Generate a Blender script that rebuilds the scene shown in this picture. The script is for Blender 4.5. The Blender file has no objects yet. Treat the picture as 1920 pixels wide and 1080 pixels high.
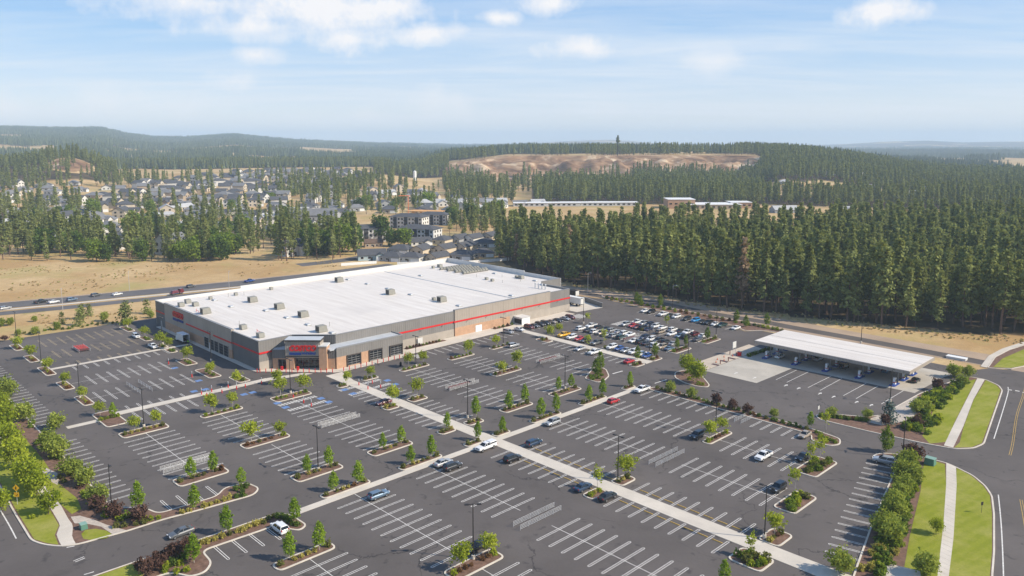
import bpy, bmesh, math, random
import numpy as np
from mathutils import Vector, Matrix, noise as mnoise

SC = bpy.context.scene
COL = SC.collection
random.seed(7)
# ---------------------------------------------------------------- camera, sky, sun, exposure
F, CY, PITCH, YAW, H = 1446.6, 470.07, .140434, -.80009, 73.6
cam_d = bpy.data.cameras.new('camera')
cam_d.sensor_width = 36
cam_d.lens = 36 * F / 1920
cam_d.shift_y = -(540 - CY) / 1920
cam_d.clip_start = 1
cam_d.clip_end = 60000
cam = bpy.data.objects.new('camera', cam_d)
COL.objects.link(cam)
cam.location = (0, 0, H)
cam.rotation_euler = (math.pi / 2 - PITCH, 0, 0)
SC.camera = cam

SUN_EL, SUN_AZ = math.radians(36.8), math.radians(102.5)     # azimuth clockwise from +Y
HAZE = 1.25e-4
SUN_STRENGTH, SKY_STRENGTH, EXPOSURE = 4.9, .094, .36
SC.view_settings.view_transform = 'Standard'
SC.view_settings.look = 'None'
SC.view_settings.gamma = 1
SC.view_settings.use_curve_mapping = False
SC.view_settings.exposure = EXPOSURE
SC.cycles.use_denoising = True
SC.cycles.max_bounces = 6
SC.cycles.diffuse_bounces = 2
SC.cycles.glossy_bounces = 2
SC.cycles.transmission_bounces = 3
SC.cycles.volume_bounces = 2
SC.cycles.transparent_max_bounces = 6
SC.cycles.caustics_reflective = False
SC.cycles.caustics_refractive = False
SC.cycles.sample_clamp_indirect = 4

sun_d = bpy.data.lights.new('sun', 'SUN')
sun_d.energy = SUN_STRENGTH
sun_d.angle = math.radians(.55)
sun_d.color = (1, .90, .75)
sun = bpy.data.objects.new('sun', sun_d)
COL.objects.link(sun)
sdir = Vector((math.sin(SUN_AZ) * math.cos(SUN_EL), math.cos(SUN_AZ) * math.cos(SUN_EL), math.sin(SUN_EL)))
sun.rotation_euler = sdir.to_track_quat('Z', 'Y').to_euler()
sun.location = (300, -100, 300)

world = bpy.data.worlds.new('World')
SC.world = world
world.use_nodes = True
wt = world.node_tree
wt.nodes.clear()
def N(t, typ, **kw):
    n = t.nodes.new(typ)
    for k, v in kw.items():
        if k[0] == 'i' and k[1:].isdigit():
            n.inputs[int(k[1:])].default_value = v
        elif k.startswith('in_'):
            n.inputs[k[3:].replace('_', ' ')].default_value = v
        else:
            setattr(n, k, v)
    return n
def math_n(t, op, a, b=None, clamp=False):
    n = t.nodes.new('ShaderNodeMath'); n.operation = op; n.use_clamp = clamp
    for i, x in enumerate((a, b)):
        if x is None: continue
        if isinstance(x, (int, float)): n.inputs[i].default_value = x
        else: t.links.new(x, n.inputs[i])
    return n.outputs[0]
def ramp(t, fac, stops):
    n = t.nodes.new('ShaderNodeValToRGB')
    e = n.color_ramp.elements
    while len(e) < len(stops): e.new(.5)
    for q, (p, c) in zip(e, stops):
        q.position = p
        q.color = (*c, 1) if isinstance(c, tuple) else (c, c, c, 1)
    t.links.new(fac, n.inputs[0])
    return n.outputs[0]
def mixc(t, fac, a, b, mode='MIX'):
    n = t.nodes.new('ShaderNodeMix'); n.data_type = 'RGBA'; n.blend_type = mode
    for i, x in ((0, fac), (6, a), (7, b)):
        if isinstance(x, (int, float)): n.inputs[i].default_value = x
        elif isinstance(x, tuple): n.inputs[i].default_value = (*x, 1)
        else: t.links.new(x, n.inputs[i])
    return n.outputs[2]

def build_sky():
    t = wt
    sky = N(t, 'ShaderNodeTexSky', sky_type='NISHITA', sun_disc=False, sun_elevation=SUN_EL, sun_rotation=SUN_AZ,
            altitude=600, air_density=1.0, dust_density=.35, ozone_density=2.2)
    co = N(t, 'ShaderNodeTexCoord').outputs['Generated']
    nrm = N(t, 'ShaderNodeVectorMath', operation='NORMALIZE'); t.links.new(co, nrm.inputs[0])
    sep = N(t, 'ShaderNodeSeparateXYZ'); t.links.new(nrm.outputs[0], sep.inputs[0])
    z = math_n(t, 'MAXIMUM', sep.outputs[2], .0)
    # cloud deck: the direction meets a level layer overhead
    zz = math_n(t, 'ADD', z, .07)
    px = math_n(t, 'DIVIDE', sep.outputs[0], zz); py = math_n(t, 'DIVIDE', sep.outputs[1], zz)
    comb = N(t, 'ShaderNodeCombineXYZ'); t.links.new(px, comb.inputs[0]); t.links.new(py, comb.inputs[1])
    rotn = N(t, 'ShaderNodeMapping'); rotn.inputs['Rotation'].default_value = (0, 0, .5); rotn.inputs['Scale'].default_value = (.55, 1.5, 1); t.links.new(comb.outputs[0], rotn.inputs[0])
    n1 = N(t, 'ShaderNodeTexNoise', in_Scale=.5, in_Detail=9.0, in_Roughness=.62, in_Distortion=.35)
    t.links.new(rotn.outputs[0], n1.inputs['Vector'])
    veil = ramp(t, n1.outputs['Fac'], [(.42, 0.), (.66, 1.)])
    # cumulus puffs: rounded soft bodies at their places in the sky, edges torn by noise
    n2 = N(t, 'ShaderNodeTexNoise', in_Scale=26.0, in_Detail=7.0, in_Roughness=.62)
    t.links.new(nrm.outputs[0], n2.inputs['Vector'])
    n3 = N(t, 'ShaderNodeTexNoise', in_Scale=7.0, in_Detail=5.0, in_Roughness=.6)
    t.links.new(nrm.outputs[0], n3.inputs['Vector'])
    tear = math_n(t, 'ADD', math_n(t, 'MULTIPLY', math_n(t, 'SUBTRACT', n2.outputs['Fac'], .5), 2.2),
                  math_n(t, 'MULTIPLY', math_n(t, 'SUBTRACT', n3.outputs['Fac'], .5), 1.6))
    puffs = None
    for (cx, cy, rx, ry, dens) in CLOUDS:
        c, s = math.cos(PITCH), math.sin(PITCH)
        X, U = (cx - 960) / F, (CY - cy) / F
        d = Vector((X, c + U * s, -s + U * c)).normalized()
        az0 = math.atan2(d.x, d.y); el0 = math.asin(d.z)
        az = math_n(t, 'ARCTAN2', sep.outputs[0], sep.outputs[1]); el = math_n(t, 'ARCSINE', sep.outputs[2])
        a = math_n(t, 'DIVIDE', math_n(t, 'SUBTRACT', az, az0), rx / F)
        b = math_n(t, 'DIVIDE', math_n(t, 'SUBTRACT', el, el0), ry / F)
        r2 = math_n(t, 'SQRT', math_n(t, 'ADD', math_n(t, 'MULTIPLY', a, a), math_n(t, 'MULTIPLY', b, b)))
        v = math_n(t, 'MULTIPLY', math_n(t, 'ADD', math_n(t, 'SUBTRACT', 1.0, r2), tear), dens, clamp=True)
        puffs = v if puffs is None else math_n(t, 'MAXIMUM', puffs, v)
    # sky colour: clear summer blue paling to the horizon
    K = 1 / (SKY_STRENGTH * 2 ** EXPOSURE)
    grad = ramp(t, z, [(0., (1.0, 1.0, 1.02)), (.03, (.92, .95, 1.02)), (.075, (.66, .81, 1.02)), (.12, (.44, .69, 1.01)), (.17, (.26, .55, .98)), (.5, (.12, .32, .72)), (1., (.08, .24, .60))])
    grad = mixc(t, 1.0, grad, (K, K, K), 'MULTIPLY')
    base = mixc(t, .70, sky.outputs[0], grad)
    veilf = math_n(t, 'MULTIPLY', veil, ramp(t, z, [(0., .2), (.03, .6), (.09, .75), (.16, .45), (1., .2)]))
    c1 = mixc(t, veilf, base, (.90 * K, .93 * K, .98 * K))
    c2 = mixc(t, math_n(t, 'MULTIPLY', puffs, .95), c1, (1.0 * K, .985 * K, .99 * K))
    bg = N(t, 'ShaderNodeBackground'); bg.inputs[1].default_value = SKY_STRENGTH
    t.links.new(c2, bg.inputs[0])
    out = N(t, 'ShaderNodeOutputWorld'); t.links.new(bg.outputs[0], out.inputs[0])
CLOUDS = [(400, 6, 240, 36, .9), (590, 14, 250, 66, 1.1), (470, 48, 150, 34, .9), (740, 15, 80, 34, 1.1), (655, 72, 75, 28, 1.1), (795, 62, 66, 26, 1.2), (935, 33, 42, 14, 1.),
          (1035, 8, 52, 24, 1.1), (1090, 88, 88, 24, 1.1), (1660, 22, 84, 30, 1.3), (480, 103, 55, 18, .75), (435, 152, 42, 18, .6), (850, 58, 40, 18, .7),
          (1345, 115, 60, 24, .5), (20, 205, 90, 40, .5), (200, 190, 90, 40, .4), (835, 200, 70, 36, .45), (355, 200, 60, 26, .35), (690, 215, 40, 18, .35), (1110, 208, 80, 20, .3)]
build_sky()

# ---------------------------------------------------------------- photo pixel -> place on level ground; lot axes u, v in metres
cP, sP, cY, sY = math.cos(PITCH), math.sin(PITCH), math.cos(YAW), math.sin(YAW)
def G(x, y, z=0.):
    X, U = (x - 960) / F, (CY - y) / F
    d = (X, cP + U * sP, -sP + U * cP)
    t = (H - z) / -d[2]
    return d[0] * t, d[1] * t
def lot(p): return p[0] * cY + p[1] * sY, -p[0] * sY + p[1] * cY
def W(u, v): return u * cY - v * sY, u * sY + v * cY
REG = {1: (0, 560), 2: (0, 810), 3: (480, 810), 4: (960, 810), 5: (1440, 810), 6: (480, 560), 7: (960, 560), 8: (1440, 560)}
def r(n, x, y, z=0.):
    a, b = REG[n]
    return lot(G(a + x / 4, b + y / 4, z))
def pixel(x, y, z):
    z -= H
    return 960 + F * x / (y * cP - z * sP), CY - F * (z * cP + y * sP) / (y * cP - z * sP)

# ---------------------------------------------------------------- object and mesh helpers
class MB:
    def __init__(s): s.v = []; s.f = []; s.m = []
    def add(s, vs, fs, m=0):
        o = len(s.v); s.v += [tuple(p) for p in vs]; s.f += [tuple(i + o for i in f) for f in fs]; s.m += [m] * len(fs); return s
    def box(s, x0, x1, y0, y1, z0, z1, m=0):
        return s.add([(x0, y0, z0), (x1, y0, z0), (x1, y1, z0), (x0, y1, z0), (x0, y0, z1), (x1, y0, z1), (x1, y1, z1), (x0, y1, z1)],
                     [(3, 2, 1, 0), (4, 5, 6, 7), (0, 1, 5, 4), (1, 2, 6, 5), (2, 3, 7, 6), (3, 0, 4, 7)], m)
    def frustum(s, a, b, m=0):   # a, b: (x0,x1,y0,y1,z)
        x0, x1, y0, y1, z0 = a; X0, X1, Y0, Y1, z1 = b
        return s.add([(x0, y0, z0), (x1, y0, z0), (x1, y1, z0), (x0, y1, z0), (X0, Y0, z1), (X1, Y0, z1), (X1, Y1, z1), (X0, Y1, z1)],
                     [(3, 2, 1, 0), (4, 5, 6, 7), (0, 1, 5, 4), (1, 2, 6, 5), (2, 3, 7, 6), (3, 0, 4, 7)], m)
    def prism(s, poly, z0, z1, m=0, bottom=True):
        a = sum(poly[i - 1][0] * poly[i][1] - poly[i][0] * poly[i - 1][1] for i in range(len(poly)))
        if a < 0: poly = poly[::-1]
        n = len(poly)
        fs = [tuple(range(n, 2 * n))] + [(i, (i + 1) % n, n + (i + 1) % n, n + i) for i in range(n)]
        if bottom: fs.append(tuple(range(n - 1, -1, -1)))
        return s.add([(*p, z0) for p in poly] + [(*p, z1) for p in poly], fs, m)
    def sheet(s, poly, z, m=0):
        a = sum(poly[i - 1][0] * poly[i][1] - poly[i][0] * poly[i - 1][1] for i in range(len(poly)))
        if a < 0: poly = poly[::-1]
        return s.add([(*p, z) for p in poly], [tuple(range(len(poly)))], m)
    def tube(s, p, q, r0, r1=None, n=6, m=0, cap=True):
        r1 = r0 if r1 is None else r1
        p, q = Vector(p), Vector(q); d = (q - p).normalized()
        a = d.orthogonal().normalized(); b = d.cross(a)
        vs = [tuple(c + (a * math.cos(k * 2 * math.pi / n) + b * math.sin(k * 2 * math.pi / n)) * rr) for c, rr in ((p, r0), (q, r1)) for k in range(n)]
        fs = [(k, (k + 1) % n, n + (k + 1) % n, n + k) for k in range(n)]
        if cap: fs += [tuple(range(n - 1, -1, -1)), tuple(range(n, 2 * n))]
        return s.add(vs, fs, m)
    def mesh(s, name, *mats, smooth=False):
        me = bpy.data.meshes.new(name)
        me.from_pydata(s.v, [], s.f)
        for m in mats: me.materials.append(m)
        if len(mats) > 1: me.polygons.foreach_set('material_index', s.m)
        if smooth: me.polygons.foreach_set('use_smooth', [True] * len(s.f))
        me.update()
        return me
def ob(name, me, parent=None, loc=(0, 0, 0), rz=0., scale=None, **props):
    o = bpy.data.objects.new(name, me)
    COL.objects.link(o)
    o.location = loc
    if rz: o.rotation_euler = (0, 0, rz)
    if scale is not None: o.scale = scale if isinstance(scale, tuple) else (scale,) * 3
    if parent is not None: o.parent = parent
    for k, v in props.items(): o[k] = v
    return o
def thing(name, loc, rz=0., label=None, cat=None, group=None, scale=None, kind=None):
    o = ob(name, None, None, loc, rz, scale)
    o.empty_display_size = .5
    if label: o['label'] = label
    if cat: o['category'] = cat
    if group: o['group'] = group
    if kind: o['kind'] = kind
    return o
def paint(o, m, slot=0):
    o.material_slots[slot].link = 'OBJECT'; o.material_slots[slot].material = m
def place(tpl, parent, mats={}):     # tpl: [(name, mesh, loc, rz, [children])]; a copy of each part, sharing its mesh
    for name, me, loc, rz, kids in tpl:
        c = ob(name, me, parent, loc, rz)
        if name in mats: paint(c, mats[name])
        for n2, m2, l2, r2, _ in kids: ob(n2, m2, c, l2, r2)
ORD = 'first second third fourth fifth sixth seventh eighth ninth tenth eleventh twelfth thirteenth fourteenth fifteenth sixteenth seventeenth eighteenth nineteenth'.split()
TENS = {2: 'twent', 3: 'thirt', 4: 'fort', 5: 'fift', 6: 'sixt', 7: 'sevent', 8: 'eight', 9: 'ninet'}
def ordinal(k):
    if k < 20: return ORD[k - 1]
    t, o = divmod(k, 10)
    if t >= 10: return str(k) + 'th'
    return TENS[t] + 'ieth' if o == 0 else TENS[t] + 'y-' + ORD[o - 1]
RUNS = {}
def run(o, what, where):             # told apart by its place in a row: label written when the row is complete
    RUNS.setdefault((what, where), []).append(o)
    if 'group' not in o: o['group'] = (what.split(' with ')[0] + ' things ' + where)[:70]
def finish_runs():
    for (what, where), os_ in RUNS.items():
        if len((what + ' ' + where).split()) > 13: print('LONG', what, '|', where)
        os_.sort(key=lambda o: pixel(o.location.x, o.location.y, o.location.z)[0])
        for k, o in enumerate(os_):
            o['label'] = f'{what} {where}' if len(os_) == 1 else f'{what} {where}, {ordinal(k + 1)} from left'

# ---------------------------------------------------------------- materials
def mat(name, col, rough=.75, var=0., scale=.4, spec=.3, metal=0., bump=0., bscale=None, col2=None, vmap='Object', coat=0., stretch=None):
    m = bpy.data.materials.new(name); m.use_nodes = True
    t = m.node_tree; b = t.nodes['Principled BSDF']
    b.inputs['Roughness'].default_value = rough; b.inputs['Specular IOR Level'].default_value = spec
    b.inputs['Metallic'].default_value = metal; b.inputs['Base Color'].default_value = (*col, 1)
    if coat: b.inputs['Coat Weight'].default_value = coat; b.inputs['Coat Roughness'].default_value = .08
    if var or bump or col2:
        co = N(t, 'ShaderNodeTexCoord').outputs[vmap]
        if stretch:
            mp = N(t, 'ShaderNodeMapping'); mp.inputs['Scale'].default_value = stretch; t.links.new(co, mp.inputs[0]); co = mp.outputs[0]
        n = N(t, 'ShaderNodeTexNoise', in_Scale=scale, in_Detail=6.0, in_Roughness=.65); t.links.new(co, n.inputs['Vector'])
        f = ramp(t, n.outputs['Fac'], [(.3, 0.), (.7, 1.)])
        lo = tuple(c * (1 - var) for c in col); hi = col2 or tuple(min(1, c * (1 + var)) for c in col)
        t.links.new(mixc(t, f, lo, hi), b.inputs['Base Color'])
        if bump:
            n2 = N(t, 'ShaderNodeTexNoise', in_Scale=bscale or scale * 8, in_Detail=4.0); t.links.new(co, n2.inputs['Vector'])
            bp = N(t, 'ShaderNodeBump', in_Strength=bump, in_Distance=.05); t.links.new(n2.outputs['Fac'], bp.inputs['Height']); t.links.new(bp.outputs[0], b.inputs['Normal'])
    return m
def leaf_mat(name, dark, light, trans=.3):
    m = bpy.data.materials.new(name); m.use_nodes = True
    t = m.node_tree; t.nodes.clear()
    at = N(t, 'ShaderNodeAttribute', attribute_name='tone')
    oi = N(t, 'ShaderNodeObjectInfo')
    f = math_n(t, 'ADD', math_n(t, 'MULTIPLY', at.outputs['Fac'], .75), math_n(t, 'MULTIPLY', oi.outputs['Random'], .35), clamp=True)
    c = mixc(t, f, dark, light)
    d = N(t, 'ShaderNodeBsdfDiffuse'); tr = N(t, 'ShaderNodeBsdfTranslucent')
    t.links.new(c, d.inputs[0]); t.links.new(mixc(t, .5, c, (light[0] * 1.2, light[1] * 1.15, light[2] * .6)), tr.inputs[0])
    mx = N(t, 'ShaderNodeMixShader'); mx.inputs[0].default_value = trans
    t.links.new(d.outputs[0], mx.inputs[1]); t.links.new(tr.outputs[0], mx.inputs[2])
    o = N(t, 'ShaderNodeOutputMaterial'); t.links.new(mx.outputs[0], o.inputs[0])
    return m
def asphalt_mat(name, col, crack=True, seed=0.):
    m = bpy.data.materials.new(name); m.use_nodes = True
    t = m.node_tree; b = t.nodes['Principled BSDF']
    b.inputs['Roughness'].default_value = .85; b.inputs['Specular IOR Level'].default_value = .25
    co = N(t, 'ShaderNodeTexCoord').outputs['Object']
    mp = N(t, 'ShaderNodeMapping'); mp.inputs['Location'].default_value = (seed, seed, 0); t.links.new(co, mp.inputs[0]); co = mp.outputs[0]
    n1 = N(t, 'ShaderNodeTexNoise', in_Scale=.035, in_Detail=5.0, in_Roughness=.6); t.links.new(co, n1.inputs['Vector'])
    n2 = N(t, 'ShaderNodeTexNoise', in_Scale=1.6, in_Detail=6.0, in_Roughness=.75); t.links.new(co, n2.inputs['Vector'])
    n5 = N(t, 'ShaderNodeTexNoise', in_Scale=.16, in_Detail=4.0, in_Roughness=.6); t.links.new(co, n5.inputs['Vector'])
    c = mixc(t, ramp(t, n1.outputs['Fac'], [(.3, 0.), (.7, 1.)]), tuple(x * .80 for x in col), tuple(x * 1.2 for x in col))
    c = mixc(t, ramp(t, n2.outputs['Fac'], [(.35, 0.), (.65, 1.)]), c, (.92, .92, .92), 'MULTIPLY')
    c = mixc(t, ramp(t, n5.outputs['Fac'], [(.58, 0.), (.74, .55)]), c, tuple(x * .60 for x in col))
    if crack:
        wn = N(t, 'ShaderNodeTexNoise', in_Scale=.11, in_Detail=5.0, in_Roughness=.6); t.links.new(co, wn.inputs['Vector'])
        wv = N(t, 'ShaderNodeVectorMath', operation='SCALE'); t.links.new(wn.outputs['Color'], wv.inputs[0]); wv.inputs['Scale'].default_value = 14
        ad = N(t, 'ShaderNodeVectorMath', operation='ADD'); t.links.new(co, ad.inputs[0]); t.links.new(wv.outputs[0], ad.inputs[1])
        vo = N(t, 'ShaderNodeTexVoronoi', feature='DISTANCE_TO_EDGE', voronoi_dimensions='2D', in_Scale=.042); t.links.new(ad.outputs[0], vo.inputs['Vector'])
        line = ramp(t, vo.outputs['Distance'], [(.0, 1.), (.005, .8), (.009, 0.)])
        gate = N(t, 'ShaderNodeTexNoise', in_Scale=.03, in_Detail=3.0); t.links.new(co, gate.inputs['Vector'])
        line = math_n(t, 'MULTIPLY', line, ramp(t, gate.outputs['Fac'], [(.45, 0.), (.56, .6)]))
        c = mixc(t, line, c, (.012, .012, .013))
        # small oil and tyre spots
        v2 = N(t, 'ShaderNodeTexVoronoi', feature='F1', voronoi_dimensions='2D', in_Scale=.16); t.links.new(ad.outputs[0], v2.inputs['Vector'])
        c = mixc(t, ramp(t, v2.outputs['Distance'], [(.0, .55), (.05, .3), (.12, 0.)]), c, (.02, .02, .021))
    t.links.new(c, b.inputs['Base Color'])
    return m
def rib_mat(name, col, pitch=1.0, depth=.5, rough=.5, metal=0., dirt=.12, spec=.4):
    """upright ribs: runs along the wall whichever way it faces, with faint panel joints"""
    m = mat(name, col, rough, dirt, .12, spec, metal, vmap='Object')
    t = m.node_tree; b = t.nodes['Principled BSDF']; src = b.inputs['Base Color'].links[0].from_socket
    sp_ = N(t, 'ShaderNodeSeparateXYZ'); t.links.new(N(t, 'ShaderNodeTexCoord').outputs['Object'], sp_.inputs[0])
    along = math_n(t, 'ADD', sp_.outputs[0], sp_.outputs[1])
    fr = math_n(t, 'FRACT', math_n(t, 'MULTIPLY', along, 1 / pitch))
    rib = ramp(t, fr, [(0., 0.), (.12, 1.), (.5, 1.), (.62, 0.)])
    jo = ramp(t, math_n(t, 'FRACT', math_n(t, 'MULTIPLY', along, 1 / 6.1)), [(0., .35), (.03, .35), (.04, 0.)])
    t.links.new(mixc(t, jo, mixc(t, math_n(t, 'MULTIPLY', rib, .16), src, tuple(c * .6 for c in col)), tuple(c * .45 for c in col)), b.inputs['Base Color'])
    bp = N(t, 'ShaderNodeBump', in_Strength=depth, in_Distance=.06); t.links.new(rib, bp.inputs['Height']); t.links.new(bp.outputs[0], b.inputs['Normal'])
    return m
M = {}
M['asphalt'] = asphalt_mat('asphalt', (.118, .103, .095))
M['highway'] = asphalt_mat('highway_asphalt', (.13, .122, .12), False)
M['path'] = asphalt_mat('old_path_asphalt', (.11, .095, .085), False, 40.)
M['white_line'] = mat('white_road_paint', (.66, .635, .59), .7, .32, 2.2)
M['yellow_line'] = mat('yellow_road_paint', (.52, .34, .09), .7, .2, 1.)
M['tan_line'] = mat('worn_yellow_paint', (.42, .33, .20), .75, .25, 1.)
M['blue_paint'] = mat('blue_road_paint', (.13, .22, .42), .7, .25, 1.)
M['concrete'] = mat('concrete', (.56, .505, .43), .85, .12, .15, bump=.15, bscale=2)
M['kerb'] = mat('kerb_concrete', (.60, .54, .455), .85, .14, .5)
M['apron'] = mat('apron_concrete', (.44, .40, .34), .85, .18, .1)
M['tan_concrete'] = mat('tan_concrete', (.50, .42, .33), .85, .15, .15)
M['mulch'] = mat('bark_mulch', (.165, .098, .070), .95, .4, .9, bump=.8, bscale=6)
M['gravel'] = mat('pale_gravel', (.46, .40, .34), .95, .25, 2.5, bump=.8, bscale=5)
M['sand'] = mat('sandy_track', (.37, .275, .195), .95, .16, .06, bump=.3, bscale=.6)
M['trunk'] = mat('tree_bark', (.16, .115, .085), .9, .3, 3.)
M['pine_trunk'] = mat('pine_bark', (.15, .095, .068), .95, .35, .8)
M['pale_trunk'] = mat('pale_bark', (.42, .38, .33), .9, .2, 3.)
M['pine'] = leaf_mat('pine_needles', (.060, .080, .028), (.33, .36, .12), .32)
M['pine_far'] = leaf_mat('pine_needles_far', (.045, .066, .034), (.17, .20, .09), .22)
M['brown_pine'] = leaf_mat('dead_pine_needles', (.16, .10, .06), (.38, .27, .16), .2)
M['locust'] = leaf_mat('locust_leaves', (.14, .19, .02), (.50, .55, .06), .42)
M['maple'] = leaf_mat('maple_leaves', (.085, .165, .018), (.36, .48, .05), .4)
M['dark_leaf'] = leaf_mat('dark_green_leaves', (.035, .07, .016), (.16, .23, .045), .33)
M['mid_leaf'] = leaf_mat('mid_green_leaves', (.06, .115, .016), (.27, .35, .05), .38)
M['bright_leaf'] = leaf_mat('bright_green_leaves', (.11, .17, .012), (.43, .48, .045), .4)
M['bush_leaf'] = leaf_mat('bushy_leaves', (.075, .125, .018), (.40, .45, .09), .4)
M['gold'] = leaf_mat('golden_leaves', (.26, .23, .05), (.62, .55, .16), .35)
M['olive'] = leaf_mat('olive_leaves', (.07, .075, .02), (.24, .25, .07), .3)
M['russet'] = leaf_mat('russet_leaves', (.10, .05, .025), (.30, .17, .08), .3)
M['plum'] = leaf_mat('plum_leaves', (.05, .027, .024), (.17, .10, .075), .25)
M['spruce'] = leaf_mat('blue_spruce_needles', (.035, .06, .055), (.16, .22, .19), .2)
M['glass'] = mat('dark_glass', (.012, .015, .018), .08, spec=.6)
M['black'] = mat('black_rubber', (.012, .012, .012), .7)
M['dark_metal'] = mat('dark_bronze_metal', (.03, .027, .025), .5, spec=.4)
M['galv'] = mat('galvanised_steel', (.55, .56, .57), .45, .1, 2., metal=.3)
M['rim'] = mat('wheel_rim', (.35, .35, .36), .35, metal=.7)
M['lamp'] = mat('headlamp_lens', (.75, .77, .8), .15)
M['tail'] = mat('tail_lamp_lens', (.35, .012, .012), .25)
M['red'] = mat('red_paint', (.60, .025, .025), .45, .1, 1.)
M['blue'] = mat('blue_sign_paint', (.02, .06, .28), .45)
M['white'] = mat('white_paint', (.78, .78, .77), .5, .06, .4)
M['off'] = mat('off_white_panel', (.62, .61, .58), .5, .08, .6)
M['unit'] = mat('rooftop_unit_grey', (.27, .262, .228), .6, .1, 1.)
M['green_box'] = mat('utility_green', (.10, .22, .17), .5)
M['sign_yellow'] = mat('sign_yellow', (.80, .45, .02), .5)
M['skin'] = mat('skin', (.5, .3, .22), .6)
M['hivis'] = mat('hi_vis_yellow', (.75, .62, .03), .7)
M['hivis_green'] = mat('hi_vis_green', (.35, .75, .05), .7)
M['cloth'] = mat('dark_cloth', (.03, .035, .05), .9)
def lawn_mat():
    m = bpy.data.materials.new('mown_lawn'); m.use_nodes = True
    t = m.node_tree; b = t.nodes['Principled BSDF']; b.inputs['Roughness'].default_value = .9; b.inputs['Specular IOR Level'].default_value = .1
    co = N(t, 'ShaderNodeTexCoord').outputs['Object']
    mp = N(t, 'ShaderNodeMapping'); mp.inputs['Rotation'].default_value = (0, 0, YAW + math.pi / 2 + .215); t.links.new(co, mp.inputs[0])
    w = N(t, 'ShaderNodeTexWave', bands_direction='X', in_Scale=.16, in_Distortion=3.5, in_Detail=2.0); w.inputs['Detail Scale'].default_value = .3
    t.links.new(mp.outputs[0], w.inputs['Vector'])
    n1 = N(t, 'ShaderNodeTexNoise', in_Scale=.14, in_Detail=6.0, in_Roughness=.65); t.links.new(co, n1.inputs['Vector'])
    n2 = N(t, 'ShaderNodeTexNoise', in_Scale=3.0, in_Detail=4.0, in_Roughness=.7); t.links.new(co, n2.inputs['Vector'])
    c = mixc(t, ramp(t, w.outputs['Fac'], [(.25, 0.), (.75, .4)]), (.235, .25, .024), (.31, .315, .04))
    c = mixc(t, ramp(t, n1.outputs['Fac'], [(.44, 0.), (.68, .8)]), c, (.38, .34, .10))
    c = mixc(t, ramp(t, n2.outputs['Fac'], [(.3, 0.), (.7, 1.)]), c, mixc(t, .45, c, (.12, .18, .015)))
    t.links.new(c, b.inputs['Base Color'])
    bp = N(t, 'ShaderNodeBump', in_Strength=.9, in_Distance=.08); t.links.new(n2.outputs['Fac'], bp.inputs['Height']); t.links.new(bp.outputs[0], b.inputs['Normal'])
    return m
M['lawn'] = lawn_mat()
# ---------------------------------------------------------------- terrain: one sheet to the horizon
def sstep(a, b, x):
    t = np.clip((x - a) / (b - a), 0, 1); return t * t * (3 - 2 * t)
def vnoise(x, y, s, seed=0):
    x = np.asarray(x, float) / s + seed * 17.3; y = np.asarray(y, float) / s - seed * 9.1
    xi, yi = np.floor(x), np.floor(y); fx, fy = x - xi, y - yi
    fx, fy = fx * fx * (3 - 2 * fx), fy * fy * (3 - 2 * fy)
    def h(a, b):
        q = np.sin(a * 127.1 + b * 311.7 + seed * 74.7) * 43758.5453
        return q - np.floor(q)
    return (h(xi, yi) * (1 - fx) + h(xi + 1, yi) * fx) * (1 - fy) + (h(xi, yi + 1) * (1 - fx) + h(xi + 1, yi + 1) * fx) * fy
def fbm(x, y, s, seed=0, o=4):
    return sum(vnoise(x, y, s / 2 ** k, seed + k) * .5 ** k for k in range(o)) / sum(.5 ** k for k in range(o))
def bearing(X, Y):
    return np.where(Y > 1, 960 + 1461 * X / np.maximum(Y, 1), -9999)
def height(X, Y):
    X, Y = np.asarray(X, float), np.asarray(Y, float)
    d = np.hypot(X, Y); p = bearing(X, Y)
    ridge = np.interp(p, [-900, -200, 0, 100, 190, 240, 300, 350, 440, 520, 600, 700, 800, 900, 1100, 1250], [90, 150, 166, 158, 160, 112, 88, 90, 118, 84, 62, 42, 30, 24, 22, 0])
    z = ridge * (.35 * sstep(1900, 3600, d) + .65 * sstep(3200, 6600, d))
    d0 = np.interp(p, [1385, 1470], [1440, 1000]); d1 = np.interp(p, [1385, 1470], [1640, 1650])
    plat = np.interp(p, [770, 845, 950, 1400, 1500, 1600, 1720, 1810], [0, 30, 44, 46, 40, 28, 8, 0])
    q = np.clip((d + 60 * (fbm(X, Y, 120, 5) - .5) * 2 - d0) / (d1 - d0), 0, 1)
    terr = np.where(p < 1430, np.clip(q * 1.0 + .10 * np.sin(q * 2 * math.pi * 2.0), 0, 1), q * q * (3 - 2 * q))
    z += plat * terr * (1 - sstep(2300, 3200, d))
    z += 30 * np.exp(-((p - 130) / 75) ** 2 - ((d - 1480) / 130) ** 2) + 16 * np.exp(-((p - 10) / 110) ** 2 - ((d - 1560) / 200) ** 2)
    z += 12 * sstep(850, 1500, d) * (1 - sstep(700, 820, p)) * (1 - sstep(1900, 2600, d))
    z += np.interp(p, [980, 1070, 1150, 1210, 1300, 1560, 1650, 1740, 1800, 1900, 2200], [0, 60, 84, 50, 20, 24, 62, 84, 60, 70, 60]) * sstep(9000, 12500, d)
    rk = ((p > 845) & (p < 1420)) * sstep(0., .15, q) * (1 - sstep(.85, 1., q))
    z += rk * ((np.abs(fbm(X, Y, 70, 61) - .5) * 2 - .25) * 22 + (fbm(X, Y, 22, 62) - .5) * 18)
    z += (fbm(X, Y, 700, 3) - .5) * 30 * sstep(1600, 3500, d) + (fbm(X, Y, 160, 9) - .5) * 5 * sstep(700, 1300, d)
    return z
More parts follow.
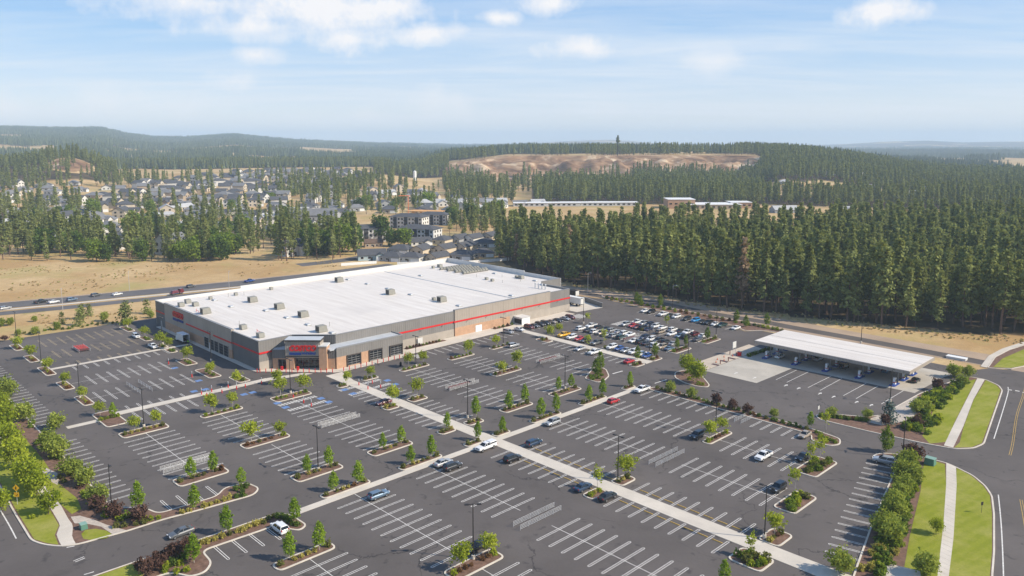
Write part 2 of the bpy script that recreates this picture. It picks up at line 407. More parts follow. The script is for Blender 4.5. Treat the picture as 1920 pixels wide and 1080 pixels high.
# masks of land cover
def in_poly(x, y, poly):
    x, y = np.asarray(x), np.asarray(y); c = np.zeros(x.shape, bool); n = len(poly)
    for i in range(n):
        (x0, y0), (x1, y1) = poly[i], poly[i - 1]
        c ^= ((y0 > y) != (y1 > y)) & (x < (x1 - x0) * (y - y0) / ((y1 - y0) or 1e-9) + x0)
    return c
PX = lambda pts: [G(x, y) for x, y in pts]
WOOD = PX([(936, 490), (985, 512), (1050, 528), (1120, 540), (1200, 548), (1290, 566), (1400, 582), (1500, 594), (1600, 606), (1700, 616), (1800, 626), (1940, 628), (2300, 640), (2300, 424), (1920, 430), (1600, 440), (1450, 452), (1250, 452), (955, 452), (932, 460)])
BELT = PX([(-420, 470), (0, 474), (130, 478), (300, 490), (420, 494), (560, 494), (640, 486), (690, 474), (640, 456), (560, 456), (420, 458), (250, 450), (0, 440), (-420, 440)])
def cover(X, Y):
    """forest, rock masks 0..1"""
    d = np.hypot(X, Y); p = bearing(X, Y)
    clear = fbm(X, Y, 900, 21)
    clear2 = fbm(X, Y, 330, 33)
    forest = sstep(1750, 1950, d) * np.where((clear > .53) & (clear2 > .42), 0., 1.)
    forest = np.where((p > 300) & (p < 560) & (d > 2300) & (d < 3000) & (clear2 > .38), 0., forest)
    forest = np.where((p > 1420) & (p < 2400) & (d > 960) & (d <= 1950), np.where((clear2 > .62) & (d < 1350), 0., 1.), forest)
    forest = np.where((p > 1000) & (p < 1430) & (d > 930) & (d < 1260), np.where(clear2 < .66, 1., 0.), forest)
    forest = np.where((p > 1180) & (p < 1430) & (d > 1200) & (d < 1480), np.where(clear2 < .62, 1., 0.), forest)
    forest = np.where((p > 700) & (p < 840) & (d > 1500) & (d < 2400), 1., forest)
    forest = np.where((p > 840) & (p < 1430) & (d > 1260) & (d < 1720), np.where((p > 1190) & (d < 1480), forest, 0.), forest)
    forest = np.where((p < 215) & (d > 1330) & (d < 1760), np.where(np.exp(-((p - 132) / 46) ** 2 - ((d - 1425) / 60) ** 2) + .5 * (clear2 - .5) > .36, 0., 1.), forest)
    forest = np.where((p > 215) & (p < 700) & (d < 1900), 0., forest)
    rock = ((p > 835) & (p < 1425) & (d > 1410) & (d < 1690)).astype(float)
    rock = np.maximum(rock, (np.exp(-((p - 132) / 42) ** 2 - ((d - 1425) / 55) ** 2) + .5 * (clear2 - .5) > .42).astype(float))
    return forest, rock
def build_terrain():
    ang = np.concatenate([np.arange(-180, -62, 6.), np.arange(-62, 62.01, .22), np.arange(66, 180, 6.)])
    rad = np.unique(np.concatenate([[0.], 25 * 1.0185 ** np.arange(0, 348), np.arange(1340, 1760, 7.)]))
    na, nr = len(ang), len(rad)
    A, R_ = np.meshgrid(np.radians(ang), rad)
    X, Y = np.sin(A) * R_, np.cos(A) * R_
    Z = height(X, Y) - .04
    v = np.stack([X, Y, Z], -1).reshape(-1, 3)
    i, j = np.meshgrid(np.arange(nr - 1), np.arange(na), indexing='ij')
    j2 = (j + 1) % na
    q = np.stack([i * na + j, i * na + j2, (i + 1) * na + j2, (i + 1) * na + j], -1).reshape(-1, 4)[:, ::-1]
    me = bpy.data.meshes.new('terrain')
    me.vertices.add(len(v)); me.vertices.foreach_set('co', v.ravel())
    me.loops.add(q.size); me.loops.foreach_set('vertex_index', q.ravel().astype(np.int32))
    me.polygons.add(len(q)); me.polygons.foreach_set('loop_start', np.arange(0, q.size, 4, dtype=np.int32))
    me.update(calc_edges=True)
    me.polygons.foreach_set('use_smooth', [True] * len(q))
    fo, ro = cover(X.ravel(), Y.ravel())
    fo = np.maximum(fo, in_poly(X.ravel(), Y.ravel(), WOOD).astype(float))
    for nm, a in (('forest', fo), ('rock', ro)):
        at = me.attributes.new(nm, 'FLOAT', 'POINT'); at.data.foreach_set('value', a.astype(np.float32))
    m = bpy.data.materials.new('dry_grassland'); m.use_nodes = True
    t = m.node_tree; b = t.nodes['Principled BSDF']; b.inputs['Roughness'].default_value = .95; b.inputs['Specular IOR Level'].default_value = .08
    co = N(t, 'ShaderNodeTexCoord').outputs['Object']
    def nz(s, d=6., rgh=.62):
        n = N(t, 'ShaderNodeTexNoise', in_Scale=s, in_Detail=d, in_Roughness=rgh); t.links.new(co, n.inputs['Vector']); return n.outputs['Fac']
    c = mixc(t, ramp(t, nz(.012), [(.40, 0.), (.60, 1.)]), (.43, .275, .12), (.60, .44, .235))
    c = mixc(t, ramp(t, nz(.25, 5.), [(.32, 0.), (.72, 1.)]), c, mixc(t, .55, c, (.32, .215, .115)))
    c = mixc(t, ramp(t, nz(.022, 7., .68), [(.50, 0.), (.66, .75)]), c, (.36, .31, .12))
    c = mixc(t, ramp(t, nz(.06, 6., .7), [(.63, 0.), (.72, .75)]), c, (.17, .19, .05))
    c = mixc(t, ramp(t, nz(.9, 3.), [(.62, 0.), (.75, .6)]), c, (.19, .155, .075))
    fl = mixc(t, ramp(t, nz(.05, 6., .7), [(.35, 0.), (.7, 1.)]), (.045, .038, .024), (.15, .105, .06))
    fa = N(t, 'ShaderNodeAttribute', attribute_name='forest').outputs['Fac']
    c = mixc(t, ramp(t, fa, [(.3, 0.), (.8, 1.)]), c, fl)
    mp = N(t, 'ShaderNodeMapping'); mp.inputs['Scale'].default_value = (.014, .014, .05); t.links.new(co, mp.inputs[0])
    rn = N(t, 'ShaderNodeTexNoise', in_Scale=1.0, in_Detail=8.0, in_Roughness=.7, in_Distortion=.8); t.links.new(mp.outputs[0], rn.inputs['Vector'])
    rk = ramp(t, rn.outputs['Fac'], [(.36, (.11, .062, .036)), (.46, (.24, .142, .080)), (.54, (.36, .23, .135)), (.62, (.62, .48, .32))])
    ra = N(t, 'ShaderNodeAttribute', attribute_name='rock').outputs['Fac']
    c = mixc(t, ramp(t, ra, [(.2, 0.), (.7, 1.)]), c, rk)
    t.links.new(c, b.inputs['Base Color'])
    bp = N(t, 'ShaderNodeBump', in_Strength=.6, in_Distance=.4); t.links.new(nz(.5, 5., .7), bp.inputs['Height']); t.links.new(bp.outputs[0], b.inputs['Normal'])
    me.materials.append(m)
    ob('ground', me, kind='structure', label='dry tan grassland running out to wooded hills on the horizon')
build_terrain()

# ---------------------------------------------------------------- foliage meshes
def leaf_cloud(cen, nrm, size, rng, flat=.5, tone=None, jit=.35):
    """quads: centre, facing (mixed with noise), edge length"""
    n = len(cen); cen = np.asarray(cen, float)
    rnd = rng.normal(size=(n, 3)); rnd /= np.linalg.norm(rnd, axis=1)[:, None]
    nn = np.asarray(nrm, float) * flat + rnd * (1 - flat); nn /= np.linalg.norm(nn, axis=1)[:, None] + 1e-9
    up = rng.normal(size=(n, 3)); a = np.cross(nn, up); a /= np.linalg.norm(a, axis=1)[:, None] + 1e-9
    b = np.cross(nn, a)
    s = (np.asarray(size) * (1 + jit * rng.uniform(-1, 1, n)))[:, None] * .5
    e = rng.uniform(.55, 1., (n, 1))
    v = np.stack([cen - a * s - b * s * e, cen + a * s * .8 - b * s * e, cen + a * s + b * s * e, cen - a * s * .7 + b * s * e], 1).reshape(-1, 3)
    return v, (rng.uniform(0, 1, n) if tone is None else tone)
def quads_mesh(name, v, tone, material, extra=None):
    n = len(v) // 4
    me = bpy.data.meshes.new(name)
    me.vertices.add(len(v)); me.vertices.foreach_set('co', v.ravel())
    me.loops.add(4 * n); me.loops.foreach_set('vertex_index', np.arange(4 * n, dtype=np.int32))
    me.polygons.add(n); me.polygons.foreach_set('loop_start', np.arange(0, 4 * n, 4, dtype=np.int32))
    me.update(calc_edges=True)
    at = me.attributes.new('tone', 'FLOAT', 'FACE'); at.data.foreach_set('value', np.asarray(tone, np.float32))
    me.materials.append(material)
    return me
def crown_pine(seed, h=30., R_=3.7, z0=.3, n=110, material=None, per=7, q=1.15):
    rng = np.random.default_rng(seed)
    t = rng.uniform(0, 1, n) ** 1.25
    z = h * (z0 + (1 - z0) * t)
    prof = 1.12 * R_ * np.clip((1 - t) ** 1.12 * (.6 + .6 * np.minimum(1, t * 5)), .03, None)
    lob = 1 + .28 * np.sin(3 * t * 6 + seed)
    a = rng.uniform(0, 2 * np.pi, n)
    rr = prof * lob * np.sqrt(rng.uniform(.25, 1., n))
    c = np.stack([np.cos(a) * rr, np.sin(a) * rr, z - .12 * rr], 1)
    cen = np.repeat(c, per, 0) + rng.normal(size=(n * per, 3)) * (.62, .62, .42)
    nr = np.repeat(np.stack([np.cos(a), np.sin(a), np.full(n, .9)], 1), per, 0)
    tone = np.clip(np.repeat(rng.uniform(0, .75, n), per) + rng.uniform(-.15, .3, n * per), 0, 1)
    v, tn = leaf_cloud(cen, nr, q, rng, .6, tone)
    return quads_mesh('pine_crown', v, tn, material or M['pine'])
def trunk_mesh(h, r0, r1, material, bend=.0, seed=0, limbs=0, lz=(.5, .9), lr=1.):
    rng = random.Random(seed); mb = MB()
    pts = [Vector((bend * math.sin(k * 1.3 + seed) * h * .02, bend * math.cos(k * 1.7 + seed) * h * .02, h * k / 4)) for k in range(5)]
    for k in range(4):
        ra, rb = r0 + (r1 - r0) * k / 4, r0 + (r1 - r0) * (k + 1) / 4
        mb.tube(pts[k], pts[k + 1], ra, rb, 6, cap=False)
    for k in range(limbs):
        z = h * rng.uniform(*lz); a = rng.uniform(0, 6.28); l = lr * rng.uniform(.6, 1.1)
        mb.tube((0, 0, z), (math.cos(a) * l, math.sin(a) * l, z + l * .55), r1 * 1.3, r1 * .4, 4, cap=False)
    return mb.mesh('trunk', material)
PINES = [(crown_pine(s, material=M['pine'], R_=(3.5, 3.0, 3.9, 3.1, 3.4, 2.7)[s], n=(165, 130, 180, 120, 100, 150)[s], per=6, q=.95, z0=(.24, .16, .30, .22, .34, .12)[s]), trunk_mesh(28.5, .42, .07, M['pine_trunk'], .6, s, 7, (.12, .4), 1.6)) for s in range(6)]
DEADPINE = (crown_pine(11, n=70, material=M['brown_pine'], R_=2.6), PINES[0][1])
def crown_round(seed, w, h, z0, material, n=60, per=12, q=.42, shell=.6, name='crown', lob=.25):
    """leafy crown: clumps through an uneven rounded volume"""
    rng = np.random.default_rng(seed)
    d = rng.normal(size=(n, 3)); d /= np.linalg.norm(d, axis=1)[:, None]
    wob = 1 + lob * np.sin(d[:, 0] * 4 + seed) * np.cos(d[:, 1] * 5 - seed)
    rr = (shell + (1 - shell) * rng.uniform(0, 1, n)) * wob
    c = d * rr[:, None] * (w / 2, w / 2, h / 2) + (0, 0, z0 + h / 2)
    sp = min(w, h) * .095
    cen = np.repeat(c, per, 0) + rng.normal(size=(n * per, 3)) * sp
    tone = np.clip(np.repeat(rng.uniform(0, .7, n), per) + rng.uniform(-.15, .35, n * per), 0, 1)
    v, tn = leaf_cloud(cen, np.repeat(d + (0, 0, .4), per, 0), q, rng, .4, tone)
    return quads_mesh(name, v, tn, material)
def crown_oval(seed, w, h, z0, material, n=85, per=10, q=.36):
    rng = np.random.default_rng(seed)
    t = rng.uniform(0, 1, n); a = rng.uniform(0, 6.283, n)
    prof = w / 2 * np.clip(np.sin(np.pi * (t * .93 + .07) ** .72) ** .75, .06, None)
    rr = prof * np.sqrt(rng.uniform(.35, 1, n)) * (1 + .16 * np.sin(5 * a + 9 * t + seed))
    c = np.stack([np.cos(a) * rr, np.sin(a) * rr, z0 + h * t], 1)
    cen = np.repeat(c, per, 0) + rng.normal(size=(n * per, 3)) * (w * .075, w * .075, w * .10)
    tone = np.clip(np.repeat(rng.uniform(0, .7, n), per) + rng.uniform(-.15, .35, n * per), 0, 1)
    v, tn = leaf_cloud(cen, np.repeat(np.stack([np.cos(a), np.sin(a), np.full(n, .5)], 1), per, 0), q, rng, .4, tone)
    return quads_mesh('crown', v, tn, material)
TREES = {
    'locust': [(crown_round(20 + k, 4.5, 3.9, 2.3, M['locust'], 66, 11, .40, .42, lob=.4), trunk_mesh(4.6, .09, .04, M['pale_trunk'], 1, k, 6, (.5, .85), 1.5)) for k in range(4)],
    'columnar': [(crown_oval(30 + k, 3.2, 5.7, 1.5, M['maple'], 85, 11, .36), trunk_mesh(5.6, .085, .03, M['pale_trunk'], .5, k)) for k in range(4)],
    'dark_columnar': [(crown_oval(36 + k, 3.4, 6.2, 1.2, M['mid_leaf'], 90, 11, .38), trunk_mesh(5.6, .1, .03, M['trunk'], .5, k)) for k in range(2)],
    'maple': [(crown_round(40 + k, 5.6, 5.8, 1.9, M['bright_leaf'], 110, 12, .46, .5, lob=.35), trunk_mesh(5.6, .13, .05, M['trunk'], 1, k, 7, (.35, .8), 2.)) for k in range(4)],
    'bush_tree': [(crown_round(50 + k, 5.2, 5.0, .7, M['bush_leaf'], 110, 12, .45, .55, lob=.3), trunk_mesh(4, .14, .05, M['trunk'], 1, k, 6, (.2, .7), 1.8)) for k in range(4)],
    'thin': [(crown_round(60 + k, 2.7, 3.6, 1.9, M['locust'], 26, 9, .34, .25, lob=.5), trunk_mesh(4.6, .06, .025, M['pale_trunk'], 1, k, 7, (.4, .9), 1.)) for k in range(3)],
    'plum': [(crown_round(66 + k, 4.2, 3.4, 1.0, M['plum'], 75, 11, .40, .4, lob=.4), trunk_mesh(3.2, .10, .04, M['trunk'], 1, k, 8, (.2, .8), 1.5)) for k in range(3)],
    'big_round': [(crown_round(70 + k, 9., 9.5, 2.2, M['mid_leaf'], 140, 10, .85, .55, lob=.35), trunk_mesh(8., .28, .1, M['trunk'], 1, k, 6, (.3, .7), 3.)) for k in range(3)],
    'dark_round': [(crown_round(74 + k, 8., 10., 1.8, M['dark_leaf'], 140, 10, .85, .55, lob=.35), trunk_mesh(8., .25, .1, M['trunk'], 1, k, 6, (.3, .7), 3.)) for k in range(3)],
    'young_pine': [(crown_pine(80 + k, 6.5, 1.5, .12, 60, M['pine'], 7, .5), trunk_mesh(6.2, .12, .02, M['pine_trunk'], .5, k)) for k in range(3)],
    'spruce': [(crown_pine(84, 5.5, 1.7, .03, 90, M['spruce'], 7, .42), trunk_mesh(5.2, .1, .02, M['trunk'], .2, 1))],
}
TREE_NAME = {'locust': 'locust_tree', 'columnar': 'columnar_tree', 'dark_columnar': 'columnar_tree', 'maple': 'maple_tree', 'bush_tree': 'bushy_tree', 'thin': 'young_tree', 'plum': 'plum_tree', 'big_round': 'broadleaf_tree', 'dark_round': 'broadleaf_tree', 'young_pine': 'young_pine', 'spruce': 'spruce_tree'}
TREE_LOOK = {'locust': 'airy yellow-green tree', 'columnar': 'narrow bright green tree', 'dark_columnar': 'dark oval tree', 'maple': 'lime green maple', 'bush_tree': 'bushy green tree', 'thin': 'thin sparse sapling', 'plum': 'small purple-leaved tree', 'big_round': 'broad round green tree', 'dark_round': 'dark green broadleaf tree', 'young_pine': 'young pine', 'spruce': 'blue-grey spruce'}
def tree(kind, x, y, where, z=0., s=1., what=None, group=None, label=None):
    c, tr = random.choice(TREES[kind])
    k = s * random.uniform(.82, 1.14) * {'columnar': .66, 'dark_columnar': .68, 'locust': .78, 'thin': .85, 'maple': .77, 'bush_tree': .88}.get(kind, 1.)
    o = thing(TREE_NAME[kind], (x, y, z), random.uniform(0, 6.28), None, 'tree', scale=(k * random.uniform(.92, 1.08), k * random.uniform(.92, 1.08), k * random.uniform(.93, 1.07)))
    ob('trunk', tr, o); ob('crown', c, o)
    if group: o['group'] = group
    if label: o['label'] = label
    else: run(o, what or TREE_LOOK[kind], where)
    return o
def shrub_mesh(seed, material, w=1.1, h=.9, n=34, per=9, q=.2):
    me = crown_round(seed, w, h * 1.5, -h * .45, material, n, per, q, .55, 'shrub', .22)
    return me
SHRUBS = {k: [shrub_mesh(100 + 7 * i + j, M[k]) for j in range(3)] for i, k in enumerate(('gold', 'olive', 'mid_leaf', 'dark_leaf', 'bright_leaf', 'russet', 'plum'))}
SHRUB_LOOK = {'gold': 'golden shrub', 'olive': 'olive green shrub', 'mid_leaf': 'mid-green shrub', 'dark_leaf': 'dark green shrub', 'bright_leaf': 'lime green shrub', 'russet': 'russet brown shrub', 'plum': 'dark purple shrub'}
SHRUB_AT = []
def shrub(kind, x, y, where, s=1., z=.1):
    k = s * random.uniform(.85, 1.15) * .82
    SHRUB_AT.append((kind, x, y, z, where, k))
def plant_shrubs():
    """the 290 that show largest one by one, the small rest as one object"""
    def size(q):
        px, py = pixel(q[1], q[2], q[3])
        return (q[5] / math.hypot(q[1], q[2])) if (0 < px < 1920 and py < 1085) else 0
    SHRUB_AT.sort(key=size, reverse=True)
    for kind, x, y, z, where, k in SHRUB_AT[:290]:
        o = ob('shrub', random.choice(SHRUBS[kind]), None, (x, y, z), random.uniform(0, 6.28), (k * random.uniform(.9, 1.1), k * random.uniform(.9, 1.1), k * random.uniform(.85, 1.15)), category='shrub')
        run(o, SHRUB_LOOK[kind], where)
    rest = [q for q in SHRUB_AT[290:]]
    meshes = [me for k in SHRUBS for me in SHRUBS[k]]; kinds = list(SHRUBS)
    rng = np.random.default_rng(77)
    o = scatter('shrubbery', [(q[1], q[2], q[3]) for q in rest], meshes, 1, 1, 'small shrubs planted on the far islands and banks', rng, .1)
    o.data.attributes['idx'].data.foreach_set('value', np.array([kinds.index(q[0]) * 3 + random.randrange(3) for q in rest], np.int32))
    o.data.attributes['scl'].data.foreach_set('vector', np.repeat(np.array([q[5] for q in rest], np.float32), 3))

# ---------------------------------------------------------------- woods: nearest pines one by one, the mass behind as one object
def scatter_nodes(coll):
    g = bpy.data.node_groups.new('scatter_' + coll.name, 'GeometryNodeTree')
    g.interface.new_socket('Geometry', in_out='INPUT', socket_type='NodeSocketGeometry')
    g.interface.new_socket('Geometry', in_out='OUTPUT', socket_type='NodeSocketGeometry')
    gi, go = g.nodes.new('NodeGroupInput'), g.nodes.new('NodeGroupOutput')
    ci = g.nodes.new('GeometryNodeCollectionInfo'); ci.inputs['Collection'].default_value = coll
    ci.inputs['Separate Children'].default_value = True; ci.inputs['Reset Children'].default_value = True
    ip = g.nodes.new('GeometryNodeInstanceOnPoints'); ip.inputs['Pick Instance'].default_value = True
    def attr(nm, ty):
        a = g.nodes.new('GeometryNodeInputNamedAttribute'); a.data_type = ty; a.inputs['Name'].default_value = nm
        return a.outputs['Attribute']
    mp = g.nodes.new('GeometryNodeMeshToPoints')
    g.links.new(gi.outputs[0], mp.inputs['Mesh']); g.links.new(mp.outputs['Points'], ip.inputs['Points'])
    g.links.new(ci.outputs[0], ip.inputs['Instance'])
    g.links.new(attr('idx', 'INT'), ip.inputs['Instance Index'])
    g.links.new(attr('rot', 'FLOAT_VECTOR'), ip.inputs['Rotation'])
    g.links.new(attr('scl', 'FLOAT_VECTOR'), ip.inputs['Scale'])
    g.links.new(ip.outputs[0], go.inputs[0])
    return g
def scatter(name, pts, meshes, smin, smax, label, rng, squash=.12):
    n = len(pts)
    coll = bpy.data.collections.new(name + '_kinds')
    for k, me in enumerate(meshes): coll.objects.link(bpy.data.objects.new(f'{name}_kind_{k:02d}', me))
    me = bpy.data.meshes.new(name)
    me.vertices.add(n); me.vertices.foreach_set('co', np.asarray(pts, np.float32).ravel())
    a = me.attributes.new('idx', 'INT', 'POINT'); a.data.foreach_set('value', rng.integers(0, len(meshes), n).astype(np.int32))
    rot = np.zeros((n, 3), np.float32); rot[:, 2] = rng.uniform(0, 6.28, n)
    a = me.attributes.new('rot', 'FLOAT_VECTOR', 'POINT'); a.data.foreach_set('vector', rot.ravel())
    s = rng.uniform(smin, smax, n); sc = np.stack([s * rng.uniform(1 - squash, 1 + squash, n), s * rng.uniform(1 - squash, 1 + squash, n), s], 1).astype(np.float32)
    a = me.attributes.new('scl', 'FLOAT_VECTOR', 'POINT'); a.data.foreach_set('vector', sc.ravel())
    o = ob(name, me, kind='stuff', label=label)
    md = o.modifiers.new('scatter', 'NODES'); md.node_group = scatter_nodes(coll)
    return o
def joined(a, b, name):      # crown and trunk of one tree as one mesh, for the far mass
    bm = bmesh.new(); bm.from_mesh(a); na = len(bm.faces)
    lay = bm.faces.layers.float.get('tone')
    bm.from_mesh(b)
    bm.faces.ensure_lookup_table()
    for f in bm.faces[na:]: f.material_index = 1
    me = bpy.data.meshes.new(name); bm.to_mesh(me); bm.free()
    me.materials.append(a.materials[0]); me.materials.append(b.materials[0])
    return me
PINE_J = [joined(c, t, 'whole_pine') for c, t in PINES]
def far_patch(seed, n=15, span=46., hs=(16, 25)):
    rng = random.Random(seed); vs = []; fs = []; tone = []
    for k in range(n):
        x, y, h = rng.uniform(-span / 2, span / 2), rng.uniform(-span / 2, span / 2), rng.uniform(*hs)
        R_ = h * rng.uniform(.11, .17); tb = rng.uniform(0, .8); a0 = rng.uniform(0, 6)
        for lo, hi, rr in ((.1, .55, 1.), (.36, .8, .72), (.62, 1., .45)):
            o = len(vs)
            for q in range(5):
                a = a0 + q * 1.2566 + lo * 3; w = R_ * rr * rng.uniform(.7, 1.25)
                vs.append((x + math.cos(a) * w, y + math.sin(a) * w, h * lo + rng.uniform(-1, 1)))
            vs.append((x, y, h * hi))
            fs += [(o + q, o + (q + 1) % 5, o + 5) for q in range(5)]
            tone += [min(1, max(0, tb + rng.uniform(-.2, .2))) for q in range(5)]
    me = bpy.data.meshes.new('far_pine_patch'); me.from_pydata(vs, [], fs)
    at = me.attributes.new('tone', 'FLOAT', 'FACE'); at.data.foreach_set('value', np.asarray(tone, np.float32))
    me.materials.append(M['pine_far'])
    return me
def jitter_grid(x0, x1, y0, y1, s, rng, j=.42):
    X, Y = np.meshgrid(np.arange(x0, x1, s), np.arange(y0, y1, s))
    X = X.ravel() + rng.uniform(-j, j, X.size) * s; Y = Y.ravel() + rng.uniform(-j, j, Y.size) * s
    return X, Y
def pine(x, y, s, where, group, dead=False):
    c, tr = DEADPINE if dead else random.choice(PINES)
    o = thing('pine_tree', (x, y, float(height(x, y)) - .3), random.uniform(0, 6.28), None, 'pine tree', group, (s * random.uniform(.88, 1.15), s * random.uniform(.88, 1.15), s))
    ob('trunk', tr, o); ob('crown', c, o)
    run(o, 'dead brown pine' if dead else ('tall pine' if s > .92 else 'smaller pine'), where)
def build_woods():
    rng = np.random.default_rng(5)
    # right-hand wood
    X, Y = jitter_grid(-60, 760, 270, 780, 6.8, rng)
    k = in_poly(X, Y, WOOD) & (np.abs(bearing(X, Y) - 960) < 1450); X, Y = X[k], Y[k]
    k = (fbm(X, Y, 45, 2) > .30) & (fbm(X, Y, 16, 12) > .30); X, Y = X[k], Y[k]
    # distance behind the wood's front edge
    edge = np.array(WOOD[:12]); dd = np.full(len(X), 1e9)
    for i in range(len(edge) - 1):
        a, b = edge[i], edge[i + 1]; ab = b - a; t = np.clip(((X - a[0]) * ab[0] + (Y - a[1]) * ab[1]) / (ab @ ab), 0, 1)
        dd = np.minimum(dd, np.hypot(X - a[0] - ab[0] * t, Y - a[1] - ab[1] * t))
    inview = (bearing(X, Y) < 1990)
    order = np.argsort(np.where(inview, dd, 1e6)); front, rest = order[:150], order[150:]
    for n, i in enumerate(front):
        row = dd[i] < 9
        pine(X[i], Y[i], random.uniform(.62, 1.15), 'on the front edge of the big wood' if row else 'just inside the big wood', 'pines at the front of the big wood', dead=(n in (9, 31, 77)))
    scatter('pine_wood', np.stack([X[rest], Y[rest], height(X[rest], Y[rest]) - .3], 1), PINE_J, .45, 1.02, 'dense dark green pine wood stretching back behind the store and fuel station', rng)
    # belt of pines behind the field on the left
    X, Y = jitter_grid(-700, -40, 430, 640, 7.4, rng)
    k = in_poly(X, Y, BELT) & (bearing(X, Y) > -160); X, Y = X[k], Y[k]
    edge = np.array(BELT[:7]); dd = np.full(len(X), 1e9)
    for i in range(len(edge) - 1):
        a, b = edge[i], edge[i + 1]; ab = b - a; t = np.clip(((X - a[0]) * ab[0] + (Y - a[1]) * ab[1]) / (ab @ ab), 0, 1)
        dd = np.minimum(dd, np.hypot(X - a[0] - ab[0] * t, Y - a[1] - ab[1] * t))
    bad = np.zeros(len(X), bool)
    for hx, hy, hr in HOUSE_SPOTS: bad |= np.hypot(X - hx, Y - hy) < hr * .75
    bad |= (fbm(X, Y, 26, 18) < .45)
    X, Y, dd = X[~bad], Y[~bad], dd[~bad]
    order = np.argsort(np.where(bearing(X, Y) > -30, dd, 1e6)); P = []
    for n, i in enumerate(order):
        if n < 115:
            if fbm(X[i], Y[i], 30, 8) < .40: tree('dark_round' if random.random() < .5 else 'big_round', X[i], Y[i], 'in the belt beyond the dry field', s=random.uniform(.9, 1.4), group='broadleaf trees in the belt beyond the dry field')
            else: pine(X[i], Y[i], random.uniform(.55, .95), 'in the belt beyond the dry field', 'pines in the belt beyond the dry field')
        else: P.append((X[i], Y[i], -.3))
    scatter('belt_woods', P, PINE_J, .5, .85, 'pines standing deeper in the belt beyond the dry field', rng)
    # scattered through the suburb and the middle ground
    P = []
    X, Y = jitter_grid(-860, 120, 480, 1330, 15, rng, .5)
    p = bearing(X, Y); d = np.hypot(X, Y)
    dens = fbm(X, Y, 110, 14)
    flat_y = 265.6 + 1446 * 73.6 / d
    k = (p > -150) & (p < 940) & (dens > .46) & ~in_poly(X, Y, BELT) & (flat_y < 470) & (flat_y > 340)
    k &= ~((p > 140) & (p < 660) & (flat_y < 398) & (dens < .60)) & ~((p > 640) & (p < 930) & (flat_y > 400) & (dens < .62)) & ~((p > 640) & (flat_y > 445))
    k |= (p > 840) & (p < 945) & (flat_y > 352) & (flat_y < 452) & (dens > .36)
    k |= (p > 560) & (p < 790) & (flat_y > 352) & (flat_y < 392) & (dens > .40)
    X, Y = X[k], Y[k]
    bad = np.zeros(len(X), bool)
    for hx, hy, hr in HOUSE_SPOTS: bad |= np.hypot(X - hx, Y - hy) < hr * .72
    X, Y = X[~bad], Y[~bad]
    order = np.argsort(np.hypot(X, Y))
    broad = fbm(X, Y, 60, 44) > .56
    nb = 0
    for n, i in enumerate(order):
        z = float(height(X[i], Y[i]))
        if broad[i] and nb < 70:
            nb += 1; tree('big_round' if random.random() < .6 else 'dark_round', X[i], Y[i], 'between the suburb houses', z, random.uniform(.8, 1.4), group='garden trees in the suburb')
        elif n < 110: pine(X[i], Y[i], random.uniform(.55, .85), 'between the suburb houses', 'pines in the suburb')
        else: P.append((X[i], Y[i], z - .3))
    scatter('suburb_woods', P, PINE_J, .55, .9, 'loose stands of pines beyond the houses', rng)
    # middle-distance woods before and around the quarry, and the right ridge
    X, Y = jitter_grid(-260, 1500, 800, 1990, 10.5, rng)
    fo, ro = cover(X, Y)
    p = bearing(X, Y); d = np.hypot(X, Y)
    k = (fo > .5) & (p > 690) & (p < 2300) & (d < 1950)
    k |= (p > 1000) & (p < 2200) & (d > 950) & (d < 1020) & (fbm(X, Y, 60, 4) > .5)
    k |= (p > 830) & (p < 1190) & (d > 930) & (d < 1480) & (fbm(X, Y, 50, 71) > .55) & (fbm(X, Y, 15, 72) > .48)
    k = np.where((p > 860) & (p < 1420) & (d > 1660), (d > 1675) & (d < 1900) & (fbm(X, Y, 45, 55) > .56), k)
    X, Y = X[k], Y[k]
    scatter('quarry_woods', np.stack([X, Y, height(X, Y) - .3], 1), PINE_J, .62, .92, 'pine woods round the quarry and along the ridge to its right', rng)
    X, Y = jitter_grid(-1500, -300, 1250, 2000, 11, rng)
    fo, ro = cover(X, Y); p = bearing(X, Y)
    k = (fo > .5) & (p > -150) & (p < 840)
    X, Y = X[k], Y[k]
    scatter('knoll_woods', np.stack([X, Y, height(X, Y) - .3], 1), PINE_J, .55, .85, 'pine woods on the knoll behind the suburb', rng)
    # far hills: patches of forest
    X, Y = [], []
    for d0, d1, s in ((1900, 3500, 36), (3500, 6200, 52), (6200, 9500, 90)):
        a, b = jitter_grid(-7000, 7000, 1200, 9500, s, rng, .5)
        d = np.hypot(a, b); p = bearing(a, b)
        k = (d >= d0) & (d < d1) & (p > -250) & (p < 2170); X.append(a[k]); Y.append(b[k])
    X, Y = np.concatenate(X), np.concatenate(Y)
    fo, ro = cover(X, Y)
    X, Y = X[fo > .5], Y[fo > .5]
    scatter('hill_forest', np.stack([X, Y, height(X, Y) - .5], 1), [far_patch(s) for s in range(6)], .85, 1.25, 'blue-green forest covering the far hills', rng, .3)
